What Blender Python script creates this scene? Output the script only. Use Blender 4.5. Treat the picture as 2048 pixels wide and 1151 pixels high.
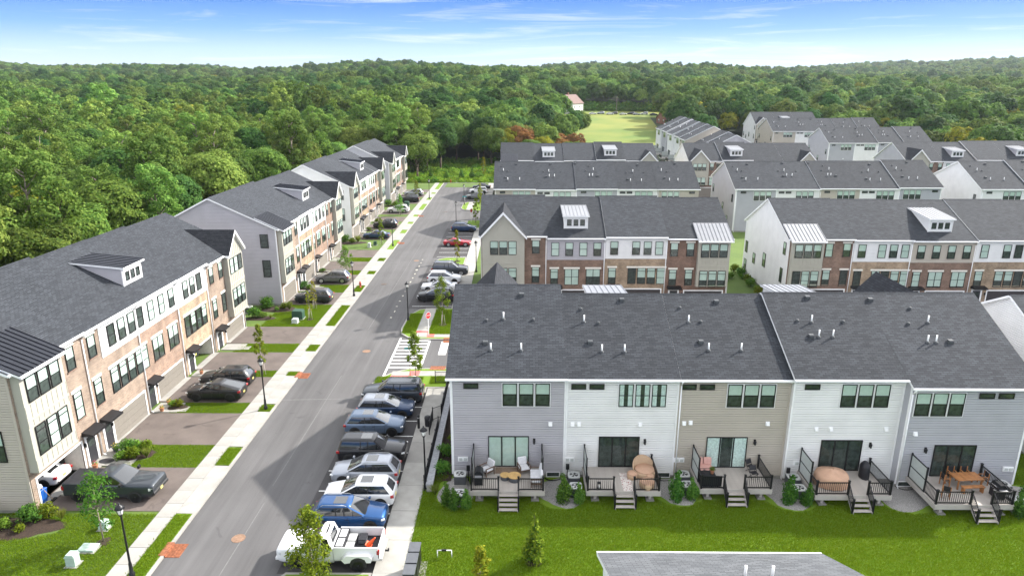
import bpy, math, random
import numpy as np
from mathutils import Vector, Matrix
R = math.radians
sc = bpy.context.scene
C = sc.collection
for o in list(bpy.data.objects): bpy.data.objects.remove(o)

# ------------------------------------------------------------ camera
CAM_H = 27.0
cam_d = bpy.data.cameras.new('camera')
cam = bpy.data.objects.new('camera', cam_d); C.objects.link(cam)
cam_d.sensor_width = 36.0
cam_d.lens = 36.0 * 1370 / 2048
cam_d.clip_start = 0.5; cam_d.clip_end = 9000
cam.location = (0, 0, CAM_H)
cam.rotation_euler = (R(90) - math.atan(407 / 1370), 0, R(0.5))
sc.camera = cam
sc.render.resolution_x, sc.render.resolution_y = 1024, 575

# ------------------------------------------------------------ sky, sun, exposure
SUN_AZ, SUN_EL = R(31), R(36)          # azimuth measured from +X towards +Y
w = bpy.data.worlds.new('World'); sc.world = w; w.use_nodes = True
nt = w.node_tree; nt.nodes.clear()
def N(t, **k):
    n = nt.nodes.new(t)
    for a, v in k.items(): setattr(n, a, v)
    return n
wo = N('ShaderNodeOutputWorld'); bg = N('ShaderNodeBackground')
sky = N('ShaderNodeTexSky', sky_type='NISHITA', sun_disc=False)
sky.sun_elevation = SUN_EL; sky.sun_rotation = R(90) - SUN_AZ; sky.dust_density = 0.6; sky.altitude = 50
tc = N('ShaderNodeTexCoord'); sep = N('ShaderNodeSeparateXYZ')
nt.links.new(tc.outputs['Generated'], sep.inputs[0])
ramp = N('ShaderNodeValToRGB'); cr = ramp.color_ramp
cr.elements[0].position = 0.0; cr.elements[0].color = (0.74, 0.83, 0.95, 1)
cr.elements[1].position = 0.32; cr.elements[1].color = (0.045, 0.19, 0.72, 1)
for p, c in ((0.022, (0.64, 0.77, 0.92, 1)), (0.044, (0.45, 0.66, 0.93, 1)), (0.070, (0.20, 0.45, 0.88, 1)), (0.108, (0.058, 0.25, 0.76, 1))):
    e = cr.elements.new(p); e.color = c
nt.links.new(sep.outputs['Z'], ramp.inputs[0])
# thin cirrus drawn out along the horizon
mp = N('ShaderNodeMapping'); mp.inputs['Scale'].default_value = (2.2, 2.2, 34); mp.inputs['Rotation'].default_value = (R(2), R(-3), R(10)); mp.inputs['Location'].default_value = (0.35, 0.1, 0)
nz = N('ShaderNodeTexNoise'); nz.inputs['Scale'].default_value = 1.9; nz.inputs['Detail'].default_value = 7; nz.inputs['Roughness'].default_value = 0.62; nz.inputs['Distortion'].default_value = 0.7
cl = N('ShaderNodeValToRGB'); cl.color_ramp.elements[0].position = 0.52; cl.color_ramp.elements[1].position = 0.82
nt.links.new(tc.outputs['Generated'], mp.inputs[0]); nt.links.new(mp.outputs[0], nz.inputs['Vector']); nt.links.new(nz.outputs[0], cl.inputs[0])
mxc = N('ShaderNodeMix', data_type='RGBA'); mxc.inputs['B'].default_value = (0.86, 0.92, 1.0, 1)
cf = N('ShaderNodeMath', operation='MULTIPLY'); cf.inputs[1].default_value = 0.85
nt.links.new(cl.outputs[0], cf.inputs[0])
nt.links.new(cf.outputs[0], mxc.inputs['Factor']); nt.links.new(ramp.outputs[0], mxc.inputs['A'])
# above the frame the sky goes over into the physical sky
sk = N('ShaderNodeVectorMath', operation='SCALE'); sk.inputs['Scale'].default_value = 0.54
hsv = N('ShaderNodeHueSaturation'); hsv.inputs['Saturation'].default_value = 0.12
nt.links.new(sky.outputs[0], hsv.inputs['Color']); nt.links.new(hsv.outputs[0], sk.inputs[0])
mr = N('ShaderNodeMapRange'); mr.inputs['From Min'].default_value = 0.12; mr.inputs['From Max'].default_value = 0.40
nt.links.new(sep.outputs['Z'], mr.inputs['Value'])
mx2 = N('ShaderNodeMix', data_type='RGBA')
nt.links.new(mr.outputs[0], mx2.inputs['Factor']); nt.links.new(mxc.outputs['Result'], mx2.inputs['A']); nt.links.new(sk.outputs[0], mx2.inputs['B'])
nt.links.new(mx2.outputs['Result'], bg.inputs['Color']); bg.inputs['Strength'].default_value = 0.40
nt.links.new(bg.outputs[0], wo.inputs[0])
sd = bpy.data.lights.new('sun', 'SUN'); sd.energy = 3.05; sd.angle = R(1.0); sd.color = (1.0, 0.95, 0.87)
sun = bpy.data.objects.new('sun', sd); C.objects.link(sun)
sv = Vector((math.cos(SUN_EL) * math.cos(SUN_AZ), math.cos(SUN_EL) * math.sin(SUN_AZ), math.sin(SUN_EL)))
sun.rotation_euler = (-sv).to_track_quat('-Z', 'Y').to_euler(); sun.location = sv * 200
vs = sc.view_settings
vs.view_transform = 'Standard'; vs.look = 'None'; vs.gamma = 1; vs.use_curve_mapping = False; vs.exposure = 1.6
sc.display_settings.display_device = 'sRGB'
cy = sc.cycles
cy.use_denoising = True
try: cy.denoiser = 'OPENIMAGEDENOISE'
except Exception: pass
cy.max_bounces = 6; cy.diffuse_bounces = 3; cy.glossy_bounces = 3; cy.transmission_bounces = 4; cy.transparent_max_bounces = 10; cy.volume_bounces = 0
cy.caustics_reflective = False; cy.caustics_refractive = False
cy.use_adaptive_sampling = True; cy.adaptive_threshold = 0.015

# ------------------------------------------------------------ helpers
def s2l(r, g, b):
    f = lambda c: (c / 255 / 12.92) if c <= 10 else ((c / 255 + 0.055) / 1.055) ** 2.4
    return (f(r), f(g), f(b))
class MB:
    """collects faces for one mesh"""
    def __init__(s): s.v = []; s.f = []; s.m = []; s.s = []
    def face(s, pts, m=0, sm=False):
        n = len(s.v); s.v += [tuple(p) for p in pts]; s.f.append(tuple(range(n, n + len(pts)))); s.m.append(m); s.s.append(sm); return s
    def box(s, x0, x1, y0, y1, z0, z1, m=0):
        if x0 > x1: x0, x1 = x1, x0
        if y0 > y1: y0, y1 = y1, y0
        if z0 > z1: z0, z1 = z1, z0
        n = len(s.v)
        s.v += [(x0, y0, z0), (x1, y0, z0), (x1, y1, z0), (x0, y1, z0), (x0, y0, z1), (x1, y0, z1), (x1, y1, z1), (x0, y1, z1)]
        for q in ((0, 3, 2, 1), (4, 5, 6, 7), (0, 1, 5, 4), (1, 2, 6, 5), (2, 3, 7, 6), (3, 0, 4, 7)):
            s.f.append(tuple(n + i for i in q)); s.m.append(m); s.s.append(False)
        return s
    def prism(s, poly, axis, a, b, m=0, mtop=None):
        """extrude polygon (list of 2D) along axis 'x'|'y'|'z' from a to b; mtop = list of materials for side faces"""
        def P(u, v, t): return {'x': (t, u, v), 'y': (u, t, v), 'z': (u, v, t)}[axis]
        n = len(s.v); k = len(poly)
        s.v += [P(u, v, a) for u, v in poly] + [P(u, v, b) for u, v in poly]
        s.f.append(tuple(range(n + k - 1, n - 1, -1))); s.m.append(m); s.s.append(False)
        s.f.append(tuple(range(n + k, n + 2 * k))); s.m.append(m); s.s.append(False)
        for i in range(k):
            j = (i + 1) % k
            s.f.append((n + i, n + j, n + k + j, n + k + i)); s.m.append(mtop[i] if mtop else m); s.s.append(False)
        return s
    def tube(s, p0, p1, r0, r1=None, n=8, m=0, caps=True, sm=True):
        r1 = r0 if r1 is None else r1
        p0, p1 = Vector(p0), Vector(p1); d = (p1 - p0).normalized()
        a = d.orthogonal().normalized(); b = d.cross(a); k = len(s.v)
        for p, r in ((p0, r0), (p1, r1)):
            for i in range(n):
                t = 2 * math.pi * i / n; s.v.append(tuple(p + (a * math.cos(t) + b * math.sin(t)) * r))
        for i in range(n):
            j = (i + 1) % n; s.f.append((k + i, k + j, k + n + j, k + n + i)); s.m.append(m); s.s.append(sm)
        if caps:
            s.f.append(tuple(range(k + n - 1, k - 1, -1))); s.m.append(m); s.s.append(False)
            s.f.append(tuple(range(k + n, k + 2 * n))); s.m.append(m); s.s.append(False)
        return s
    def path(s, pts, r, n=6, m=0):
        for i in range(len(pts) - 1):
            ra = r[i] if isinstance(r, (list, tuple)) else r; rb = r[i + 1] if isinstance(r, (list, tuple)) else r
            s.tube(pts[i], pts[i + 1], ra, rb, n, m)
        return s
    def lathe(s, prof, c=(0, 0, 0), n=14, m=0, sm=True):
        k = len(s.v); c = Vector(c)
        for r, z in prof:
            for i in range(n):
                t = 2 * math.pi * i / n; s.v.append((c.x + r * math.cos(t), c.y + r * math.sin(t), c.z + z))
        for a in range(len(prof) - 1):
            for i in range(n):
                j = (i + 1) % n
                s.f.append((k + a * n + i, k + a * n + j, k + (a + 1) * n + j, k + (a + 1) * n + i)); s.m.append(m); s.s.append(sm)
        s.f.append(tuple(k + (len(prof) - 1) * n + i for i in range(n))); s.m.append(m); s.s.append(False)
        return s
    def grid(s, rows, m=0, sm=True, closed=False):
        k = len(s.v); nc = len(rows[0])
        for r in rows: s.v += [tuple(p) for p in r]
        for i in range(len(rows) - 1):
            for j in range(nc if closed else nc - 1):
                j2 = (j + 1) % nc
                mm = m(i, j) if callable(m) else m
                if mm is None: continue
                s.f.append((k + i * nc + j, k + i * nc + j2, k + (i + 1) * nc + j2, k + (i + 1) * nc + j)); s.m.append(mm); s.s.append(sm)
        return s
    def xform(s, M4):
        s.v = [tuple(M4 @ Vector(p)) for p in s.v]; return s
    def mesh(s, name, mats):
        me = bpy.data.meshes.new(name)
        me.from_pydata(s.v, [], s.f)
        for m_ in (mats if isinstance(mats, (list, tuple)) else [mats]): me.materials.append(MAT[m_] if isinstance(m_, str) else m_)
        me.polygons.foreach_set('material_index', s.m); me.polygons.foreach_set('use_smooth', s.s)
        me.update(); return me
def ob(name, data, parent=None, loc=(0, 0, 0), rot=(0, 0, 0), scale=None):
    o = bpy.data.objects.new(name, data); C.objects.link(o)
    o.location = loc; o.rotation_euler = rot
    if scale: o.scale = scale
    if parent: o.parent = parent
    return o
def tag(o, label=None, cat=None, group=None, kind=None):
    if label: o['label'] = label
    if cat: o['category'] = cat
    if group: o['group'] = group
    if kind: o['kind'] = kind
    return o
def thing(name, label, cat, loc=(0, 0, 0), rz=0, group=None, scale=None):
    return tag(ob(name, None, None, loc, (0, 0, rz), scale), label, cat, group)
def struct(name, mb, mats): return tag(ob(name, mb.mesh(name, mats)), kind='structure')
def copy_tree(o, parent=None):
    c = o.copy(); C.objects.link(c); c.parent = parent
    for ch in o.children: copy_tree(ch, c)
    return c
rnd = random.Random(7)

# ------------------------------------------------------------ materials
MAT = {}
def mat(name, col, rough=0.6, var=0.12, vs_=4.0, bump=0.0, bs=40.0, metal=0.0, spec=0.4, col2=None, coat=0.0, vdet=4, vrange=(0.35, 0.65)):
    """plain surface with a mottled base colour and fine relief"""
    m = bpy.data.materials.new(name); m.use_nodes = True; t = m.node_tree; b = t.nodes['Principled BSDF']
    b.inputs['Roughness'].default_value = rough; b.inputs['Metallic'].default_value = metal
    b.inputs['Specular IOR Level'].default_value = spec
    b.inputs['Coat Weight'].default_value = coat; b.inputs['Coat Roughness'].default_value = 0.05
    c1 = tuple(col); c2 = tuple(col2) if col2 else tuple(min(1, c * (1 + var)) for c in col)
    if not col2: c1 = tuple(c * (1 - var) for c in col)
    if var or col2:
        tcn = t.nodes.new('ShaderNodeTexCoord'); nz = t.nodes.new('ShaderNodeTexNoise'); nz.inputs['Scale'].default_value = vs_; nz.inputs['Detail'].default_value = vdet
        rp = t.nodes.new('ShaderNodeValToRGB'); rp.color_ramp.elements[0].position = vrange[0]; rp.color_ramp.elements[1].position = vrange[1]
        rp.color_ramp.elements[0].color = (*c1, 1); rp.color_ramp.elements[1].color = (*c2, 1)
        t.links.new(tcn.outputs['Object'], nz.inputs['Vector']); t.links.new(nz.outputs[0], rp.inputs[0]); t.links.new(rp.outputs[0], b.inputs['Base Color'])
        if bump:
            n2 = t.nodes.new('ShaderNodeTexNoise'); n2.inputs['Scale'].default_value = bs; n2.inputs['Detail'].default_value = 3
            bp = t.nodes.new('ShaderNodeBump'); bp.inputs['Strength'].default_value = bump; bp.inputs['Distance'].default_value = 0.02
            t.links.new(tcn.outputs['Object'], n2.inputs['Vector']); t.links.new(n2.outputs[0], bp.inputs['Height']); t.links.new(bp.outputs[0], b.inputs['Normal'])
    else: b.inputs['Base Color'].default_value = (*col, 1)
    MAT[name] = m; return m
def brickmat(name, c1, c2, mortar, scale, bw, rh, mode, rough=0.85, ms=0.012, bump=0.5, bias=0.0, noise=0.25):
    """courses of bricks or shingles; mode 'wall' = (x+y, z), 'roofx' = (x, y), 'roofy' = (y, x)"""
    m = bpy.data.materials.new(name); m.use_nodes = True; t = m.node_tree; b = t.nodes['Principled BSDF']
    b.inputs['Roughness'].default_value = rough; b.inputs['Specular IOR Level'].default_value = 0.25
    tcn = t.nodes.new('ShaderNodeTexCoord'); sp = t.nodes.new('ShaderNodeSeparateXYZ'); cb = t.nodes.new('ShaderNodeCombineXYZ')
    t.links.new(tcn.outputs['Object'], sp.inputs[0])
    if mode == 'wall':
        ad = t.nodes.new('ShaderNodeMath'); t.links.new(sp.outputs['X'], ad.inputs[0]); t.links.new(sp.outputs['Y'], ad.inputs[1])
        t.links.new(ad.outputs[0], cb.inputs['X']); t.links.new(sp.outputs['Z'], cb.inputs['Y'])
    elif mode == 'roofx': t.links.new(sp.outputs['X'], cb.inputs['X']); t.links.new(sp.outputs['Y'], cb.inputs['Y'])
    else: t.links.new(sp.outputs['Y'], cb.inputs['X']); t.links.new(sp.outputs['X'], cb.inputs['Y'])
    br = t.nodes.new('ShaderNodeTexBrick'); br.inputs['Scale'].default_value = scale
    br.inputs['Brick Width'].default_value = bw; br.inputs['Row Height'].default_value = rh; br.inputs['Mortar Size'].default_value = ms
    br.inputs['Bias'].default_value = bias
    br.inputs['Color1'].default_value = (*c1, 1); br.inputs['Color2'].default_value = (*c2, 1); br.inputs['Mortar'].default_value = (*mortar, 1)
    t.links.new(cb.outputs[0], br.inputs['Vector'])
    nz = t.nodes.new('ShaderNodeTexNoise'); nz.inputs['Scale'].default_value = 0.9; nz.inputs['Detail'].default_value = 5; t.links.new(tcn.outputs['Object'], nz.inputs['Vector'])
    mr = t.nodes.new('ShaderNodeMapRange'); mr.inputs['From Min'].default_value = 0.3; mr.inputs['From Max'].default_value = 0.7
    mr.inputs['To Min'].default_value = 1 - noise; mr.inputs['To Max'].default_value = 1 + noise; t.links.new(nz.outputs[0], mr.inputs['Value'])
    oi = t.nodes.new('ShaderNodeObjectInfo'); m3 = t.nodes.new('ShaderNodeMapRange'); m3.inputs['To Min'].default_value = 0.90; m3.inputs['To Max'].default_value = 1.10; t.links.new(oi.outputs['Random'], m3.inputs['Value'])
    m4 = t.nodes.new('ShaderNodeMath'); m4.operation = 'MULTIPLY'; t.links.new(mr.outputs[0], m4.inputs[0]); t.links.new(m3.outputs[0], m4.inputs[1])
    vm = t.nodes.new('ShaderNodeVectorMath'); vm.operation = 'SCALE'; t.links.new(br.outputs['Color'], vm.inputs[0]); t.links.new(m4.outputs[0], vm.inputs['Scale'])
    t.links.new(vm.outputs[0], b.inputs['Base Color'])
    bp = t.nodes.new('ShaderNodeBump'); bp.inputs['Strength'].default_value = bump; bp.inputs['Distance'].default_value = 0.015; bp.invert = True
    t.links.new(br.outputs['Fac'], bp.inputs['Height']); t.links.new(bp.outputs[0], b.inputs['Normal'])
    MAT[name] = m; return m
def leafmat(name, c1, c2, hue=0.02, val=0.35, transl=0.38):
    m = bpy.data.materials.new(name); m.use_nodes = True; t = m.node_tree; b = t.nodes['Principled BSDF']; out = t.nodes['Material Output']
    g = t.nodes.new('ShaderNodeNewGeometry'); oi = t.nodes.new('ShaderNodeObjectInfo')
    rp = t.nodes.new('ShaderNodeValToRGB'); rp.color_ramp.elements[0].color = (*c1, 1); rp.color_ramp.elements[1].color = (*c2, 1)
    t.links.new(g.outputs['Random Per Island'], rp.inputs[0])
    hs = t.nodes.new('ShaderNodeHueSaturation'); t.links.new(rp.outputs[0], hs.inputs['Color'])
    m1 = t.nodes.new('ShaderNodeMapRange'); m1.inputs['To Min'].default_value = 0.5 - hue; m1.inputs['To Max'].default_value = 0.5 + hue * 0.6; t.links.new(oi.outputs['Random'], m1.inputs['Value'])
    ml = t.nodes.new('ShaderNodeMath'); ml.operation = 'MULTIPLY'; ml.inputs[1].default_value = 7.31; t.links.new(oi.outputs['Random'], ml.inputs[0])
    fr = t.nodes.new('ShaderNodeMath'); fr.operation = 'FRACT'; t.links.new(ml.outputs[0], fr.inputs[0])
    m2 = t.nodes.new('ShaderNodeMapRange'); m2.inputs['To Min'].default_value = 1 - val; m2.inputs['To Max'].default_value = 1 + val; t.links.new(fr.outputs[0], m2.inputs['Value'])
    t.links.new(m1.outputs[0], hs.inputs['Hue']); t.links.new(m2.outputs[0], hs.inputs['Value'])
    t.links.new(hs.outputs[0], b.inputs['Base Color']); b.inputs['Roughness'].default_value = 0.75; b.inputs['Specular IOR Level'].default_value = 0.08
    tr = t.nodes.new('ShaderNodeBsdfTranslucent'); t.links.new(hs.outputs[0], tr.inputs['Color'])
    mx = t.nodes.new('ShaderNodeMixShader'); mx.inputs[0].default_value = transl
    t.links.new(b.outputs[0], mx.inputs[1]); t.links.new(tr.outputs[0], mx.inputs[2]); t.links.new(mx.outputs[0], out.inputs[0])
    MAT[name] = m; return m
def glassmat(name, tint, refl=0.10):
    """a pane: sees through to the blind or room behind it and mirrors the sky"""
    m = bpy.data.materials.new(name); m.use_nodes = True; t = m.node_tree; t.nodes.clear()
    out = t.nodes.new('ShaderNodeOutputMaterial'); tr = t.nodes.new('ShaderNodeBsdfTransparent'); tr.inputs[0].default_value = (*tint, 1)
    gl = t.nodes.new('ShaderNodeBsdfGlossy'); gl.inputs['Roughness'].default_value = 0.015; gl.inputs['Color'].default_value = (0.95, 0.97, 1, 1)
    lw_ = t.nodes.new('ShaderNodeLayerWeight'); lw_.inputs['Blend'].default_value = 0.5; lw = t.nodes.new('ShaderNodeMath'); lw.operation = 'POWER'; lw.inputs[1].default_value = 4.0; t.links.new(lw_.outputs['Facing'], lw.inputs[0])
    nz = t.nodes.new('ShaderNodeTexNoise'); nz.inputs['Scale'].default_value = 1.2
    tcn = t.nodes.new('ShaderNodeTexCoord'); t.links.new(tcn.outputs['Object'], nz.inputs['Vector'])
    bp = t.nodes.new('ShaderNodeBump'); bp.inputs['Strength'].default_value = 0.02; t.links.new(nz.outputs[0], bp.inputs['Height']); t.links.new(bp.outputs[0], gl.inputs['Normal'])
    ad = t.nodes.new('ShaderNodeMath'); ad.inputs[1].default_value = refl; t.links.new(lw.outputs[0], ad.inputs[0])
    mx = t.nodes.new('ShaderNodeMixShader'); t.links.new(ad.outputs[0], mx.inputs[0]); t.links.new(tr.outputs[0], mx.inputs[1]); t.links.new(gl.outputs[0], mx.inputs[2])
    t.links.new(mx.outputs[0], out.inputs[0]); MAT[name] = m; return m
def paint(name, col, rough=0.25, metal=0.35): return mat(name, col, 0.45, 0, metal=metal, coat=0.75, spec=0.2)

# siding and trim
mat('white_siding', (0.75, 0.745, 0.735), 0.55, 0.04, 0.7)
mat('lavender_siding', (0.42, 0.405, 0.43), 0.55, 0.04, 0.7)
mat('gray_siding', (0.40, 0.40, 0.43), 0.55, 0.04, 0.7)
mat('tan_siding', (0.45, 0.405, 0.345), 0.55, 0.04, 0.7)
mat('cream_batten', (0.375, 0.36, 0.305), 0.6, 0.04, 0.7)
mat('white_trim', (0.82, 0.82, 0.82), 0.45, 0.03)
mat('lintel', (0.72, 0.69, 0.62), 0.7, 0.06)
mat('black_frame', (0.012, 0.012, 0.013), 0.4, 0)
mat('black_metal', (0.014, 0.014, 0.016), 0.38, 0, metal=0.2)
mat('room_dark', (0.035, 0.045, 0.04), 0.9, 0.5, 3)
mat('blind_white', (0.50, 0.58, 0.53), 0.8, 0.06, 3)
mat('curtain', (0.62, 0.70, 0.68), 0.85, 0.15, 9)
mat('concrete', (0.33, 0.32, 0.295), 0.85, 0.10, 1.2, 0.15, 60)
mat('walk_concrete', (0.295, 0.284, 0.262), 0.85, 0.10, 0.8, 0.12, 60)
mat('foundation', (0.30, 0.29, 0.26), 0.9, 0.12, 2, 0.2)
glassmat("glass", (0.93, 0.985, 0.96), 0.05); glassmat('auto_glass', (0.10, 0.12, 0.12), 0.12)
brickmat('brick_pink', s2l(148, 126, 108), s2l(121, 99, 83), s2l(154, 146, 136), 1, 0.22, 0.075, 'wall')
brickmat('brick_red', s2l(143, 114, 95), s2l(116, 88, 71), s2l(150, 141, 131), 1, 0.22, 0.075, 'wall')
brickmat('brick_brown', s2l(132, 102, 88), s2l(100, 76, 65), s2l(134, 122, 110), 1, 0.22, 0.075, 'wall')
brickmat('brick_maroon', s2l(124, 92, 78), s2l(95, 68, 57), s2l(132, 119, 108), 1, 0.22, 0.075, 'wall')
brickmat('brick_tan', s2l(162, 139, 113), s2l(126, 103, 81), s2l(164, 151, 135), 1, 0.22, 0.075, 'wall', noise=0.35)
brickmat('shingle', (0.029, 0.0325, 0.0385), (0.051, 0.056, 0.065), (0.0195, 0.021, 0.025), 1, 0.42, 0.15, 'roofx', 0.9, 0.016, 0.8, -0.1, 0.10)
brickmat('shingle_dark', (0.019, 0.021, 0.026), (0.035, 0.038, 0.045), (0.013, 0.014, 0.017), 1, 0.42, 0.15, 'roofy', 0.9, 0.016, 0.8, -0.1, 0.15)
brickmat('shingle_light', (0.078, 0.083, 0.09), (0.125, 0.131, 0.14), (0.055, 0.058, 0.063), 1, 0.42, 0.15, 'roofx', 0.9, 0.016, 0.8, -0.1, 0.12)
mat('metal_black', (0.020, 0.022, 0.030), 0.32, 0.1, 2, metal=0.5)
mat('metal_light', (0.24, 0.245, 0.26), 0.45, 0.05, 2, metal=0.4)  # on roofs the pale tone holds the sky reflection; plain metal on fittings
mat('garage_taupe', (0.19, 0.172, 0.148), 0.55, 0.05)
mat('garage_dark', (0.045, 0.04, 0.042), 0.5, 0.05)
mat('door_dark', (0.03, 0.03, 0.035), 0.4, 0)
mat('pvc_white', (0.85, 0.85, 0.85), 0.35, 0)
mat('vent_grey', (0.06, 0.065, 0.07), 0.6, 0.1)
# ============================================================ ground, street, paths
mat('asphalt', (0.094, 0.091, 0.092), 0.88, 0.12, 0.16, 0.25, 55, vdet=9, vrange=(0.3, 0.7))
def streaks(m):
    # wheel tracks and drag marks run along the street
    t = m.node_tree; b = t.nodes['Principled BSDF']; src = b.inputs['Base Color'].links[0].from_socket
    tcn = t.nodes.new('ShaderNodeTexCoord'); mpn = t.nodes.new('ShaderNodeMapping'); mpn.inputs['Scale'].default_value = (1.1, 0.045, 1)
    nz_ = t.nodes.new('ShaderNodeTexNoise'); nz_.inputs['Scale'].default_value = 1.0; nz_.inputs['Detail'].default_value = 6; nz_.inputs['Roughness'].default_value = 0.6; nz_.inputs['Distortion'].default_value = 0.5
    mr_ = t.nodes.new('ShaderNodeMapRange'); mr_.inputs['From Min'].default_value = 0.3; mr_.inputs['From Max'].default_value = 0.7; mr_.inputs['To Min'].default_value = 0.80; mr_.inputs['To Max'].default_value = 1.20
    vm_ = t.nodes.new('ShaderNodeVectorMath'); vm_.operation = 'SCALE'
    t.links.new(tcn.outputs['Object'], mpn.inputs[0]); t.links.new(mpn.outputs[0], nz_.inputs['Vector']); t.links.new(nz_.outputs[0], mr_.inputs['Value']); t.links.new(src, vm_.inputs[0]); t.links.new(mr_.outputs[0], vm_.inputs['Scale']); t.links.new(vm_.outputs[0], b.inputs['Base Color'])
streaks(MAT['asphalt'])
mat('asphalt_new', (0.050, 0.047, 0.048), 0.88, 0.16, 0.3, 0.25, 55, vdet=9, vrange=(0.3, 0.7))
mat('asphalt_drive', (0.112, 0.091, 0.081), 0.9, 0.20, 0.5, 0.3, 45, vdet=8, vrange=(0.3, 0.7))
mat('line_white', (0.72, 0.72, 0.70), 0.7, 0.12, 6)
mat('line_worn', (0.42, 0.40, 0.33), 0.7, 0.3, 5)
mat('tactile_red', (0.62, 0.13, 0.12), 0.8, 0.1)
mat('rust', (0.24, 0.085, 0.040), 0.8, 0.3, 6); mat('rust_pale', (0.22, 0.135, 0.09), 0.8, 0.2, 6)
mat('lawn_soil', (0.104, 0.192, 0.006), 0.95, 0, 0.35, 0.6, 40, col2=(0.135, 0.212, 0.012), vdet=11, vrange=(0.25, 0.75))
mat('lawn_far', (0.066, 0.112, 0.018), 0.95, 0, 0.25, 0.5, 20, col2=(0.088, 0.138, 0.022), vdet=6)
mat('forest_floor', (0.018, 0.030, 0.010), 0.95, 0, 0.08, 0, col2=(0.035, 0.055, 0.014))
mat('meadow_grass', (0.085, 0.145, 0.014), 0.95, 0, 0.03, 0.3, 8, col2=(0.20, 0.205, 0.032), vdet=7)
mat('mulch', (0.035, 0.022, 0.015), 0.95, 0.4, 12, 0.8, 25)
mat('gravel', (0.26, 0.25, 0.24), 0.95, 0.5, 22, 1.0, 30, vrange=(0.3, 0.7))
mat('iron', (0.10, 0.075, 0.06), 0.6, 0.2, 8, metal=0.4)
def spots(m, scale, lo, amt):
    # oil drips and damp marks
    t = m.node_tree; b = t.nodes['Principled BSDF']; src = b.inputs['Base Color'].links[0].from_socket
    tcn = t.nodes.new('ShaderNodeTexCoord'); nz_ = t.nodes.new('ShaderNodeTexNoise'); nz_.inputs['Scale'].default_value = scale; nz_.inputs['Detail'].default_value = 3; nz_.inputs['Distortion'].default_value = 0.8
    mr_ = t.nodes.new('ShaderNodeMapRange'); mr_.inputs['From Min'].default_value = lo; mr_.inputs['From Max'].default_value = lo + 0.06; mr_.inputs['To Min'].default_value = 1.0; mr_.inputs['To Max'].default_value = amt
    vm_ = t.nodes.new('ShaderNodeVectorMath'); vm_.operation = 'SCALE'
    t.links.new(tcn.outputs['Object'], nz_.inputs['Vector']); t.links.new(nz_.outputs[0], mr_.inputs['Value']); t.links.new(src, vm_.inputs[0]); t.links.new(mr_.outputs[0], vm_.inputs['Scale']); t.links.new(vm_.outputs[0], b.inputs['Base Color'])
spots(MAT['asphalt'], 0.55, 0.66, 0.82); spots(MAT['asphalt_drive'], 0.8, 0.64, 0.80); spots(MAT['asphalt_new'], 1.1, 0.64, 0.75); spots(MAT['walk_concrete'], 0.7, 0.63, 0.88); spots(MAT['concrete'], 0.7, 0.63, 0.85)
def smooth(a, b, x):
    t = min(1, max(0, (x - a) / (b - a))); return t * t * (3 - 2 * t)
def hgt(x, y):
    """height of the natural ground; level around the houses, rising to a wooded ridge"""
    r = max(0.0, y - 250) * 0.036
    if r > 40: r = 40 + 6 * (1 - math.exp(-(r - 40) / 12))
    amp = smooth(260, 900, y)
    r += amp * (6.5 * math.sin(x * 0.0063 + 1.3) + 4.5 * math.sin(x * 0.0151 + y * 0.004) + 4.0 * math.sin(y * 0.013 + x * 0.003))
    r += 26 * math.exp(-((x - 1350) / 430) ** 2 - ((y - 1950) / 420) ** 2)
    r += 10 * math.exp(-((x + 330) / 220) ** 2 - ((y - 1150) / 300) ** 2)
    r -= 14 * math.exp(-((x + 80) / 160) ** 2) * smooth(900, 1500, y)
    if y > 2300: r -= (y - 2300) * 0.05
    # the meadow lies nearly level
    return r
ys = [-60, 0, 60, 120, 180, 230] + [230 + 20 * i for i in range(1, 24)] + [690 + 50 * i for i in range(1, 36)] + [2500, 2700, 3000, 3400]
rows = []
for y in ys:
    hw = 140 + y * 0.95 if y > 0 else 140
    rows.append([(-hw + 2 * hw * j / 60, y, hgt(-hw + 2 * hw * j / 60, y) - 0.3) for j in range(61)])
struct('ground', MB().grid(rows), 'forest_floor')
def sheet(name, x0, x1, y0, y1, z, m_, parent=None, kind=True):
    me = MB().face([(x0, y0, z), (x1, y0, z), (x1, y1, z), (x0, y1, z)]).mesh(name, m_)
    o = ob(name, me, parent)
    if kind and not parent: tag(o, kind='structure')
    return o
def polysheet(name, pts, z, m_, parent=None):
    o = ob(name, MB().face([(x, y, z) for x, y in pts]).mesh(name, m_), parent)
    if not parent: tag(o, kind='structure')
    return o
road = sheet('road', -21.02, -8.33, 8, 195.0, 0.0, 'asphalt')
for a_, b_ in ((33.02, 56.95), (81.6, 103.2), (107.8, 131.5), (162.6, 190)): ob('parking_bay', MB().face([(-13.85, a_, 0.004), (-8.34, a_, 0.004), (-8.34, b_, 0.004), (-13.85, b_, 0.004)]).mesh('parking_bay', 'asphalt_new'), road)
sheet('lane', -8.33, 78, 62.6, 70.6, 0.0, 'asphalt'); sheet('lane', -8.33, 80, 139.5, 150.5, 0.0, 'asphalt')
sheet('court', -3.5, 27, 70.61, 82.2, 0.02, 'asphalt_drive'); sheet('court', 33, 74, 70.61, 82.7, 0.02, 'asphalt_drive')
sheet('court', 33, 128, 150.51, 172, 0.02, 'asphalt_drive')
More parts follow.
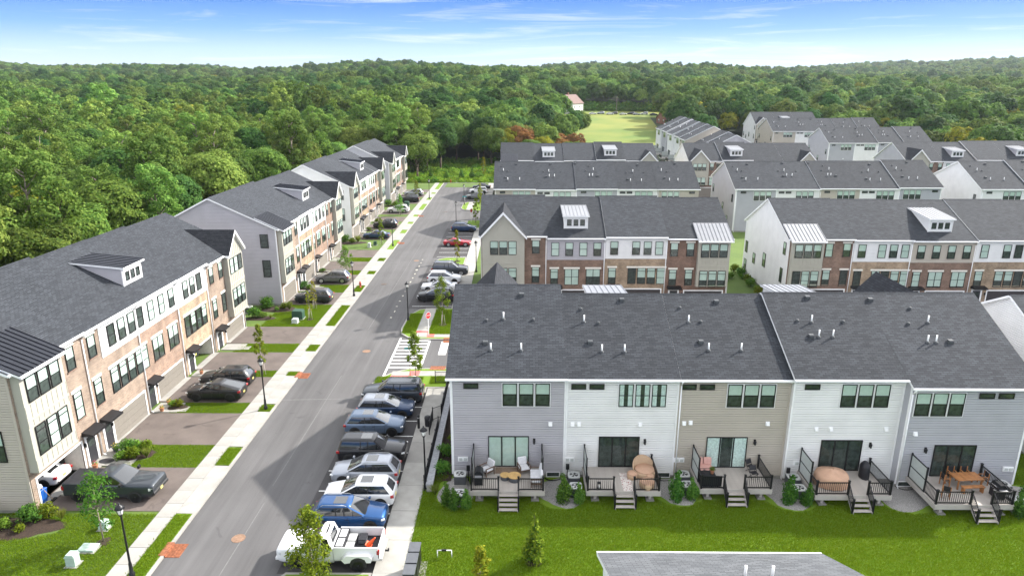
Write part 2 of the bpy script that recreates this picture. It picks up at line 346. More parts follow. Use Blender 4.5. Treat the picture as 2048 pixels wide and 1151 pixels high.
# lawns
LAWNS = []
def lawn(x0, x1, y0, y1, z=0.10, m_='lawn_soil', dens=1.0):
    if dens: LAWNS.append((x0, x1, y0, y1, z, dens))
    return sheet('lawn', x0, x1, y0, y1, z, m_)
lawn(-6.48, 46, 18, 43.3); lawn(34.6, 60, 43.31, 61.8, 0.1, 'lawn_soil', 0.6)
lawn(-62, -23.52, 12, 195.2, 0.06, 'lawn_far', 0)
lawn(26.2, 33.5, 71, 128.3, 0.09, 'lawn_far', 0); lawn(-6.48, 26.2, 98.5, 128.3, 0.09, 'lawn_far', 0); lawn(33.5, 110, 99.5, 128.3, 0.09, 'lawn_far', 0)
lawn(33.9, 42.2, 128.31, 215, 0.095, 'lawn_far', 0); lawn(73.5, 140, 188.9, 216, 0.09, 'lawn_far', 0); lawn(-20, 52, 187.2, 260, 0.05, 'lawn_far', 0)
lawn(-6.48, -4.7, 83, 139, 0.095, 'lawn_far', 0); lawn(79, 97, 128.31, 188, 0.09, 'lawn_far', 0)
# meadow behind the far blocks
mp_ = []
for y in [300 + 10 * i for i in range(18)]:
    mp_.append([(22 + (66 + (y - 300) * 0.11 + (34 if y > 435 else 0) - 22) * j / 8, y, hgt(22 + (66 + (y - 300) * 0.11 + (34 if y > 435 else 0) - 22) * j / 8, y) + 0.05) for j in range(9)])
struct('meadow', MB().grid(mp_), 'meadow_grass')
# ---- kerbs
kerb = struct('kerb', MB().box(-21.22, -21.03, 8, 195.2, -0.1, 0.13), 'walk_concrete')
struct('kerb', MB().box(-21.2, -8, 195.21, 195.4, -0.1, 0.13), 'walk_concrete')
# ---- left sidewalk in slabs
sw = struct('sidewalk', MB().box(-23.5, -22.32, 8, 195.2, -0.2, 0.07), 'concrete')
sl = [MB().box(0.0, 1.166, 0.0, 1.497, 0.0, 0.05 + 0.004 * k).mesh('slab', 'walk_concrete') for k in range(3)]
k = 0; y = 26.0
while y < 195:
    ob('slab', sl[rnd.randrange(3)], sw, (-23.493, y, 0.074)); y += 1.524; k += 1
DRIVES = [(38.85, 44.2), (47.5, 52.85), (54.9, 60.4), (62.0, 66.7), (69.2, 74.6), (82.9, 88.2), (91.9, 97.2), (99.6, 105.0), (107.6, 113.0), (120.9, 126.2), (130.0, 135.3), (138.0, 143.2), (146.0, 151.2), (159.7, 165.0), (169.4, 174.7), (177.4, 182.6)]
for i, (a, b) in enumerate(DRIVES):
    fx = -31.5 if b < 80 else -29.9
    o = struct('driveway', MB().face([(fx - 0.5, a, 0.10), (-23.51, a, 0.085), (-23.51, b, 0.085), (fx - 0.5, b, 0.10)]), 'asphalt_drive')
    # concrete apron down to the road
    ap = struct('driveway_apron', MB().prism([(-22.31, -0.1), (-21.23, -0.1), (-21.23, 0.105), (-22.31, 0.122)], 'y', a - 0.25, b + 0.25), 'walk_concrete')
    ob('threshold', MB().box(fx - 0.38, fx + 0.25, a + 0.2, b - 0.2, 0, 0.125).mesh('threshold', 'walk_concrete'), o)
# grass verge between the aprons
edges = [8] + [v for a, b in DRIVES for v in (a - 0.25, b + 0.25)] + [195]
for i in range(0, len(edges), 2):
    a, b = edges[i], edges[i + 1]
    if b - a < 0.5: continue
    mid = (a + b) / 2
    if b - a > 5:
        segs = [(a, b)]
    else: segs = [(a + 0.1, b - 0.1)]
    for s, e in segs:
        m = MB().prism([(-22.3, s), (-21.24, s + 0.05), (-21.24, e - 0.05), (-22.3, e)], 'z', -0.1, 0.10)
        tag(ob('verge', m.mesh('verge', 'lawn_soil')), kind='structure'); LAWNS.append((-22.28, -21.26, s + 0.1, e - 0.1, 0.10, 1.0 if s < 110 else 0.0))
# ---- right sidewalk in slabs
sw2 = struct('sidewalk', MB().box(-8.3, -6.5, 8, 62.3, -0.2, 0.07).box(-8.3, -6.5, 71.0, 139, -0.2, 0.07).box(-8.3, -6.5, 151.5, 195, -0.2, 0.07), 'concrete')
slb = [MB().box(0, 1.786, 0, 2.972, 0, 0.05 + 0.005 * k).mesh('slab', ('concrete', 'walk_concrete')[k % 2]) for k in range(3)]
for a, b in ((24, 57), (81.6, 139), (151.5, 195)):
    y = a
    while y < b - 2.9: ob('slab', slb[rnd.randrange(3)], sw2, (-8.292, y, 0.074)); y += 3.0
# ---- islands with kerb ring, grass, walk and ramps
def island(pts, zc=0.13, inset=0.17, grass=True):
    struct('kerb', MB().prism(pts, 'z', -0.1, zc), 'walk_concrete')
    cx = sum(p[0] for p in pts) / len(pts); cy_ = sum(p[1] for p in pts) / len(pts)
    out = []
    for x, y in pts:
        d = math.hypot(x - cx, y - cy_); out.append((x + (cx - x) * inset / d * 1.2, y + (cy_ - y) * inset / d * 1.2))
    o = polysheet('lawn', out, zc + 0.004, 'lawn_soil')
    return out
islS = [(-13.9, 57.0), (-13.8, 58.6), (-13.2, 60.2), (-12.2, 61.6), (-10.8, 62.45), (-9.0, 62.6), (-4.7, 62.6), (-4.7, 58.2), (-8.4, 58.1), (-8.4, 57.0)]
island(islS); LAWNS.append((-13.4, -9, 57.4, 60.4, 0.134, 1.2)); LAWNS.append((-8.2, -4.9, 59.0, 60.6, 0.134, 1.2))
islN = [(-8.0, 70.6), (-10.6, 70.7), (-12.2, 71.2), (-13.1, 72.3), (-13.4, 74.0), (-13.3, 77.4), (-12.9, 79.6), (-12.2, 81.0), (-10.8, 81.5), (-4.8, 81.5), (-4.8, 70.6)]
island(islN); LAWNS.append((-13.0, -11.6, 72.5, 79.4, 0.134, 1.0)); LAWNS.append((-10.0, -5, 72.2, 80.8, 0.134, 1.0))
island([(-13.0, 103.3), (-13.2, 104.6), (-12.7, 106.6), (-11.6, 107.5), (-8.34, 107.7), (-8.34, 103.2)])
island([(-12.9, 132.5), (-12.6, 136.5), (-11.6, 138.6), (-9.5, 139.4), (-5.0, 139.4), (-5.0, 131.5), (-8.34, 131.5)])
island([(-5.0, 150.6), (-10.2, 150.7), (-12.0, 151.5), (-12.9, 153.5), (-12.9, 160.0), (-12.0, 162.0), (-8.34, 162.5), (-5.0, 162.5)])
# walks on the corner islands (a strip along the street, a strip along the lane, red pads at the ramps)
def strip(x0, x1, y0, y1, z=0.141, m_='walk_concrete', n='walk'): return sheet(n, x0, x1, y0, y1, z, m_)
strip(-11.5, -10.1, 71.2, 81.4); strip(-10.09, -4.8, 71.2, 72.2); strip(-11.5, -10.1, 72.6, 73.2, 0.146, 'tactile_red', 'tactile_pad'); strip(-10.09, -9.3, 71.2, 72.2, 0.146, 'tactile_red', 'tactile_pad')
strip(-12.2, -10.5, 58.0, 61.8); strip(-10.49, -4.8, 60.7, 61.9); strip(-12.2, -10.5, 60.3, 60.8, 0.146, 'tactile_red', 'tactile_pad'); strip(-10.49, -9.5, 60.7, 61.9, 0.146, 'tactile_red', 'tactile_pad')
strip(-11.6, -10.2, 132.8, 138.9, 0.141); strip(-11.6, -10.2, 151.2, 162.0, 0.141); strip(-8.3, -4.75, 54.2, 58.0, 0.12)
# ---- painted markings
def mark(x0, x1, y0, y1, m_='line_white', n='stall_line', z=0.008): ob(n, MB().face([(x0, y0, z), (x1, y0, z), (x1, y1, z), (x0, y1, z)]).mesh(n, m_), road)
for i in range(8): mark(-13.75, -8.36, 36.25 + 2.58 * i - 0.05, 36.25 + 2.58 * i + 0.05)
for y in (82.6, 86.3, 89.9, 93.2, 96.6, 100.0): mark(-13.4, -8.36, y - 0.05, y + 0.05)
for y in (108.6, 111.6, 114.6, 117.6, 120.8, 124.0, 127.3, 130.4): mark(-13.2, -8.36, y - 0.05, y + 0.05)
for y in (165.5, 170, 174.5, 179): mark(-13.0, -8.36, y - 0.05, y + 0.05)
mark(-13.05, -12.85, 60.9, 71.2, n='crosswalk_stripe'); mark(-9.75, -9.55, 62.7, 70.5, n='crosswalk_stripe')
for i in range(9): mark(-12.84, -9.76, 62.9 + 0.92 * i, 63.2 + 0.92 * i, n='crosswalk_stripe')
ob('stop_line', MB().face([(-8.3, 66.4, 0.004), (-7.5, 66.4, 0.004), (-7.5, 70.2, 0.004), (-8.3, 70.2, 0.004)]).mesh('stop_line', 'line_white'), road)
for y in np.arange(78, 108, 2.2):
    mark(-15.4 + rnd.uniform(-.1, .1), -15.2, y, y + rnd.uniform(0.2, 0.7), 'line_worn', 'paint_dash')
# sealed joints and a trench patch in the asphalt
mat('patch', (0.125, 0.122, 0.122), 0.9, 0.1, 0.8, 0.2, 50); mat('sealer', (0.14, 0.138, 0.136), 0.9, 0.1)
ob('seam_line', MB().face([(-21.0, 55.6, 0.003), (-13.8, 55.9, 0.003), (-13.8, 55.98, 0.003), (-21.0, 55.7, 0.003)]).mesh('seam_line', 'sealer'), road)
for a, b in ((24, 40), (42, 61), (74, 120)):
    ob('seam_line', MB().face([(-17.2, a, 0.003), (-17.13, a, 0.003), (-17.0, b, 0.003), (-17.06, b, 0.003)]).mesh('seam_line', 'sealer'), road)
# ---- mulch beds
def bed(cx, cy_, rx, ry, n='mulch_bed', m_='mulch', z=0.12, seed=1, parent=None):
    r_ = random.Random(seed); pts = []
    for i in range(22):
        t = 2 * math.pi * i / 22; q = 1 + 0.12 * math.sin(3 * t + seed) + r_.uniform(-.04, .04)
        pts.append((cx + rx * q * math.cos(t), cy_ + ry * q * math.sin(t)))
    m = MB(); c = (cx, cy_, z + 0.06)
    for i in range(22):
        a, b = pts[i], pts[(i + 1) % 22]
        a2 = (cx + (a[0] - cx) * .7, cy_ + (a[1] - cy_) * .7); b2 = (cx + (b[0] - cx) * .7, cy_ + (b[1] - cy_) * .7)
        m.face([(*a, z - 0.05), (*b, z - 0.05), (*b2, z + 0.04), (*a2, z + 0.04)], 0, True); m.face([(*a2, z + 0.04), (*b2, z + 0.04), c], 0, True)
    return tag(ob(n, m.mesh(n, m_)), kind='structure')
BEDS_L = [(-33, 37.0, 4.2, 1.25), (-29.2, 46.0, 1.6, 1.1), (-29.6, 53.9, 1.0, 0.7), (-31.0, 77.6, 2.0, 0.9), (-30.0, 81.0, 2.6, 1.2), (-29.4, 89.9, 1.6, 0.9), (-29.0, 98.6, 1.2, 0.6), (-29.5, 118.5, 2.6, 1.4), (-28.6, 129.0, 1.0, .7), (-28.6, 137.0, 1.0, .6), (-29.3, 156.5, 2.4, 1.3)]
for i, b in enumerate(BEDS_L): bed(*b, seed=i)
for i, (x, y, rx, ry) in enumerate([(3.0, 41.3, 1.75, 2.0), (11.0, 41.6, 1.8, 1.9), (18.6, 41.4, 2.0, 2.2), (26.2, 41.0, 2.0, 2.0), (34.6, 40.2, 2.0, 2.2), (-4.2, 41.2, 1.3, 2.0)]): bed(x, y, rx, ry, 'gravel_bed', 'gravel', 0.12, i + 30)
# ============================================================ townhouses
ROT = {'f': 0.0, 'b': math.pi, 'l': -math.pi / 2, 'r': math.pi / 2}
_wc = {}
def win_mesh(w, h, style, trim):
    k = (round(w, 2), round(h, 2), style, trim)
    if k in _wc: return _wc[k]
    f = MB(); a = -w / 2; b = w / 2; t = 0.055
    if trim:
        q = 0.055
        f.box(a - q, a, -0.04, 0, -q, h + q, 1); f.box(b, b + q, -0.04, 0, -q, h + q, 1); f.box(a, b, -0.04, 0, -q, 0, 1); f.box(a, b, -0.04, 0, h, h + q, 1)
    f.face([(a, -0.012, 0), (b, -0.012, 0), (b, -0.012, h), (a, -0.012, h)], 2)
    f.box(a, a + t, -0.075, -0.001, 0, h); f.box(b - t, b, -0.075, -0.001, 0, h); f.box(a + t, b - t, -0.073, -0.001, 0, t); f.box(a + t, b - t, -0.073, -0.001, h - t, h)
    hh = h
    if style == 'dht': hh = h * 0.80; f.box(a + t, b - t, -0.071, -0.001, hh - 0.02, hh + 0.035)
    if style in ('dh', 'dht', 'dbl'): f.box(a + t, b - t, -0.069, -0.001, hh * 0.5 - 0.02, hh * 0.5 + 0.025)
    if style == 'dbl': f.box(-0.03, 0.03, -0.071, -0.001, t, h - t)
    if style == 'slider':
        for x in (-w / 6, w / 6): f.box(x - 0.045, x + 0.045, -0.071, -0.001, t, h - t)
    fm = f.mesh('window', ['black_frame', 'white_trim', 'room_dark'])
    p = MB().face([(a + t, -0.05, t), (b - t, -0.05, t), (b - t, -0.05, h - t), (a + t, -0.05, h - t)]).mesh('pane', 'glass')
    bl = {}
    for fr in (0.45, 0.5, 1.0):
        zt = h - t; zb_ = t if fr == 1.0 else h - (h * fr if style != 'dht' else h * (fr + 0.1))
        m_ = MB().face([(a + t, -0.03, zb_), (b - t, -0.03, zb_), (b - t, -0.03, zt), (a + t, -0.03, zt)])
        m_.box(a + t, b - t, -0.034, -0.026, zb_ - 0.03, zb_)
        bl[fr] = m_.mesh('blind', 'blind_white')
    cu = MB(); n = 9
    for x0, x1 in ((a + t, a + w * 0.36), (b - w * 0.36, b - t)):
        rows = [[(x0 + (x1 - x0) * i / (n * 2), -0.03 - 0.012 * (i % 2), z) for i in range(n * 2 + 1)] for z in (t, h - t)]
        cu.grid(rows, 0, False)
    bl['c'] = cu.mesh('curtain', 'curtain')
    _wc[k] = (fm, p, bl); return _wc[k]
NOWIN = False
def window(par, at, x, z, w, h, style='dh', blind=None, trim=False, name='window'):
    if NOWIN: return
    """at = (side, plane coordinate); x = position along the wall in the house's own x (or y for the ends)"""
    side, pl = at; fm, p, bl = win_mesh(w, h, style, trim)
    loc = (x, pl, z) if side in 'fb' else (pl, x, z)
    o = ob(name, fm, par, loc, (0, 0, ROT[side])); ob('pane', p, o)
    if blind is None: blind = rnd.choice([0.45, 0.5, 0.5, 0.5, 1.0, 0])
    if blind: ob('curtain' if blind == 'c' else 'blind', bl[blind], o)
    return o
def laps(mb, wfun, z0, z1, P, m=0, pitch=0.178):
    """lapped horizontal boards; wfun(z) -> (u0,u1); P(u, z, d) -> point, d = distance proud of the wall"""
    n = max(1, int(round((z1 - z0) / pitch))); h = (z1 - z0) / n
    for i in range(n):
        a, b = z0 + i * h, z0 + (i + 1) * h
        (l0, r0), (l1, r1) = wfun(a), wfun(b)
        if r0 - l0 < 0.02: continue
        c = b - 0.030; q = (b - c) / h
        lc, rc = l1 + (l0 - l1) * q, r1 + (r0 - r1) * q
        mb.face([P(l0, a, 0.05), P(r0, a, 0.05), P(rc, c, 0.042), P(lc, c, 0.042)], m)
        mb.face([P(lc, c, 0.042), P(rc, c, 0.042), P(rc, c + 0.002, -0.012), P(lc, c + 0.002, -0.012)], m)
        mb.face([P(lc, c, -0.012), P(rc, c, -0.012), P(r1, b, -0.012), P(l1, b, -0.012)], m)
        mb.face([P(l0, a, -0.012), P(r0, a, -0.012), P(r0, a, 0.05), P(l0, a, 0.05)], m)
_mc = {}
def cached(k, fn):
    if k not in _mc: _mc[k] = fn()
    return _mc[k]
def lintel(h, x, z, w, y):
    if not NOWIN: ob('lintel', cached(('lin', round(w, 2)), lambda: MB().box(-w / 2 - 0.12, w / 2 + 0.12, -0.05, 0.0, 0, 0.22).mesh('lintel', 'lintel')), h, (x, y, z))
def brickwin(h, x, z, w, hh, style, y=-0.06, blind=None):
    if NOWIN: return
    window(h, ('f', y), x, z, w, hh, style, blind); lintel(h, x, z + hh + 0.003, w, y)
    ob('sill', cached(('sill', round(w, 2)), lambda: MB().box(-w / 2 - 0.06, w / 2 + 0.06, -0.07, 0, -0.1, -0.003).mesh('sill', 'brick_brown')), h, (x, y, z))
def seam_mesh(L, mat_): return cached(('seam', round(L, 2), mat_), lambda: MB().box(-0.022, 0.022, 0, L, 0.0, 0.05).mesh('seam', mat_))
def roof_bits(h, W, D, zb, zr, yr, spots, group=''):
    """plumbing pipes 'p', square vents 'v', small round vents 's' on the back slope: (kind, u from the left as seen, t up the slope)"""
    sb = (zr - zb) / (D - yr)
    pm = cached('pipe', lambda: MB().tube((0, 0, -0.1), (0, 0, 0.55), 0.055, None, 8).mesh('vent_pipe', 'pvc_white'))
    fl = cached('flash', lambda: MB().lathe([(0.16, -0.06), (0.14, 0.05), (0.07, 0.10)], n=10).mesh('pipe_collar', 'vent_grey'))
    vm = cached('vent', lambda: MB().prism([(-0.16, -0.1), (0.16, -0.1), (0.16, 0.14), (0.1, 0.2), (-0.16, 0.2)], 'x', -0.17, 0.17).mesh('roof_vent', 'vent_grey'))
    sm_ = cached('svent', lambda: MB().lathe([(0.12, -0.08), (0.13, 0.1), (0.1, 0.15), (0.0, 0.17)], n=9).mesh('roof_vent', 'vent_grey'))
    for k, u, t in spots:
        y = D - t * (D - yr); z = zb + 0.18 + sb * (D - y); x = W - u
        if k == 'p': o = ob('vent_pipe', pm, h, (x, y, z)); ob('pipe_collar', fl, o)
        else: ob('roof_vent', vm if k == 'v' else sm_, h, (x, y, z))

def townhouse(label, loc, rz, W, D, zf, zb, zr, yr=None, sid='white_siding', front=None, back=None, ends='', endwins=(), rake=None, group=None, roofmat='shingle', spots=(), down=True, back_gut=True, e=0.35):
    h = thing('townhouse', label, 'house', loc, rz, group)
    yr = yr or D / 2; sf = (zr - zf) / yr; sb = (zr - zb) / (D - yr)
    i = 0.004
    # ---- walls
    m = MB()
    zt = lambda y: zf + sf * y if y < yr else zb + sb * (D - y)
    def endw(z):
        if z <= min(zf, zb): return (0, D)
        return (max(0, (z - zf) / sf), min(D, D - (z - zb) / sb))
    for side, x, sg in (('l', i, -1), ('r', W - i, 1)):
        if side in ends:
            mm = min(zf, zb)
            laps(m, lambda z: (0, D), 0.3, mm, lambda u, z, d: (x + sg * d, u, z))
            laps(m, endw, mm, zr - 0.05, lambda u, z, d: (x + sg * d, u, z))
            m.face([(x - sg * 0.03, 0, 0.3), (x - sg * 0.03, D, 0.3), (x - sg * 0.03, D, zb), (x - sg * 0.03, yr, zr), (x - sg * 0.03, 0, zf)], 0)
            m.box(x - 0.01, x + sg * 0.012, 0, D, -0.2, 0.3, 1)
            for y in (0.06, D - 0.06): m.box(x, x + sg * 0.074, y - 0.07, y + 0.07, 0.3, (zf if y < 1 else zb) - 0.02, 2)
        else: m.face([(x, 0, -0.2), (x, D, -0.2), (x, D, zb), (x, yr, zr), (x, 0, zf)], 0)
    if front and front.get('open'):
        gw = min(4.7, W - 2.3); g0 = 0.55 if front.get('garage', 'r') == 'l' else W - 0.55 - gw
        for a, b, c, d_ in ((i, g0, -0.2, 2.25), (g0 + gw, W - i, -0.2, 2.25), (i, W - i, 2.25, zf)): m.face([(a, 0, c), (b, 0, c), (b, 0, d_), (a, 0, d_)], 0)
    else: m.face([(i, 0, -0.2), (W - i, 0, -0.2), (W - i, 0, zf), (i, 0, zf)], 0)
    if back:
        laps(m, lambda z: (i, W - i), 0.32, zb, lambda u, z, d: (u, D + d, z))
        m.box(i, W - i, D - 0.02, D + 0.015, -0.2, 0.32, 1)
        for x in (0.06, W - 0.06): m.box(x - 0.055, x + 0.055, D, D + 0.072, 0.32, zb - 0.02, 2)
    m.face([(i, D - 0.03, -0.2), (W - i, D - 0.03, -0.2), (W - i, D - 0.03, zb), (i, D - 0.03, zb)], 0)
    ob('wall', m.mesh('wall', [sid, 'foundation', 'white_trim' if sid != 'tan_siding' else 'tan_siding']), h)
    # ---- roof
    rl, rr = rake or ((0.32 if 'l' in ends else 0), (0.32 if 'r' in ends else 0))
    T = 0.18
    poly = [(-e, zf - e * sf + T), (yr, zr + T), (D + e, zb - e * sb + T), (D + e, zb - e * sb), (yr, zr), (-e, zf - e * sf)]
    ro = ob('roof', MB().prism(poly, 'x', -rl + 0.002, W + rr - 0.002, 1, [0, 0, 1, 1, 1, 1]).mesh('roof', [roofmat, 'white_trim']), h)
    ob('ridge_cap', MB().prism([(yr - 0.16, zr + T - 0.16 * sf + 0.012), (yr, zr + T + 0.035), (yr + 0.16, zr + T - 0.16 * sb + 0.012)], 'x', -rl, W + rr).mesh('ridge_cap', roofmat), h)
    ze_ = zf - e * sf; zeb = zb - e * sb
    gm = lambda n, y0, y1, z: ob(n, MB().box(-rl, W + rr, y0, y1, z + 0.03, z + 0.15).mesh(n, 'white_trim'), h)
    if front: gm('gutter', -e - 0.11, -e - 0.003, ze_)
    if back and back_gut: gm('gutter', D + e + 0.003, D + e + 0.11, zeb)
    if down:
        fr_ = front and not back; y = -0.14 if fr_ else D + 0.14; zz = ze_ if fr_ else zeb
        x = W - 0.12
        d = MB(); s_ = -1 if fr_ else 1
        d.path([(x, y + s_ * 0.32, zz + 0.05), (x, y, zz - 0.35), (x, y, 0.25), (x, y + s_ * 0.25, 0.12)], 0.05, 6)
        ob('downspout', d.mesh('downspout', 'white_trim'), h)
    # ---- back
    if back:
        P = ('b', D + 0.052); tr = sid != 'white_siding'
        zs = back.get('zs', zb - 0.85)
        for u in back.get('small', ()): window(h, P, W - u, zs, 1.02, 0.40, 'fixed', 0, False)
        if 'triple' in back:
            u = back['triple']; bb = back.get('blind', None)
            for k in range(3): window(h, P, W - (u + (k - 1) * 1.13), zb - 2.15, 1.0, 1.7, 'dh', bb if bb is not None else rnd.choice([0.5, 0.5, 0.45]), True)
        if 'slider' in back:
            u = back['slider']
            window(h, P, W - u, 0.98, 2.85, 2.38, 'slider', back.get('sblind', 0), False, 'sliding_door')
            lm = cached('wlamp', lambda: MB().box(-0.08, 0.08, -0.03, 0, -0.15, 0.22).tube((0, -0.13, -0.16), (0, -0.13, 0.1), 0.06, 0.085, 6).tube((0, -0.13, 0.1), (0, -0.13, 0.2), 0.1, 0.02, 6).mesh('wall_lamp', 'black_metal'))
            ob('wall_lamp', lm, h, (W - u - back.get('lamp', 1.95), D + 0.04, 2.95), (0, 0, math.pi))
            ob('door_sill', cached('dsill', lambda: MB().box(-1.5, 1.5, -0.06, 0, -0.2, 0).mesh('door_sill', 'white_trim')), h, (W - u, D + 0.02, 0.975), (0, 0, math.pi))
        vh = cached('vhood', lambda: MB().box(-0.14, 0.14, -0.03, 0, -0.14, 0.16).prism([(-0.17, -0.1), (-0.03, -0.12), (-0.03, 0.1), (-0.1, 0.1)], 'x', -0.11, 0.11).mesh('vent_hood', 'pvc_white'))
        for u, z in back.get('hoods', ()): ob('vent_hood', vh, h, (W - u, D + 0.04, z), (0, 0, math.pi))
        if 'meter' in back:
            mb_ = cached('meter', lambda: MB().box(-0.36, 0.36, -0.09, 0, -0.17, 0.17).box(-0.26, -0.05, -0.14, -0.09, -0.1, 0.1, 1).box(0.06, 0.27, -0.14, -0.09, -0.1, 0.1, 1).mesh('meter_box', ['pvc_white', 'vent_pale']))
            ob('meter_box', mb_, h, (W - back['meter'], D + 0.04, 1.55), (0, 0, math.pi))
    roof_bits(h, W, D, zb, zr, yr, spots)
    # ---- end windows
    for side, y, z, ww, hh in endwins:
        x = -0.052 if side == 'l' else W + 0.052
        window(h, (side, x), y, z, ww, hh, 'dh' if hh > 0.8 else 'fixed', None, False)
    if front: build_front(h, W, zf, sf, front)
    return h

def build_front(h, W, zf, sf, F):
    ty = F['type']; brick = F.get('brick', 'brick_pink'); up = F.get('up', 'white_siding')
    zu, hu = zf - 2.25, 1.7; zl, hl = zf - 5.98, 2.05
    zsplit = zf - 2.75
    gx = F.get('garage', 'r')                         # which side the garage is on
    gw = min(4.7, W - 2.3); gh = 2.25
    g0 = W - 0.55 - gw if gx == 'r' else 0.55
    dx = 1.1 if gx == 'r' else W - 1.1                # entry door centre
    global NOWIN
    NOWIN = bool(F.get('roof_only'))
    if not NOWIN: ground_floor(h, W, zf, F, ty, brick, g0, gw, gh, gx, dx, zsplit)
    bl = F.get('blind')
    front_upper(h, W, zf, sf, F, ty, brick, up, zu, hu, zl, hl, zsplit, bl)
    NOWIN = False
def ground_floor(h, W, zf, F, ty, brick, g0, gw, gh, gx, dx, zsplit):
    # brick face with the garage opening left out
    b = MB(); zt = zf if ty == 'bay' else zsplit
    b.box(0.006, g0, -0.06, -0.002, -0.2, gh); b.box(g0 + gw, W - 0.006, -0.06, -0.002, -0.2, gh); b.box(0.006, W - 0.006, -0.06, -0.002, gh, zt - 0.003)
    b.box(0.006, W - 0.006, -0.09, -0.06, 2.78, 2.95)
    ob('brick_wall', b.mesh('brick_wall', brick), h)
    ob('garage_trim', MB().box(g0 - 0.14, g0 - 0.002, -0.10, -0.062, 0, gh + 0.14).box(g0 + gw + 0.002, g0 + gw + 0.14, -0.10, -0.062, 0, gh + 0.14).box(g0, g0 + gw, -0.10, -0.062, gh + 0.002, gh + 0.14).mesh('garage_trim', 'white_trim'), h)
    if F.get('open'):
        g = MB(); g.box(g0 + 0.01, g0 + gw - 0.01, 0.02, 5.9, 0.02, 0.06, 1)
        a_, b_ = g0 + 0.01, g0 + gw - 0.01
        for q in ([(a_, 5.9, 0), (b_, 5.9, 0), (b_, 5.9, 2.4), (a_, 5.9, 2.4)], [(a_, 0, 0), (a_, 5.9, 0), (a_, 5.9, 2.4), (a_, 0, 2.4)], [(b_, 0, 0), (b_, 5.9, 0), (b_, 5.9, 2.4), (b_, 0, 2.4)], [(a_, 0, 2.4), (b_, 0, 2.4), (b_, 5.9, 2.4), (a_, 5.9, 2.4)]): g.face(q)
        ob('garage_interior', g.mesh('garage_interior', ['lintel', 'concrete']), h)
    else:
        gd = ob('garage_door', MB().face([(g0, -0.006, 0), (g0 + gw, -0.006, 0), (g0 + gw, -0.006, gh), (g0, -0.006, gh)]).mesh('garage_door', 'black_frame'), h)
        pm = cached(('gpanel', round(gw, 2), F.get('gmat')), lambda: MB().box(0.01, gw - 0.01, -0.05, -0.008, 0.012, gh / 4 - 0.012).mesh('panel', F.get('gmat', 'garage_taupe')))
        for k in range(4): ob('panel', pm, gd, (g0, 0, k * gh / 4))
    # entry door, canopy, lamp
    d = ob('entry_door', MB().box(dx - 0.48, dx + 0.48, -0.10, -0.062, 0.15, 2.3).mesh('entry_door', 'door_dark'), h)
    ob('door_frame', MB().box(dx - 0.68, dx - 0.49, -0.12, -0.062, 0.15, 2.5).box(dx + 0.49, dx + 0.68, -0.12, -0.062, 0.15, 2.5).box(dx - 0.49, dx + 0.49, -0.12, -0.062, 2.31, 2.5).mesh('door_frame', 'white_trim'), h)
    ob('door_pane', MB().box(dx - 0.3, dx + 0.3, -0.105, -0.1005, 1.5, 2.1).mesh('door_pane', 'room_dark'), d)
    ob('handle', MB().box(dx + 0.34, dx + 0.40, -0.16, -0.1005, 1.0, 1.25).mesh('handle', 'metal_light'), d)
    ob('canopy', MB().prism([(-0.92, 2.62), (-0.065, 2.62), (-0.065, 2.95), (-0.92, 2.76)], 'x', dx - 0.85, dx + 0.85).mesh('canopy', 'black_metal'), h)
    wl = cached('flamp', lambda: MB().box(-0.07, 0.07, -0.03, 0, -0.1, 0.2).tube((0, -0.12, -0.12), (0, -0.12, 0.1), 0.05, 0.08, 6).tube((0, -0.12, 0.1), (0, -0.12, 0.2), 0.09, 0.02, 6).mesh('wall_lamp', 'black_metal'))
    ob('wall_lamp', wl, h, (g0 - 0.3 if gx == 'r' else g0 + gw + 0.3, -0.065, 1.85))
    ob('step', MB().box(dx - 0.8, dx + 0.8, -0.9, -0.1, -0.1, 0.14).mesh('step', 'walk_concrete'), h)
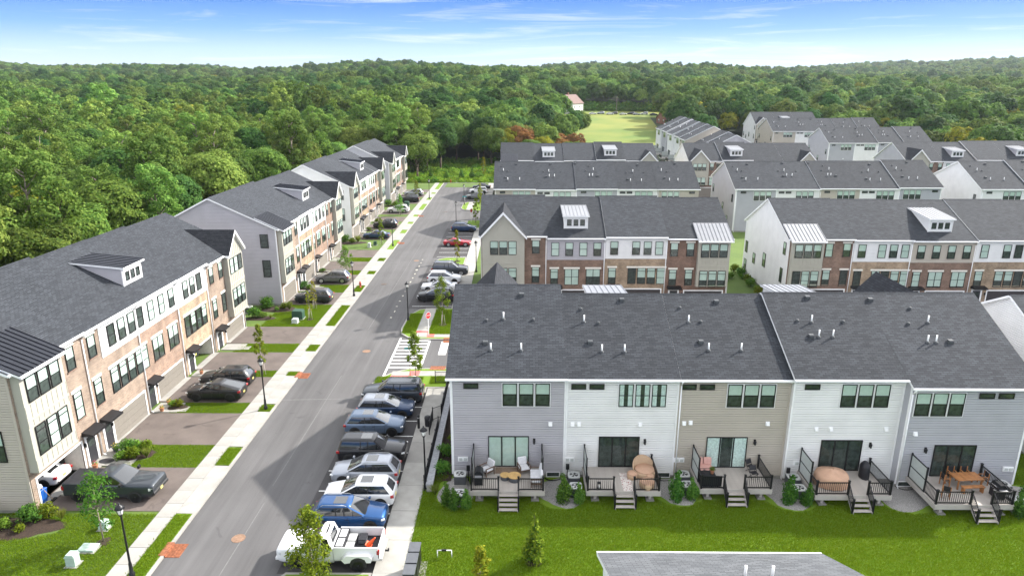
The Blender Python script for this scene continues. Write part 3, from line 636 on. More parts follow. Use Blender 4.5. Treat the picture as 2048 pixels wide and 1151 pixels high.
def front_upper(h, W, zf, sf, F, ty, brick, up, zu, hu, zl, hl, zsplit, bl):
    if ty == 'bay':
        wb = F.get('wb', 3.9); x0 = 0.12 if F['side'] == 'L' else W - 0.12 - wb; x1 = x0 + wb; xc = (x0 + x1) / 2; yb = -0.62
        bay = MB().box(x0, x1, yb, -0.062, 2.97, zf + 0.0)
        for k in range(9):
            x = x0 + 0.02 + (wb - 0.08) * k / 8
            for za, zc in ((2.97, zl - 0.12), (zl + hl + 0.12, zu - 0.12), (zu + hu + 0.12, zf)):
                if zc - za > 0.1: bay.box(x, x + 0.045, yb - 0.025, yb - 0.001, za, zc, 1)
        for z in (2.97, zl + hl + 0.5): bay.box(x0 - 0.005, x1 + 0.005, yb - 0.04, yb - 0.001, z - 0.0, z + 0.16, 1)
        ob('bay', bay.mesh('bay', ['cream_batten', 'cream_batten']), h)
        for k in range(3):
            x = xc + (k - 1) * 1.12
            window(h, ('f', yb - 0.002), x, zu, 0.98, hu, 'dh', bl, False); window(h, ('f', yb - 0.002), x, zl, 0.98, hl, 'dht', bl, False)
        n = F.get('nb', 2); r0, r1 = (x1, W) if F['side'] == 'L' else (0, x0)
        for k in range(n):
            x = r0 + (r1 - r0) * ((k + 0.5) / n if n > 1 else 0.5); x = r0 + 0.85 + (r1 - r0 - 1.7) * k / max(1, n - 1) if n > 1 else x
            brickwin(h, x, zu, 0.92, hu, 'dh', blind=bl); brickwin(h, x, zl, 0.92, hl, 'dht', blind=bl)
        if F['roof'] == 'metal':
            mm = F.get('metal', 'metal_black'); ya, yc = -0.98, 2.5; off = 0.31
            a0, a1 = x0 - 0.28 * (F['side'] == 'L'), x1 + 0.28 * (F['side'] == 'R')
            if F['side'] == 'L': a1 = x1 + 0.12
            else: a0 = x0 - 0.12
            mr_ = ob('metal_roof', MB().prism([(ya, zf + off + sf * ya), (yc, zf + off + sf * yc), (yc, zf + off - 0.14 + sf * yc), (ya, zf + off - 0.16 + sf * ya)], 'x', a0, a1, 1, [0, 0, 1, 1]).mesh('metal_roof', [mm, 'white_trim']), h)
            L = (yc - ya) * math.hypot(1, sf); n = int((a1 - a0) / 0.45)
            for k in range(n + 1): ob('seam', seam_mesh(L, mm), mr_, (a0 + 0.03 + (a1 - a0 - 0.06) * k / n, ya, zf + off + sf * ya + 0.001), (math.atan(sf), 0, 0))
            ob('bay_gutter', MB().box(a0, a1, ya - 0.1, ya - 0.003, zf + off + sf * ya - 0.16, zf + off + sf * ya - 0.02).mesh('bay_gutter', 'white_trim'), h)
        else:
            hw = wb / 2 + 0.28; rise = hw * 1.08; ze = zf - 0.02; zg = ze + rise; ya = yb - 0.34
            yi = (zg - zf - 0.18) / sf; y0 = (ze - zf - 0.18) / sf
            g = MB(); t = 0.16
            for sg in (-1, 1):
                q = [(xc + sg * hw, ya, ze), (xc, ya, zg), (xc, yi, zg), (xc + sg * hw, y0, ze)]
                q = q if sg < 0 else q[::-1]
                g.face(q, 0); g.face([(p[0], p[1], p[2] - t) for p in q[::-1]], 1)
                # rake board
                g.face([(xc + sg * hw, ya, ze), (xc, ya, zg), (xc, ya, zg - 0.34), (xc + sg * hw, ya, ze - 0.30)], 1)
                g.face([(xc + sg * hw, ya, ze), (xc + sg * hw, y0, ze), (xc + sg * hw, y0, ze - t), (xc + sg * hw, ya, ze - 0.30)], 1)
                g.face([(xc + sg * hw, ya, ze - 0.30), (xc, ya, zg - 0.34), (xc, ya + 0.34, zg - 0.34), (xc + sg * hw, ya + 0.34, ze - 0.30)], 1)
            ob('gable_roof', g.mesh('gable_roof', ['shingle_dark', 'white_trim']), h)
            gw_ = MB().face([(x0, yb, zf), (x1, yb, zf), (xc, yb, zf + (wb / 2) * 1.08)], 0)
            for k in range(1, 8):
                x = x0 + 0.02 + (wb - 0.08) * k / 8; top = zf + (wb / 2 - abs(x - xc)) * 1.06
                gw_.box(x, x + 0.045, yb - 0.025, yb - 0.001, zf + 0.002, top, 0)
            ob('gable_wall', gw_.mesh('gable_wall', 'cream_batten'), h)
    else:
        st = F.get('strip', 0) * W + 0.006
        if st > 0.1: ob('brick_strip', MB().box(0.006, st - 0.003, -0.06, -0.002, zsplit, zf).mesh('brick_strip', brick), h)
        s = MB(); laps(s, lambda z: (st, W - 0.006), zsplit, zf - 0.02, lambda u, z, d: (u, -0.05 - d, z))
        s.box(st, W - 0.006, -0.125, -0.05, zsplit - 0.002, zsplit + 0.14, 1)
        s.box(st, st + 0.11, -0.122, -0.05, zsplit + 0.142, zf - 0.02, 1); s.box(W - 0.11, W - 0.006, -0.122, -0.05, zsplit + 0.142, zf - 0.02, 1)
        ob('upper_siding', s.mesh('upper_siding', [up, up if up != 'tan_siding' else 'tan_siding']), h)
        P = ('f', -0.105)
        if ty == 'dormer':
            for k in range(4): window(h, P, W * (0.14 + 0.24 * k), zu, 0.95, hu, 'dh', bl, False)
            brickwin(h, W * 0.13, zl, 0.95, hl, 'dht', blind=bl); brickwin(h, W * 0.43, zl, 1.75, hl, 'dbl', blind=bl); brickwin(h, W * 0.80, zl, 1.75, hl, 'dbl', blind=bl)
        else:
            n = F.get('one', True); xg = W * (0.68 if n else 0.5)
            for k in range(3): window(h, P, xg + (k - 1) * 1.42, zu, 0.95, hu, 'dh', bl, False)
            if n:
                if st > 0.1: brickwin(h, W * 0.13, zu, 0.92, hu, 'dh', blind=bl)
                else: window(h, P, W * 0.14, zu, 0.95, hu, 'dh', bl, False)
                brickwin(h, W * 0.12, zl, 0.95, hl, 'dht', blind=bl)
            for k in range(4): window(h, ('f', -0.06), xg + (k - 1.5) * 1.2, zl, 1.02, hl, 'dht', bl, False)
            lintel(h, xg, zl + hl + 0.003, 4.7, -0.06)
        if F.get('dormer'):
            yd = 1.5; wd = 2.9; hd = 1.55; xc = W / 2; a, c = xc - wd / 2, xc + wd / 2; sd = F.get('sd', 0.10)
            zb0 = zf + 0.18 + sf * yd; zt_ = zb0 + hd; yi = yd + hd / (sf - sd)
            dm = MB().face([(a, yd, zb0 - 0.15), (c, yd, zb0 - 0.15), (c, yd, zt_), (a, yd, zt_)], 0)
            for x in (a, c): dm.face([(x, yd, zb0), (x, yi, zt_ + sd * (yi - yd)), (x, yd, zt_)], 1)
            for x in (a, c): dm.box(x - 0.05, x + 0.05, yd - 0.04, yd + 0.06, zb0 - 0.12, zt_, 0)
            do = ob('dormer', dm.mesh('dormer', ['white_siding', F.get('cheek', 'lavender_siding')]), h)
            for k in range(3): window(do, ('f', yd - 0.003), xc + (k - 1) * 0.82, zb0 + 0.35, 0.58, 0.80, 'fixed', 0, True)
            mm = F.get('metal', 'metal_black'); yo = yd - 0.3; A0, A1 = a - 0.22, c + 0.22
            zr_ = lambda y: zt_ + 0.12 + sd * (y - yd)
            ob('dormer_roof', MB().prism([(yo, zr_(yo)), (yi + 0.3, zr_(yi + 0.3)), (yi + 0.3, zr_(yi + 0.3) - 0.12), (yo, zr_(yo) - 0.16)], 'x', A0, A1, 1, [0, 0, 1, 1]).mesh('dormer_roof', [mm, 'white_trim']), do)
            L = (yi + 0.3 - yo) * math.hypot(1, sd)
            for k in range(8): ob('seam', seam_mesh(L, mm), do, (A0 + 0.04 + (A1 - A0 - 0.08) * k / 7, yo, zr_(yo) + 0.001), (math.atan(sd), 0, 0))

mat('vent_pale', (0.5, 0.52, 0.5), 0.5, 0.05)
HALF = math.pi
LB = []   # collects built houses
# ---- near row seen from behind (row by the lawn)
def spotsA(W, k):
    return [[('s', 2.3, .56), ('p', 3.55, .58), ('s', 5.75, .57), ('v', 2.3, .31), ('p', 2.7, .24), ('p', 4.85, .24), ('v', 4.9, .86)],
            [('s', 1.4, .78), ('p', 1.55, .62), ('s', 2.6, .60), ('v', 1.85, .36), ('p', 2.6, .26), ('p', 4.2, .26), ('v', 4.6, .90)],
            [('s', 1.1, .80), ('p', 1.5, .62), ('s', 2.4, .62), ('v', 2.0, .37), ('p', 2.4, .28), ('p', 4.7, .28), ('v', 4.0, .88)],
            [('s', 1.7, .62), ('p', 2.7, .61), ('s', 5.0, .61), ('v', 2.2, .43), ('p', 2.75, .43), ('p', 3.75, .43), ('v', 3.2, .92)],
            [('s', 2.9, .80), ('p', 3.6, .64), ('s', 2.1, .62), ('p', 2.7, .42), ('p', 3.3, .42), ('v', 4.3, .42), ('v', 0.3, .90)]][k % 5]
A_DEF = [  # X left, X right, wall Y, siding, label, back spec
    (-4.6, 3.35, 43.2, 'lavender_siding', 'lavender-gray sided end townhouse beside the parking lot, seen from behind', dict(small=[1.4], triple=5.2, slider=3.98, lamp=1.8, sblind=1.0, blind=0.45, hoods=[(6.9, 4.3)], meter=0.75)),
    (3.35, 11.1, 43.2, 'white_siding', 'white sided townhouse between lavender and tan neighbours, round wicker daybed on its deck', dict(small=[0.85, 2.1], triple=5.25, slider=3.8, lamp=1.8, sblind=0, blind='c', hoods=[(0.5, 4.3), (0.95, 4.3), (5.2, 4.3)], meter=0.35)),
    (11.1, 18.75, 43.2, 'tan_siding', 'tan sided middle townhouse of the near row, pink cushions on its deck', dict(small=[0.65, 1.9], triple=4.95, slider=3.6, lamp=1.95, sblind='c', blind=0.45, hoods=[(0.5, 4.4), (0.95, 4.45), (6.3, 4.4)], meter=0.35)),
    (18.75, 26.3, 42.85, 'white_siding', 'white sided townhouse with a beige covered table on its deck', dict(small=[1.25], triple=4.9, slider=3.8, lamp=2.0, sblind=0, blind=0.5, hoods=[(1.9, 4.2), (2.9, 4.2), (6.7, 4.2)], meter=1.0)),
    (26.3, 34.5, 42.2, 'gray_siding', 'gray sided end townhouse at the right, wooden dining table on its deck', dict(small=[5.1, 6.4], triple=2.05, slider=3.7, lamp=-2.0, sblind=0, blind=0.45, hoods=[(0.8, 4.2)], meter=7.6)),
]
A_FRONT = {0: dict(type='bay', side='R', roof='gable', wb=5.3, roof_only=True), 1: dict(type='dormer', dormer=True, metal='metal_light', roof_only=True), 3: dict(type='dormer', dormer=True, metal='metal_light', roof_only=True, cheek='white_siding'), 4: dict(type='bay', side='L', roof='gable', wb=5.3, roof_only=True)}
for k, (xl, xr, y0, sid, lab, bk) in enumerate(A_DEF):
    W = xr - xl; D = 57.9 - y0; S = 0.475
    zr = 11.35 + (0.45 if k == 0 else 0) + (0.22 if k >= 3 else 0); yrid = 50.65 + (0.9 if k == 0 else 0) - (0.3 if k >= 3 else 0)
    zb = zr - S * (yrid - y0)
    if k == 4: zb = zr - S * (yrid - y0)
    townhouse(lab, (xr, 57.9, 0), math.pi, W, D, zr - S * (57.9 - yrid), zb, zr, 57.9 - yrid, sid, A_FRONT.get(k), bk, ends='r' if k == 0 else ('l' if k == 4 else ''), spots=spotsA(W, k), group='near row of townhouses seen from behind', rake=(0.32, 0.03) if k == 4 else ((0.03, 0.32) if k == 0 else (0.0, 0.1) if k == 3 else None), down=k in (2, 4))

# ---- fronts facing the camera across the lane behind the near row
def front_row(defs, Y, D, zf, zr, group, metal='metal_light', backs=False):
    n = len(defs)
    for k, (xl, xr, dz, sid, F, lab) in enumerate(defs):
        F = dict(F); F.setdefault('metal', metal)
        en = ('l' if k == 0 else '') + ('r' if k == n - 1 else '')
        ew = []
        if k == 0: ew = [('l', 1.3, zf - 2.3, 0.75, 1.6), ('l', D * .48, zf - 5.6, 1.0, 1.9), ('l', 1.6, zf - 6, 0.75, 1.9), ('l', D * .72, 2.6, 0.9, 1.5), ('l', D * .93, 3.4, 0.9, 1.7), ('l', D * .93, 0.8, 0.9, 1.6)]
        townhouse(lab, (xl, Y - F.get('jog', 0), dz), 0, xr - xl, D + F.get('jog', 0), zf, zf - 0.8, zr, D * .5 + F.get('jog', 0) * .5, sid, F, None, en, ew, group=group, rake=(0.32 if k == 0 else 0.0, 0.32 if k == n - 1 else 0.0), down=True)
dorm = lambda up, brick, **k: dict(type='dormer', up=up, brick=brick, dormer=True, **k)
grp = lambda up, brick, **k: dict(type='group', up=up, brick=brick, **k)
bay = lambda side, roof, brick, **k: dict(type='bay', side=side, roof=roof, brick=brick, **k)
G = 'townhouse fronts across the lane behind the near row'
front_row([
    (-4.5, 3.6, 0.25, 'gray_siding', bay('L', 'gable', 'brick_brown', nb=1, wb=5.2, gmat='garage_dark'), 'cream gabled front with brown brick strip, street-end townhouse behind the near roof'),
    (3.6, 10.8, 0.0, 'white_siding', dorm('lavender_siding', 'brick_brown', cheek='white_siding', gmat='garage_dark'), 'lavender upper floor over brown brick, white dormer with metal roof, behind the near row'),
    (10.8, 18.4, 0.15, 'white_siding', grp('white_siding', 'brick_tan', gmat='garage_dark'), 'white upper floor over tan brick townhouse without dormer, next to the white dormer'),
    (18.4, 26.1, -0.05, 'gray_siding', bay('R', 'metal', 'brick_maroon', gmat='garage_dark'), 'maroon brick end townhouse with cream bay under a light metal roof at the right corner'),
], 82.4, 16.0, 8.95, 12.55, G)
front_row([
    (33.6, 41.5, 0.0, 'white_siding', bay('L', 'metal', 'brick_brown', gmat='garage_dark'), 'end townhouse with tall bare white side wall and cream bay under a striped metal roof'),
    (41.5, 48.7, -0.1, 'white_siding', grp('white_siding', 'brick_tan', gmat='garage_dark'), 'white over tan brick townhouse left of the tan dormer house'),
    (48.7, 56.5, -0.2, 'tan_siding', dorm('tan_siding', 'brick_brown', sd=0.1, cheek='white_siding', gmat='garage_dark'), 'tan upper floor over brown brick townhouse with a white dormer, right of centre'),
    (56.5, 64.2, -0.1, 'white_siding', grp('white_siding', 'brick_tan', gmat='garage_dark'), 'white over tan brick townhouse right of the tan dormer house'),
    (64.2, 72.0, -0.2, 'gray_siding', dorm('white_siding', 'brick_brown', gmat='garage_dark'), 'partly cropped brick townhouse at the right picture edge behind the near row'),
], 82.9, 16.5, 8.75, 12.3, G)
# ---- second row seen from behind
def back_row(defs, Y, D, zb, zr, group, spot=True, ends_win=True, slider=False):
    n = len(defs)
    for k, (xl, xr, dz, sid, mir, lab) in enumerate(defs):
        W = xr - xl
        bk = dict(small=([0.9, 2.2] if k % 2 else [1.4]) if not mir else [W - 1.2], triple=W * (0.66 if not mir else 0.32), hoods=[(W * .6, 4.2)])
        if slider: bk['slider'] = W * 0.5
        en = ('r' if k == 0 else '') + ('l' if k == n - 1 else '')
        ew = [('r', 1.6, 5.6, 0.8, 1.6), ('r', D * .55, 3.0, 0.8, 1.6), ('r', D * .9, 5.5, 0.7, 1.5), ('r', D * .75, 1.0, 0.8, 1.5)] if k == 0 and ends_win else ()
        townhouse(lab, (xr, Y + D, dz), math.pi, W, D, zb + 0.4, zb, zr, None, sid, None, bk, en, ew, group=group, spots=[(a, u * W / 7.7, t) for a, u, t in spotsA(W, k + 2)] if spot else (), rake=(0.32 if k == n - 1 else 0.04, 0.32 if k == 0 else 0.04), down=k % 2 == 0)
G2 = 'second row of townhouses seen from behind'
back_row([(-4.3, 3.25, 0.0, 'tan_siding', False, 'tan end townhouse of the second back row, beside the street'),
          (3.25, 10.9, -0.12, 'white_siding', False, 'white townhouse second from the street in the second back row'),
          (10.9, 18.7, 0.05, 'gray_siding', False, 'gray townhouse in the middle of the second back row, centre of the picture'),
          (18.7, 26.1, 0.0, 'white_siding', False, 'white townhouse right of the gray one in the second back row'),
          (26.1, 33.8, 0.0, 'tan_siding', True, 'tan end townhouse at the right end of the second back row block')], 128.4, 16.3, 8.2, 12.25, G2)
back_row([(40.8, 48.4, 0.0, 'gray_siding', False, 'gray end townhouse with a long white side wall, right of the second back row gap'),
          (48.4, 56.4, 0.0, 'white_siding', False, 'white townhouse right of the gray end house in the second back row'),
          (56.4, 63.9, 0.12, 'tan_siding', False, 'tan townhouse in the middle of the right second back block'),
          (63.9, 71.1, 0.1, 'white_siding', False, 'white townhouse between the tan and the gray one of the right second back block'),
          (71.1, 79.0, 0.3, 'gray_siding', True, 'gray end townhouse at the right end of the right second back block')], 128.4, 16.3, 8.25, 12.3, G2)
back_row([(86.0, 94.6, 0.2, 'white_siding', False, 'white end townhouse with big blank white gable near the right edge'),
          (94.6, 102.4, 0.45, 'gray_siding', False, 'gray townhouse cut by the right edge in the second back row')], 127.6, 16.3, 8.2, 12.3, G2)
# ---- third row, fronts again
G3 = 'third row of townhouse fronts'
front_row([(-4.1, 3.9, 0.1, 'tan_siding', bay('L', 'metal', 'brick_brown', metal='metal_black'), 'street end townhouse of the third row with a dark metal bay roof'),
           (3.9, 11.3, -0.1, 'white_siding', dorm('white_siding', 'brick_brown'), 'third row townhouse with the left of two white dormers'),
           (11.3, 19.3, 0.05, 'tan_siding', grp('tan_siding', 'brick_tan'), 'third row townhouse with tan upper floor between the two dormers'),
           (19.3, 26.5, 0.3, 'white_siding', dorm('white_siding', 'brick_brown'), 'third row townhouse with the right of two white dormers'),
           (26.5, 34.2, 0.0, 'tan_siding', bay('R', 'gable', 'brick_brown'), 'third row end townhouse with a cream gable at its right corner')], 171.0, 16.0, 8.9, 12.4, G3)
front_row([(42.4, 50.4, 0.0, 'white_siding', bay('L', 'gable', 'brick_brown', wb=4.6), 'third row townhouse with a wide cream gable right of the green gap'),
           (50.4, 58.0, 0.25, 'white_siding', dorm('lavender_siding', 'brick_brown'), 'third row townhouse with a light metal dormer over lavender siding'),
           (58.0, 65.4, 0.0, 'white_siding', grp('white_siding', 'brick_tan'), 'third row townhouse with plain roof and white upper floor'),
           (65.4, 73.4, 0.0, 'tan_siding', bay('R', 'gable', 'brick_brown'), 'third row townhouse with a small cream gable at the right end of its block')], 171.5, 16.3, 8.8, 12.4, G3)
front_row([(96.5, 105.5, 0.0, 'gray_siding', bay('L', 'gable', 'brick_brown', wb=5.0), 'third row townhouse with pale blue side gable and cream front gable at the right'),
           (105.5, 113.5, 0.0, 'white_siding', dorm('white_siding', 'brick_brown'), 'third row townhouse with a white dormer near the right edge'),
           (113.5, 121.5, 0.3, 'tan_siding', grp('tan_siding', 'brick_tan'), 'third row tan townhouse near the right edge'),
           (121.5, 129.5, 0.3, 'white_siding', dorm('white_siding', 'brick_brown'), 'third row townhouse with a dormer cut by the right edge')], 172.5, 16.3, 8.7, 12.6, G3)
# ---- far blocks
G4 = 'far blocks of townhouses by the woods'
back_row([(96.2, 104.2, 0.6, 'gray_siding', False, 'far gray end townhouse with white side gable and a dark deck'),
          (104.2, 111.2, 0.6, 'white_siding', False, 'far white townhouse between two gray ones, deck with brown sofa'),
          (111.2, 119.0, 0.75, 'gray_siding', False, 'far gray townhouse second from the right end'),
          (119.0, 127.4, 1.0, 'white_siding', False, 'far white townhouse at the right end against the woods')], 216.5, 16, 9.0, 13.0, G4, slider=True)
back_row([(95.0, 103.4, 1.2, 'tan_siding', False, 'far tan end townhouse with a pinkish side gable'),
          (103.4, 111.0, 1.2, 'white_siding', False, 'far white townhouse right of the far tan one'),
          (111.0, 119.0, 1.2, 'gray_siding', False, 'far gray townhouse whose roof shows over the block in front'),
          (119.0, 127.0, 1.3, 'white_siding', False, 'far townhouse with only its roof showing, second from the woods'),
          (127.0, 135.0, 1.5, 'white_siding', False, 'farthest right roof showing over the block in front')], 262.0, 16, 9.0, 13.2, G4)
front_row([(98.5, 107.0, 2.2, 'white_siding', bay('L', 'gable', 'brick_brown', wb=4.6), 'farthest townhouse with a small cream gable against the trees'),
           (107.0, 115.0, 2.2, 'white_siding', dorm('white_siding', 'brick_brown'), 'farthest townhouse with a white dormer against the trees'),
           (115.0, 124.0, 2.2, 'white_siding', bay('R', 'gable', 'brick_brown', wb=4.0), 'farthest right townhouse with a dark little gable')], 292.0, 16, 9.0, 13.4, G4)
# block running away from the camera, backs with decks towards the meadow
names = ['nearest house of the receding block, broad pale gable above the third row', 'second house of the receding block, white rake board', 'third house of the receding block with a pinkish end wall', 'fourth house of the receding block, stepped roof', 'fifth house of the receding block', 'sixth house of the receding block', 'farthest house of the receding block, by the meadow']
yy = 199.0
for k in range(7):
    W = 8.0; dz = [0.2, 0.6, 1.6, 1.9, 2.2, 2.5, 2.8][k]; off = [0, 0, -1.6, -1.6, -2.2, -2.2, -2.6][k]
    y_ = yy + k * 8.0 + (2.0 if k > 1 else 0) + (2.0 if k > 4 else 0)
    D = 16.6
    townhouse(names[k], (70.2 + off, y_, dz), math.pi / 2, W, D, 8.8, 8.8, 12.9, None, ['gray_siding', 'white_siding', 'tan_siding', 'white_siding', 'white_siding', 'gray_siding', 'white_siding'][k] if k else 'lavender_siding', None,
              dict(small=[1.2], triple=5.0, slider=3.8) if k else dict(small=[1.2], triple=5.0), ends='l' if k in (0, 2) else '', rake=(0.3, 0.0), group='receding block of townhouses beside the meadow', spots=[(a, u, t) for a, u, t in spotsA(W, k)], down=False)
# ---- left row: fronts towards the street
GL = 'row of townhouses along the left side of the street'
def left_block(defs, X, zf, zr, D=16.2, metal='metal_black'):
    n = len(defs)
    for k, (ya, yb, dz, jog, sid, F, lab) in enumerate(defs):
        F = dict(F); F.setdefault('metal', metal)
        en = 'l' if k == 0 else ('r' if k == n - 1 else '')
        ew = [('l', 1.55, zf - 2.35, 1.0, 1.75), ('l', 1.55, zf - 6.1, 1.0, 2.2), ('l', D * .5, zf - 2.35, 1.0, 1.7), ('l', D * .8, zf - 6.0, 1.0, 2.0)] if k == 0 else ()
        townhouse(lab, (X + jog, ya, dz), math.pi / 2, yb - ya, D + jog, zf, zf - 0.6, zr, D * .48 + jog, sid, F, dict() if False else None, en, ew, group=GL, rake=(0.32 if k == 0 else 0.0, 0.32 if k == n - 1 else 0.0), down=True)
left_block([
    (38.6, 46.0, 0.0, 0.0, 'tan_siding', bay('L', 'metal', 'brick_pink', garage='l', open=True, nb=1, wb=4.1), 'nearest left townhouse with black metal bay roof and open garage holding a white car'),
    (46.0, 53.1, -0.05, 0.0, 'white_siding', grp('white_siding', 'brick_pink', strip=0.27), 'left townhouse with four ganged windows over a taupe garage door, second from the camera'),
    (53.1, 60.6, -0.25, -0.35, 'white_siding', dorm('white_siding', 'brick_red'), 'left townhouse with redder brick and a dormer in the nearest block'),
    (60.6, 66.9, -0.3, -0.35, 'white_siding', grp('white_siding', 'brick_tan', one=False, open=True), 'left tan brick townhouse with an open garage and tools inside'),
    (66.9, 74.9, -0.45, -0.2, 'lavender_siding', bay('R', 'gable', 'brick_pink'), 'left end townhouse with cream gabled bay at the far end of the nearest block'),
], -31.5, 9.95, 13.55)
left_block([
    (82.6, 90.6, 0.0, 0.1, 'lavender_siding', bay('L', 'metal', 'brick_pink', garage='l'), 'lavender side wall and cream bay, near end of the second left block'),
    (90.6, 97.4, 0.0, 0.0, 'white_siding', grp('white_siding', 'brick_tan', one=False), 'white over tan brick house behind the lavender end wall, second left block'),
    (97.4, 105.2, -0.25, -0.2, 'white_siding', dorm('white_siding', 'brick_red'), 'dormer house of the second left block, light brick'),
    (105.2, 113.2, -0.35, -0.1, 'white_siding', bay('R', 'gable', 'brick_red'), 'far end gabled bay house of the second left block'),
], -29.9, 9.9, 13.6)
left_block([
    (120.6, 128.6, 0.0, 0.1, 'white_siding', bay('L', 'gable', 'brick_pink', garage='l'), 'pale side wall and gabled bay, near end of the third left block'),
    (128.6, 135.6, 0.0, 0.0, 'white_siding', grp('white_siding', 'brick_tan', one=False), 'white over tan brick house of the third left block'),
    (135.6, 143.4, -0.2, -0.2, 'white_siding', dorm('white_siding', 'brick_red'), 'dormer house of the third left block'),
    (143.4, 151.4, -0.2, -0.1, 'white_siding', bay('R', 'gable', 'brick_pink'), 'far end gabled bay house of the third left block'),
], -29.9, 9.7, 13.4)
left_block([
    (159.4, 167.4, 0.0, 0.1, 'gray_siding', bay('L', 'gable', 'brick_pink', garage='l'), 'gray side wall and gabled bay, near end of the farthest left block'),
    (167.4, 175.0, 0.0, 0.0, 'white_siding', grp('white_siding', 'brick_red', one=False), 'redder brick house in the middle of the farthest left block'),
    (175.0, 183.0, -0.2, -0.1, 'white_siding', bay('R', 'gable', 'brick_brown'), 'last townhouse on the left before the woods, brown brick'),
], -29.9, 9.6, 13.4)
# ---- roof of the house just below the camera
townhouse('light gray shingle roof of the house cut by the bottom edge', (3.75, 8.45, 0), 0, 9.0, 16.2, 7.75, 7.75, 11.6, None, 'white_siding', None, dict(small=[1.2], triple=5.0), 'lr', roofmat='shingle_light', spots=[('p', 3.35, .42), ('p', 4.35, .42)], group=None, down=False)
# ============================================================ decks and what stands on them
mat('deck_board', (0.40, 0.365, 0.33), 0.75, 0.08, 3, 0.2, 30); mat('deck_fascia', (0.42, 0.39, 0.36), 0.7, 0.06, 2)
mat('screen_frost', (0.46, 0.49, 0.47), 0.45, 0.04); mat('cushion', (0.66, 0.66, 0.68), 0.9, 0.06, 6, 0.3, 20); mat('cushion_pink', (0.62, 0.36, 0.31), 0.9, 0.06, 6, 0.3, 20)
mat('wood', (0.34, 0.15, 0.055), 0.5, 0.25, 3); mat('wood_dark', (0.13, 0.085, 0.06), 0.6, 0.2, 3); mat('wood_tan', (0.52, 0.33, 0.13), 0.5, 0.12, 4)
mat('wicker', (0.45, 0.31, 0.20), 0.85, 0.22, 40, 0.8, 60); mat('cover_beige', (0.50, 0.31, 0.21), 0.8, 0.06, 2, 0.5, 4); mat('cover_black', (0.016, 0.016, 0.02), 0.55, 0.2, 3, 0.5, 6)
mat('ac_side', (0.085, 0.09, 0.10), 0.5, 0.1, 3); mat('ac_top', (0.50, 0.51, 0.50), 0.5, 0.06); mat('mat_brown', (0.20, 0.14, 0.10), 0.9, 0.15, 12)
mat('rug', (0.66, 0.62, 0.58), 0.9, 0, 9, 0, col2=(0.30, 0.10, 0.10), vrange=(0.52, 0.62)); mat('terracotta', (0.42, 0.19, 0.10), 0.8, 0.1)
DECKZ = 0.95
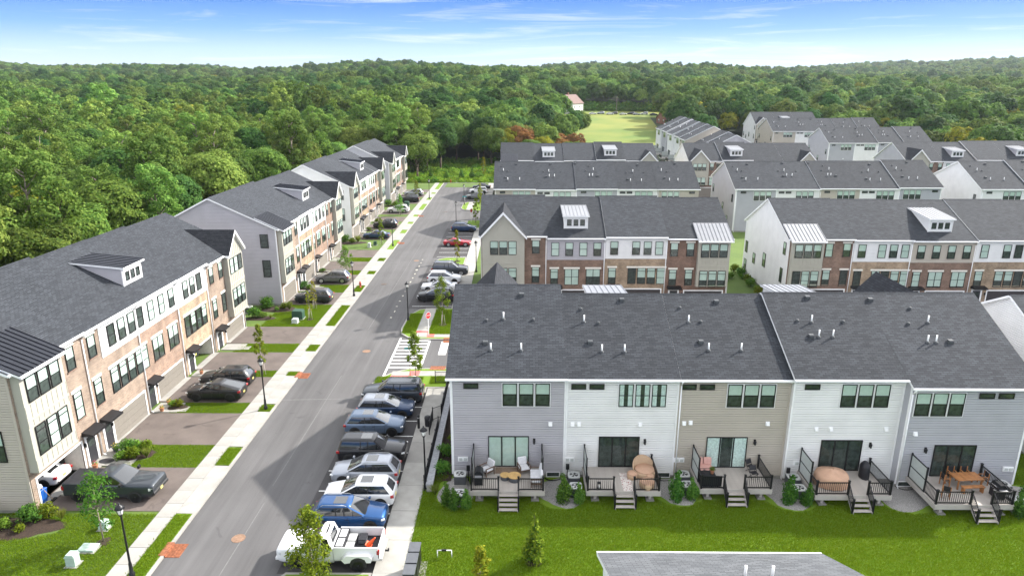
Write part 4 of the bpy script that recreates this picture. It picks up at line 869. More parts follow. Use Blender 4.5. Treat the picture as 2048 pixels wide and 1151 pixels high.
def deck(label, x0, x1, yf, yw, s0, s1, screen='l', nstep=4, right_rail=True):
    d = thing('deck', label, 'deck', (x0, yf, 0), 0, 'back decks of the near row')
    W, D = x1 - x0, yw - yf; a, b = s0 - x0, s1 - x0; bw = 0.143; n = int(D / bw)
    bm = cached(('board', round(W, 2)), lambda: MB().box(0, W, 0.003, D / n - 0.004, -0.03, 0).mesh('board', 'deck_board'))
    for i in range(n): ob('board', bm, d, (0, i * D / n, DECKZ + (i % 2) * 0.001))
    f = MB().box(-0.03, W + 0.03, -0.045, -0.004, DECKZ - 0.34, DECKZ + 0.005).box(-0.045, -0.004, -0.003, D, DECKZ - 0.34, DECKZ + 0.005).box(W + 0.004, W + 0.045, -0.003, D, DECKZ - 0.34, DECKZ + 0.005)
    ob('fascia', f.mesh('fascia', 'deck_fascia'), d)
    ob('joist_frame', MB().box(0.05, W - 0.05, 0.25, 0.4, DECKZ - 0.3, DECKZ - 0.035).box(0.05, W - 0.05, D - 0.2, D - 0.1, DECKZ - 0.3, DECKZ - 0.035).mesh('joist_frame', 'wood_dark'), d)
    for x in (0.6, W - 0.6):
        ob('support_post', MB().box(x - 0.09, x + 0.09, 0.24, 0.42, 0.1, DECKZ - 0.3).mesh('support_post', 'deck_fascia'), d)
        ob('footing', MB().box(x - 0.26, x + 0.26, 0.06, 0.6, 0.05, 0.2).mesh('footing', 'walk_concrete'), d)
    # stairs
    rise = (DECKZ - 0.1) / (nstep + 1)
    for i in range(nstep):
        z = DECKZ - rise * (i + 1); y = -0.05 - 0.29 * (i + 1)
        ob('tread', MB().box(a, b, y, y + 0.30, z - 0.035, z).mesh('tread', 'deck_board'), d)
        ob('riser', MB().box(a + 0.02, b - 0.02, y + 0.27, y + 0.29, z - rise + 0.002, z - 0.037).mesh('riser', 'deck_fascia'), d)
    ye = -0.05 - 0.29 * nstep
    for x in (a - 0.03, b): ob('stringer', MB().prism([(-0.05, DECKZ - 0.04), (-0.05, DECKZ - 0.35), (ye + 0.2, 0.1), (ye, 0.1), (ye, 0.25)], 'x', x, x + 0.03).mesh('stringer', 'deck_fascia'), d)
    # railings
    pm = cached('rpost', lambda: MB().box(-0.055, 0.055, -0.055, 0.055, 0, 1.02).box(-0.075, 0.075, -0.075, 0.075, 1.02, 1.06).mesh('rail_post', 'black_metal'))
    def post(x, y, z): ob('rail_post', pm, d, (x, y, z))
    def rail(p, q, h0=0.0):
        p, q = Vector(p), Vector(q); v = q - p; L = v.length; u = v.normalized(); m = MB()
        for h in (0.10, 0.90):
            pp, qq = p + Vector((0, 0, h)), q + Vector((0, 0, h)); s_ = Vector((-u.y, u.x, 0)).normalized() * 0.028; t_ = Vector((0, 0, 0.03))
            c = [pp - s_ - t_, pp + s_ - t_, pp + s_ + t_, pp - s_ + t_]; e = [qq - s_ - t_, qq + s_ - t_, qq + s_ + t_, qq - s_ + t_]
            for i in range(4): m.face([c[i], c[(i + 1) % 4], e[(i + 1) % 4], e[i]])
        ob('rail', m.mesh('rail', 'black_metal'), d)
        bl = MB(); k = max(2, int(L / 0.125))
        for i in range(1, k):
            c = p + v * i / k; bl.box(c.x - 0.012, c.x + 0.012, c.y - 0.012, c.y + 0.012, c.z + 0.1, c.z + 0.9)
        tag(ob('balusters', bl.mesh('balusters', 'black_metal'), d), kind='stuff')
    post(0.07, 0.07, DECKZ); post(W - 0.07, 0.07, DECKZ); post(a - 0.06, 0.07, DECKZ); post(b + 0.06, 0.07, DECKZ)
    post(a - 0.06, ye + 0.1, 0.15); post(b + 0.06, ye + 0.1, 0.15)
    rail((0.12, 0.07, DECKZ), (a - 0.12, 0.07, DECKZ)); rail((b + 0.12, 0.07, DECKZ), (W - 0.12, 0.07, DECKZ))
    rail((a - 0.06, 0.0, DECKZ - 0.05), (a - 0.06, ye + 0.15, 0.2)); rail((b + 0.06, 0.0, DECKZ - 0.05), (b + 0.06, ye + 0.15, 0.2))
    sl_ = min(1.95, D - 0.9)
    for side in 'lr':
        x = 0.07 if side == 'l' else W - 0.07
        if side in screen:
            m = MB()
            for z in (DECKZ + 0.02, DECKZ + 0.86, DECKZ + 1.72): m.box(x - 0.03, x + 0.03, D - sl_, D - 0.05, z, z + 0.06)
            for y in (D - sl_, D - 0.11): m.box(x - 0.045, x + 0.045, y - 0.045, y + 0.045, DECKZ, DECKZ + 1.85)
            so = ob('privacy_screen', m.mesh('privacy_screen', 'black_metal'), d)
            for z in (DECKZ + 0.085, DECKZ + 0.925): ob('panel', MB().box(x - 0.01, x + 0.01, D - sl_ + 0.05, D - 0.16, z, z + 0.77).mesh('panel', 'screen_frost'), so)
            rail((x, 0.12, DECKZ), (x, D - sl_ - 0.05, DECKZ))
        else: post(x, D - 0.1, DECKZ); rail((x, 0.12, DECKZ), (x, D - 0.15, DECKZ))
    return d
deck('gray deck of the lavender townhouse with white cushioned chairs, sofa and round tables', -3.15, 1.8, 40.05, 43.15, -1.2, 0.02, 'lr', 4)
deck('gray deck of the white townhouse with the round wicker daybed', 4.65, 9.55, 40.1, 43.15, 6.5, 7.75, 'l', 3)
deck('gray deck of the tan townhouse, black cover over its left railing', 12.3, 17.1, 40.4, 43.15, 13.95, 15.2, 'l', 3)
deck('gray deck of the white townhouse with the beige table cover', 19.75, 24.75, 39.75, 42.8, 21.95, 23.15, 'l', 3)
deck('gray deck of the right end townhouse with the wooden dining set', 27.05, 32.1, 38.75, 42.15, 29.4, 30.65, 'l', 3)
# ---- furniture
def cushion_box(m, x0, x1, y0, y1, z0, z1, mi=0, b=0.05):
    rows = []
    for z, i in ((z0, b), (z0 + b, 0), (z1 - b, 0), (z1, b)):
        rows.append([(x0 + i, y0 + i, z), (x1 - i, y0 + i, z), (x1 - i, y1 - i, z), (x0 + i, y1 - i, z)])
    m.grid(rows, mi, False, True); m.face(rows[-1], mi); m.face(rows[0][::-1], mi); return m
def armchair(label, x, y, rz):
    t = thing('armchair', label, 'chair', (x, y, DECKZ + 0.004), rz)
    f = MB()
    for sx in (-0.36, 0.36):
        for sy in (-0.36, 0.34): f.box(sx - 0.03, sx + 0.03, sy - 0.03, sy + 0.03, 0, 0.58)
        f.box(sx - 0.035, sx + 0.035, -0.4, 0.4, 0.58, 0.62)
    f.box(-0.36, 0.36, -0.38, 0.38, 0.24, 0.30)
    ob('frame', f.mesh('frame', 'wood_dark'), t)
    ob('seat_cushion', cushion_box(MB(), -0.32, 0.32, -0.38, 0.28, 0.30, 0.46).mesh('seat_cushion', 'cushion'), t)
    m = cushion_box(MB(), -0.32, 0.32, -0.07, 0.07, 0, 0.55); ob('back_cushion', m.mesh('back_cushion', 'cushion'), t, (0, 0.28, 0.44), (-0.25, 0, 0))
armchair('white cushioned chair near the left screen of the lavender deck', -2.1, 42.2, R(-50))
armchair('white cushioned chair right of the sliding door on the lavender deck', 0.45, 42.45, R(20))
t = thing('sofa', 'white cushioned outdoor sofa along the right side of the lavender deck', 'sofa', (1.28, 41.3, DECKZ + 0.004), R(-90))
f = MB().box(-0.85, 0.85, -0.38, 0.4, 0.22, 0.3)
for sx in (-0.82, 0.82):
    for sy in (-0.34, 0.36): f.box(sx - 0.03, sx + 0.03, sy - 0.03, sy + 0.03, 0, 0.56)
    f.box(sx - 0.035, sx + 0.035, -0.38, 0.4, 0.56, 0.6)
ob('frame', f.mesh('frame', 'wood_dark'), t)
ob('seat_cushion', cushion_box(MB(), -0.78, 0.78, -0.38, 0.28, 0.3, 0.45).mesh('seat_cushion', 'cushion'), t)
for sx in (-0.4, 0.4): ob('back_cushion', cushion_box(MB(), -0.38, 0.38, -0.08, 0.08, 0, 0.55).mesh('back_cushion', 'cushion'), t, (sx, 0.28, 0.43), (-0.22, 0, 0))
def roundtable(label, x, y, r, h):
    t = thing('coffee_table', label, 'table', (x, y, DECKZ + 0.004))
    ob('top', MB().lathe([(0, h - 0.04), (r, h - 0.04), (r, h), (0, h)], n=24, sm=False).mesh('top', 'wood_tan'), t)
    ob('drum', MB().lathe([(r * .82, 0), (r * .86, h * .5), (r * .82, h - 0.042)], n=20).mesh('drum', 'ac_side'), t)
roundtable('larger round tan-topped coffee table on the lavender deck', -0.2, 41.35, 0.46, 0.40); roundtable('smaller round tan-topped coffee table on the lavender deck', -0.85, 41.5, 0.34, 0.34)
tag(ob('door_mat', MB().box(-0.9, 0.9, -0.42, 0.42, 0, 0.012).mesh('door_mat', 'mat_brown'), None, (-0.65, 42.6, DECKZ + 0.004)), 'brown mat in front of the sliding door on the lavender deck', 'mat')
def grill(label, x, y, rz, covered=False, z=DECKZ + 0.004):
    t = thing('gas_grill', label, 'grill', (x, y, z), rz)
    if covered:
        m = MB(); prof = [(0.46, 0), (0.44, .35), (0.45, .8), (0.36, 1.0), (0.2, 1.16), (0.04, 1.2)]
        rows = [[(r * math.cos(a) * (1.05 if k % 2 else 1), r * .72 * math.sin(a) * (1.04 if k % 2 else 1), zz) for k, a in enumerate(np.linspace(0, 2 * math.pi, 18, endpoint=False))] for r, zz in prof]
        m.grid(rows, 0, True, True); m.face(rows[-1]); ob('cover', m.mesh('cover', 'cover_black'), t)
    else:
        m = MB().box(-0.38, 0.38, -0.28, 0.28, 0.08, 0.80); ob('cabinet', m.mesh('cabinet', 'cover_black'), t)
        ob('lid', MB().prism([(-0.28, 0.80), (0.28, 0.80), (0.28, 0.95), (0.1, 1.12), (-0.14, 1.08), (-0.28, 0.92)], 'x', -0.38, 0.38).mesh('lid', 'black_metal'), t)
        for s in (-1, 1): ob('side_shelf', MB().box(s * 0.39, s * 0.68, -0.24, 0.24, 0.78, 0.82).mesh('side_shelf', 'metal_light'), t)
        ob('handle', MB().tube((-0.28, -0.33, 0.93), (0.28, -0.33, 0.93), 0.018).mesh('handle', 'metal_light'), t)
        for k in range(4): ob('knob', MB().tube((-0.24 + k * .16, -0.28, .7), (-0.24 + k * .16, -0.32, .7), 0.03).mesh('knob', 'metal_light'), t)
        for sx in (-.3, .3): ob('wheel', MB().tube((sx - .03, 0.2, 0.08), (sx + .03, 0.2, 0.08), 0.08).mesh('wheel', 'black_frame'), t)
grill('black gas grill in the left corner of the lavender deck', -2.62, 41.0, R(90)); grill('black covered grill at the right of the white deck with the beige table', 24.0, 42.0, R(80), True)
grill('black gas grill with steel shelf at the right front of the dining deck', 31.55, 39.6, R(-90))
# white house deck: wicker daybed, ottoman, wicker chair, rug, planter
t = thing('wicker_daybed', 'round tan wicker daybed with high curved back', 'daybed', (8.85, 42.1, DECKZ + 0.004), R(10))
m = MB(); n = 28; rows = []
for rr, zz in ((0.74, 0.02), (0.80, 0.34), (0.82, None), (0.74, None), (0.72, 0.40), (0.0, 0.42)):
    row = []
    for k in range(n):
        a = 2 * math.pi * k / n; top = 0.46 + 0.62 * max(0, math.sin(a)) ** 0.8
        row.append((rr * math.cos(a), rr * math.sin(a) + (0.1 if zz is None else 0), top if zz is None else zz))
    rows.append(row)
m.grid(rows, 0, True, True); ob('shell', m.mesh('shell', 'wicker'), t); ob('seat_cushion', MB().lathe([(0, .42), (.66, .42), (.69, .48), (.64, .54), (0, .55)], n=24).mesh('seat_cushion', 'cover_beige'), t)
def wick(label, x, y, r, h): 
    t = thing('wicker_ottoman', label, 'ottoman', (x, y, DECKZ + 0.004)); ob('base', MB().lathe([(r * .9, 0), (r, h * .5), (r * .95, h)], n=18).mesh('base', 'wicker'), t); ob('cushion', MB().lathe([(r * .93, h), (r * .97, h + .05), (r * .8, h + .1), (0, h + .11)], n=18).mesh('cushion', 'cover_beige'), t)
wick('round wicker ottoman left of the daybed', 7.95, 41.75, 0.38, 0.32); wick('small wicker side table with wooden top by the daybed', 9.1, 41.35, 0.28, 0.36)
wick('wide curved wicker seat behind the right front railing', 8.75, 40.62, 0.52, 0.38)
tag(ob('rug', MB().box(-0.33, 0.33, -1.1, 1.1, 0, 0.012).mesh('rug', 'rug'), None, (7.45, 41.2, DECKZ + 0.004)), 'white runner rug with red floral border on the white deck', 'rug')
t = thing('lantern', 'dark lantern standing by the left front railing of the white deck', 'lantern', (5.5, 40.4, DECKZ + 0.004)); ob('frame', MB().box(-.12, .12, -.12, .12, 0, .05).box(-.12, .12, -.12, .12, .42, .46).box(-.12, -.1, -.12, -.1, .05, .42).box(.1, .12, -.12, -.1, .05, .42).box(-.12, -.1, .1, .12, .05, .42).box(.1, .12, .1, .12, .05, .42).mesh('frame', 'black_metal'), t); ob('candle', MB().tube((0, 0, .05), (0, 0, .25), .05).mesh('candle', 'pvc_white'), t)
# tan house deck: pink sofa under a black cover, potted plant, folding chairs
t = thing('sectional_sofa', 'outdoor sofa with pink cushions half hidden under a black cover', 'sofa', (13.1, 42.1, DECKZ + 0.004))
ob('base', MB().box(-0.6, 0.55, -1.3, 0.85, 0.0, 0.32).mesh('base', 'wood_dark'), t)
ob('seat_cushion', cushion_box(MB(), -0.58, 0.53, -0.1, 0.82, 0.32, 0.48).mesh('seat_cushion', 'cushion_pink'), t)
for x in (-0.33, 0.27): ob('pillow', cushion_box(MB(), -.27, .27, -.09, .09, 0, .5).mesh('pillow', 'cushion_pink'), t, (x, 0.72, 0.45), (-0.25, 0, 0))
r_ = random.Random(3); rows = []
for j in range(9):
    rows.append([(-0.66 + 1.3 * i / 8, -1.42 + 1.5 * j / 8, (0.38 + r_.uniform(0, .16)) if 0 < i < 8 and 0 < j < 8 else (0.05 if i in (0, 8) or j == 0 else 0.5)) for i in range(9)])
ob('cover', MB().grid(rows).mesh('cover', 'cover_black'), t)
t = thing('potted_plant', 'small green plant in a terracotta pot lying on the black sofa cover', 'plant', (13.35, 41.5, DECKZ + 0.52), 0); ob('pot', MB().lathe([(.09, 0), (.14, .22), (.15, .25)], n=12).mesh('pot', 'terracotta'), t)
POT_PLANT = t
for k, (x, y, rz) in enumerate(((16.35, 42.6, 30), (16.3, 41.75, 10))):
    t = thing('folding_chair', ['black folding chair with draped cloth beside the wall of the tan deck', 'black folding chair in the middle of the tan deck railing side'][k], 'chair', (x, y, DECKZ + 0.004), R(rz)); m = MB()
    for s in (-.24, .24): m.path([(s, -.24, 0), (s, .12, .45), (s, .3, .85)], .016, 5).path([(s, .24, 0), (s, -.22, .45)], .016, 5)
    m.path([(-.24, .3, .85), (.24, .3, .85)], .016, 5); ob('frame', m.mesh('frame', 'black_metal'), t); ob('seat', MB().box(-.23, .23, -.22, .18, .43, .46).mesh('seat', 'cover_black'), t); ob('backrest', MB().face([(-.22, .16, .55), (.22, .16, .55), (.22, .29, .83), (-.22, .29, .83)]).mesh('backrest', 'cover_black'), t)
t = thing('railing_cover', 'black cloth hung over the left front railing of the tan deck', 'cover', (12.45, 40.5, DECKZ)); ob('cloth', MB().grid([[(1.3 * i / 10, 0.045 + 0.02 * math.sin(i * 2.1 + z * 5), z) for i in range(11)] for z in (.12, .4, .7, .93)]).mesh('cloth', 'cover_black'), t)
# beige covered round table
t = thing('covered_table', 'round patio table under a beige fabric cover', 'table cover', (21.35, 41.2, DECKZ + 0.004)); m = MB(); n = 40; rows = []; r_ = random.Random(2)
for rr, zz, fl in ((1.06, 0.03, .05), (1.05, .3, .04), (1.02, .6, .02), (0.96, .78, .01), (.6, .84, 0), (.35, .98, 0), (.12, 1.02, 0)):
    rows.append([(rr * 1.08 * math.cos(2 * math.pi * k / n) * (1 + fl * math.sin(k * 2.2)), rr * .95 * math.sin(2 * math.pi * k / n) * (1 + fl * math.sin(k * 2.2 + 1)), zz + 0.03 * math.sin(k * .5)) for k in range(n)])
m.grid(rows, 0, True, True); m.face(rows[-1]); ob('cover', m.mesh('cover', 'cover_beige'), t)
# dining set
t = thing('dining_table', 'reddish wooden plank dining table on the right end deck', 'table', (30.3, 40.95, DECKZ + 0.004), R(4))
for k in range(3): ob('plank', MB().box(-.93 + k * .625, -.93 + k * .625 + .61, -.5, .5, .70, .74).mesh('plank', 'wood'), t)
for sx in (-.8, .8):
    for sy in (-.4, .4): ob('leg', MB().box(sx - .04, sx + .04, sy - .04, sy + .04, 0, .699).mesh('leg', 'wood'), t)
def dchair(label, x, y, rz):
    t = thing('dining_chair', label, 'chair', (x, y, DECKZ + 0.004), R(rz)); f = MB()
    for sx in (-.22, .22): f.box(sx - .025, sx + .025, -.22, -.17, 0, .62).box(sx - .025, sx + .025, .17, .22, 0, .9).box(sx - .03, sx + .03, -.24, .24, .62, .65)
    ob('frame', f.mesh('frame', 'wood'), t); ob('seat', MB().box(-.22, .22, -.22, .2, .42, .46).mesh('seat', 'wood_dark'), t); ob('backrest', MB().box(-.19, .19, .185, .205, .55, .9).mesh('backrest', 'cover_black'), t)
dchair('left of the two dining chairs against the sliding door', 29.85, 41.75, 0); dchair('right of the two dining chairs against the sliding door', 30.75, 41.75, 0); dchair('dining chair at the left end of the wooden table', 28.95, 41.0, 90); dchair('dining chair at the right end of the wooden table, by the railing', 31.65, 41.2, -90)
t = thing('bench', 'wooden bench along the near side of the dining table', 'bench', (30.3, 40.15, DECKZ + 0.004), R(4)); ob('seat', MB().box(-.75, .75, -.17, .17, .42, .46).mesh('seat', 'wood'), t)
for sx in (-.65, .65): ob('leg', MB().box(sx - .04, sx + .04, -.14, .14, 0, .419).mesh('leg', 'wood'), t)
dchair('wooden chair behind the front left railing of the dining deck', 28.2, 39.6, 150)
# ---- condensers, window wells
def condenser(label, x, y, rz=0):
    t = thing('air_conditioner', label, 'air conditioner', (x, y, 0.16), rz, 'outdoor condenser units beside the decks')
    s = cached('ac_b', lambda: MB().box(-.40, .40, -.40, .40, .05, .68).mesh('cabinet', 'ac_side')); ob('cabinet', s, t)
    l = MB()
    for k in range(8): l.box(-.41, .41, -.41, .41, .10 + k * .07, .12 + k * .07)
    ob('louvres', cached('ac_l', lambda: l.mesh('louvres', 'ac_side')), t)
    def top():
        m = MB(); n = 16; o = [(.42 * max(-1, min(1, 1.25 * math.cos(2 * math.pi * i / n))), .42 * max(-1, min(1, 1.25 * math.sin(2 * math.pi * i / n)))) for i in range(n)]
        q = [(.30 * math.cos(2 * math.pi * i / n), .30 * math.sin(2 * math.pi * i / n)) for i in range(n)]
        m.grid([[(*p, .68) for p in o], [(*p, .74) for p in o], [(*p, .75) for p in q], [(*p, .66) for p in q]], 0, False, True)
        return m.mesh('top_cover', 'ac_top')
    ob('top_cover', cached('ac_t', top), t)
    def fan():
        m = MB().lathe([(0.0, .685), (.29, .685)], n=16)
        m.v = [p for p in m.v]
        m2 = MB().face([(.29 * math.cos(2 * math.pi * i / 16), .29 * math.sin(2 * math.pi * i / 16), .69) for i in range(16)], 0)
        for k in range(4):
            a = k * math.pi / 2; m2.face([(.05 * math.cos(a), .05 * math.sin(a), .73), (.26 * math.cos(a), .26 * math.sin(a), .72), (.26 * math.cos(a + .7), .26 * math.sin(a + .7), .70), (.05 * math.cos(a + .9), .05 * math.sin(a + .9), .71)], 1)
        return m2.mesh('fan', ['black_frame', 'ac_top'])
    ob('fan', cached('ac_f', fan), t); ob('pad', cached('ac_p', lambda: MB().box(-.48, .48, -.48, .48, -.08, .05).mesh('pad', 'concrete')), t)
ACS = [('left of the lavender deck, against the wall', -4.0, 42.3), ('left of the lavender deck, nearer the lawn between shrubs', -3.85, 39.95), ('left of the white daybed deck, against the wall', 3.95, 42.2), ('left of the white daybed deck, nearer the lawn', 3.98, 40.85), ('left of the tan deck, against the wall', 11.65, 42.4), ('left of the tan deck, nearer the lawn', 11.65, 41.1), ('left of the beige table deck, against the wall', 19.2, 42.1), ('left of the beige table deck, nearer the lawn', 19.1, 40.75), ('right of the dining deck, against the wall', 33.2, 41.4), ('right of the dining deck, nearer the lawn', 32.9, 39.5)]
for l, x, y in ACS: condenser('gray air conditioner ' + l, x, y)
for l, x, y in (('lavender house right of its deck', 2.55, 43.1), ('white daybed house right of its deck', 10.4, 43.1), ('gray right house left of its deck', 26.95, 42.1)):
    t = thing('window_well', 'basement window with curved well on the ' + l, 'window well', (x, y, 0.1)); m = MB(); n = 10
    rows = [[(.62 * math.cos(math.pi + math.pi * i / n), .5 * math.sin(math.pi + math.pi * i / n), z) for i in range(n + 1)] for z in (-.1, .12)]
    m.grid(rows, 0); ob('well', m.mesh('well', 'black_metal'), t); ob('frame', MB().box(-.48, .48, -.03, .0, .05, .10).box(-.48, .48, -.03, 0, .42, .47).box(-.48, -.43, -.03, 0, .1, .42).box(.43, .48, -.03, 0, .1, .42).mesh('frame', 'white_trim'), t); ob('pane', MB().box(-.43, .43, -.015, -.005, .1, .42).mesh('pane', 'room_dark'), t)
for l, x, y in (('left of the lavender deck', -3.45, 42.6), ('left of the white daybed deck', 3.55, 42.85), ('left of the beige table deck', 18.95, 42.5)):
    t = thing('service_post', 'black electrical disconnect on a post ' + l, 'electrical box', (x, y, .1)); ob('post', MB().box(-.03, .03, -.03, .03, 0, .9).mesh('post', 'black_metal'), t); ob('box', MB().box(-.12, .12, -.09, .0, .85, 1.25).mesh('box', 'black_metal'), t)
# ============================================================ vehicles
mat('tyre', (0.014, 0.014, 0.014), 0.8, 0.1, 9); mat('rim_dark', (0.03, 0.03, 0.032), 0.35, 0, metal=.7); mat('rim_silver', (0.45, 0.45, 0.46), 0.3, 0, metal=.8)
mat('cladding', (0.02, 0.02, 0.021), 0.6, 0); mat('lamp_red', (0.32, 0.008, 0.01), 0.2, 0, coat=.8); mat('lamp_clear', (0.75, 0.77, 0.78), 0.12, 0, metal=.3, coat=1); mat('amber', (0.7, 0.25, 0.02), 0.3, 0); mat('plate', (0.70, 0.60, 0.18), 0.5, 0); mat('rail_silver', (0.5, 0.5, 0.5), .35, 0, metal=.8)
mat('auto_dark', (0.012, 0.014, 0.016), 0.05, 0, spec=.7, coat=1.0)
PAINT = {'white': (0.74, 0.74, 0.75), 'black': (0.010, 0.010, 0.012), 'blue': (0.008, 0.058, 0.18), 'silver': (0.36, 0.38, 0.42), 'bluegray': (0.13, 0.18, 0.26), 'navy': (0.022, 0.045, 0.10), 'darkgray': (0.035, 0.042, 0.052), 'graphite': (0.045, 0.05, 0.058), 'red': (0.30, 0.008, 0.016), 'gray': (0.14, 0.14, 0.145), 'greige': (0.16, 0.165, 0.165)}
for k_, c_ in PAINT.items(): paint('paint_' + k_, c_, .22 if k_ not in ('white',) else .3, .45 if k_ not in ('white', 'black', 'red') else .0)
CT = {  # L, W, H, belt, hood z, cabin: rear base, rear roof, front roof, windshield base (fractions of L from the rear), wheel r
    'suv': (4.72, 1.90, 1.69, 1.11, 1.05, .015, .10, .55, .765, .385), 'bigsuv': (5.35, 2.05, 1.93, 1.27, 1.22, .012, .055, .60, .745, .43),
    'boxy': (5.0, 1.98, 1.85, 1.20, 1.16, .012, .05, .575, .715, .42), 'coupe_suv': (4.85, 1.95, 1.62, 1.12, 1.05, .01, .33, .56, .76, .40), 'sedan': (4.85, 1.86, 1.45, .95, .88, .13, .30, .56, .73, .34),
    'sport': (4.75, 1.90, 1.36, .95, .88, .10, .30, .50, .66, .35), 'small': (4.5, 1.82, 1.64, 1.07, 1.01, .02, .10, .57, .775, .35)}
_cc = {}
def car_parts(ty):
    if ty in _cc: return _cc[ty]
    L, W, H, belt, hood, rb, rr, fr, fb, wr = CT[ty]; X = lambda f: -L / 2 + f * L; hw = W / 2; P = {}
    # lower body
    st = [0, .012, .05, .12, .22, .35, .5, .62, fb - .015, fb + .06, .88, .95, .985, 1.0]
    wf = [.80, .90, .965, .99, 1, 1, 1, 1, 1, .995, .97, .92, .84, .74]
    def ztop(f):
        if f < .012: return belt * .80
        if f < rb + .02: return belt * .96
        if f <= fb: return belt
        q = (f - fb) / (1 - fb); return hood + (belt - hood) * max(0, 1 - q * 6) - 0.14 * q ** 2 - (.14 if f > .99 else 0)
    if ty in ('sedan', 'sport'):
        z0 = ztop
        def ztop(f):
            if f < rb: return belt * (.86 if f < .012 else .97)
            return z0(f)
    zl = [.42, .24, .20, .19, .19, .19, .19, .19, .19, .19, .20, .22, .26, .42]; rows = []
    for f, w_, zb in zip(st, wf, zl):
        h = hw * w_; zt = ztop(f); zm = .5 * (zb + zt)
        ring = [(0, zb), (h * .86, zb), (h * .97, zb + .10), (h * .99, zb + .28 if zb + .28 < zt else zt * .7), (h, zm + .10), (h * .985, zt - .13), (h * .945, zt - .04), (h * .86, zt + .008), (0, zt + .045)]
        full = [(X(f), -y, z) for y, z in ring] + [(X(f), y, z) for y, z in ring[-2:0:-1]]
        rows.append(full)
    m = MB(); n = len(rows[0])
    m.grid(rows, lambda i, j: 1 if j in (0, 1, n - 1, n - 2) else 0, True, True); m.face(rows[0][::-1], 0); m.face(rows[-1], 0)
    P['body'] = m.mesh('body', ['paint_black', 'cladding'])
    # greenhouse
    def ringg(x0, x1, h, z):
        pts = [(x1, 0), (x1 - .015, h * .55), (x1 - .07, h * .86), (x1 - .16, h * .985), ((x0 * .45 + x1 * .55), h), (x0 + .18, h * .985), (x0 + .06, h * .87), (x0 + .01, h * .55), (x0, 0)]
        return [(x, -y, z) for x, y in pts] + [(x, y, z) for x, y in pts[-2:0:-1]]
    g0 = ringg(X(rb), X(fb), hw * .935, belt - .005); g1 = ringg(X(rr), X(fr), hw * .77, H - .085); gm = [tuple((np.array(a) * .5 + np.array(b) * .5) + np.array([0, np.sign(a[1]) * .02, .012])) for a, b in zip(g0, g1)]
    g2 = ringg(X(rr) + .05, X(fr) - .06, hw * .70, H - .015); g3 = ringg(X(rr) + .3, X(fr) - .4, hw * .35, H)
    nn = len(g0); idx = lambda s: [j for j in range(nn) if j in s]
    WS = {0, 1, nn - 1, nn - 2}; RW = {7, 8, 6, 9} - {6, 9} | {7, 8}; SR = {3, 4, 5}; SLs = {nn - 4, nn - 5, nn - 6}
    def part(S):
        mm = MB(); mm.grid([g0, gm, g1], lambda i, j: 0 if j in S else None, True, True); return mm
    P['windshield'] = part(WS).mesh('windshield', 'auto_dark'); P['rear_window'] = part({7, 8}).mesh('rear_window', 'auto_dark')
    P['side_r'] = part({3, 4}).mesh('side_window', 'auto_dark'); P['side_l'] = part({nn - 4, nn - 5}).mesh('side_window', 'auto_dark')
    rest_ = set(range(nn)) - WS - {7, 8, 3, 4, nn - 4, nn - 5}
    m = MB(); m.grid([g0, gm, g1], lambda i, j: 0 if j in rest_ else None, True, True); m.grid([g1, g2, g3], 0, True, True); m.face(g3)
    for s in (-1, 1):   # centre pillars follow the glass
        for f in (.36, .47) if ty not in ('sport',) else (.4,):
            x = X(f); a = Vector((x, s * hw * .94, belt)); b = Vector((x - .04, s * hw * .777, H - .085)); c = (a + b) / 2 + Vector((0, s * .026, .012)); d_ = Vector((.035, 0, 0)); o_ = Vector((0, s * .006, 0))
            q = [[a - d_ + o_, a + d_ + o_], [c - d_ + o_, c + d_ + o_], [b - d_ + o_, b + d_ + o_]]; m.grid(q, 1, True)
    P['roof'] = m.mesh('roof', ['paint_black', 'cladding'])
    P['sunroof'] = MB().box(X(fr) - 1.15, X(fr) - .35, -hw * .42, hw * .42, H - .02, H + .006).mesh('sunroof', 'auto_dark')
    for s, k in ((-1, 'rail_r'), (1, 'rail_l')): P[k] = MB().path([(X(rr) + .25, s * hw * .72, H - .03), (X(rr) + .4, s * hw * .72, H + .035), (X(fr) - .4, s * hw * .72, H + .035), (X(fr) - .25, s * hw * .72, H - .03)], .018, 5).mesh('roof_rail', 'rail_silver')
    # wheels
    w = MB(); w.lathe([(wr * .62, -.115), (wr * .92, -.12), (wr, -.07), (wr, .07), (wr * .92, .12), (wr * .62, .115)], n=20); w.face([(wr * .62 * math.cos(t), wr * .62 * math.sin(t), .08) for t in np.linspace(0, 2 * math.pi, 20, endpoint=False)])
    P['wheel'] = w.xform(Matrix.Rotation(R(-90), 4, 'X')).mesh('wheel', 'tyre')
    for nm in ('dark', 'silver'):
        w = MB()
        for k in range(5):
            a = k * 2 * math.pi / 5; c, s = math.cos(a), math.sin(a); px, py = -s, c
            for q in (-1, 1):
                a2 = a + q * .16; w.face([(c * .05 + px * .04, s * .05 + py * .04, .125), (c * .05 - px * .04, s * .05 - py * .04, .125), (wr * .62 * math.cos(a2) - px * .02, wr * .62 * math.sin(a2) - py * .02, .11), (wr * .62 * math.cos(a2) + px * .02, wr * .62 * math.sin(a2) + py * .02, .11)])
        w.lathe([(wr * .58, .10), (wr * .66, .122)], n=20); w.lathe([(.07, .11), (.06, .13), (0, .13)], n=10)
        w.f = [f_ for f_ in w.f]; P['rim_' + nm] = w.xform(Matrix.Rotation(R(-90), 4, 'X')).mesh('rim', 'rim_' + nm)
    a_ = MB(); ra = wr * 1.17; a_.face([(ra * math.cos(t), 0, ra * math.sin(t)) for t in np.linspace(-.35, math.pi + .35, 16)]); P['arch'] = a_.mesh('wheel_arch', 'cladding')
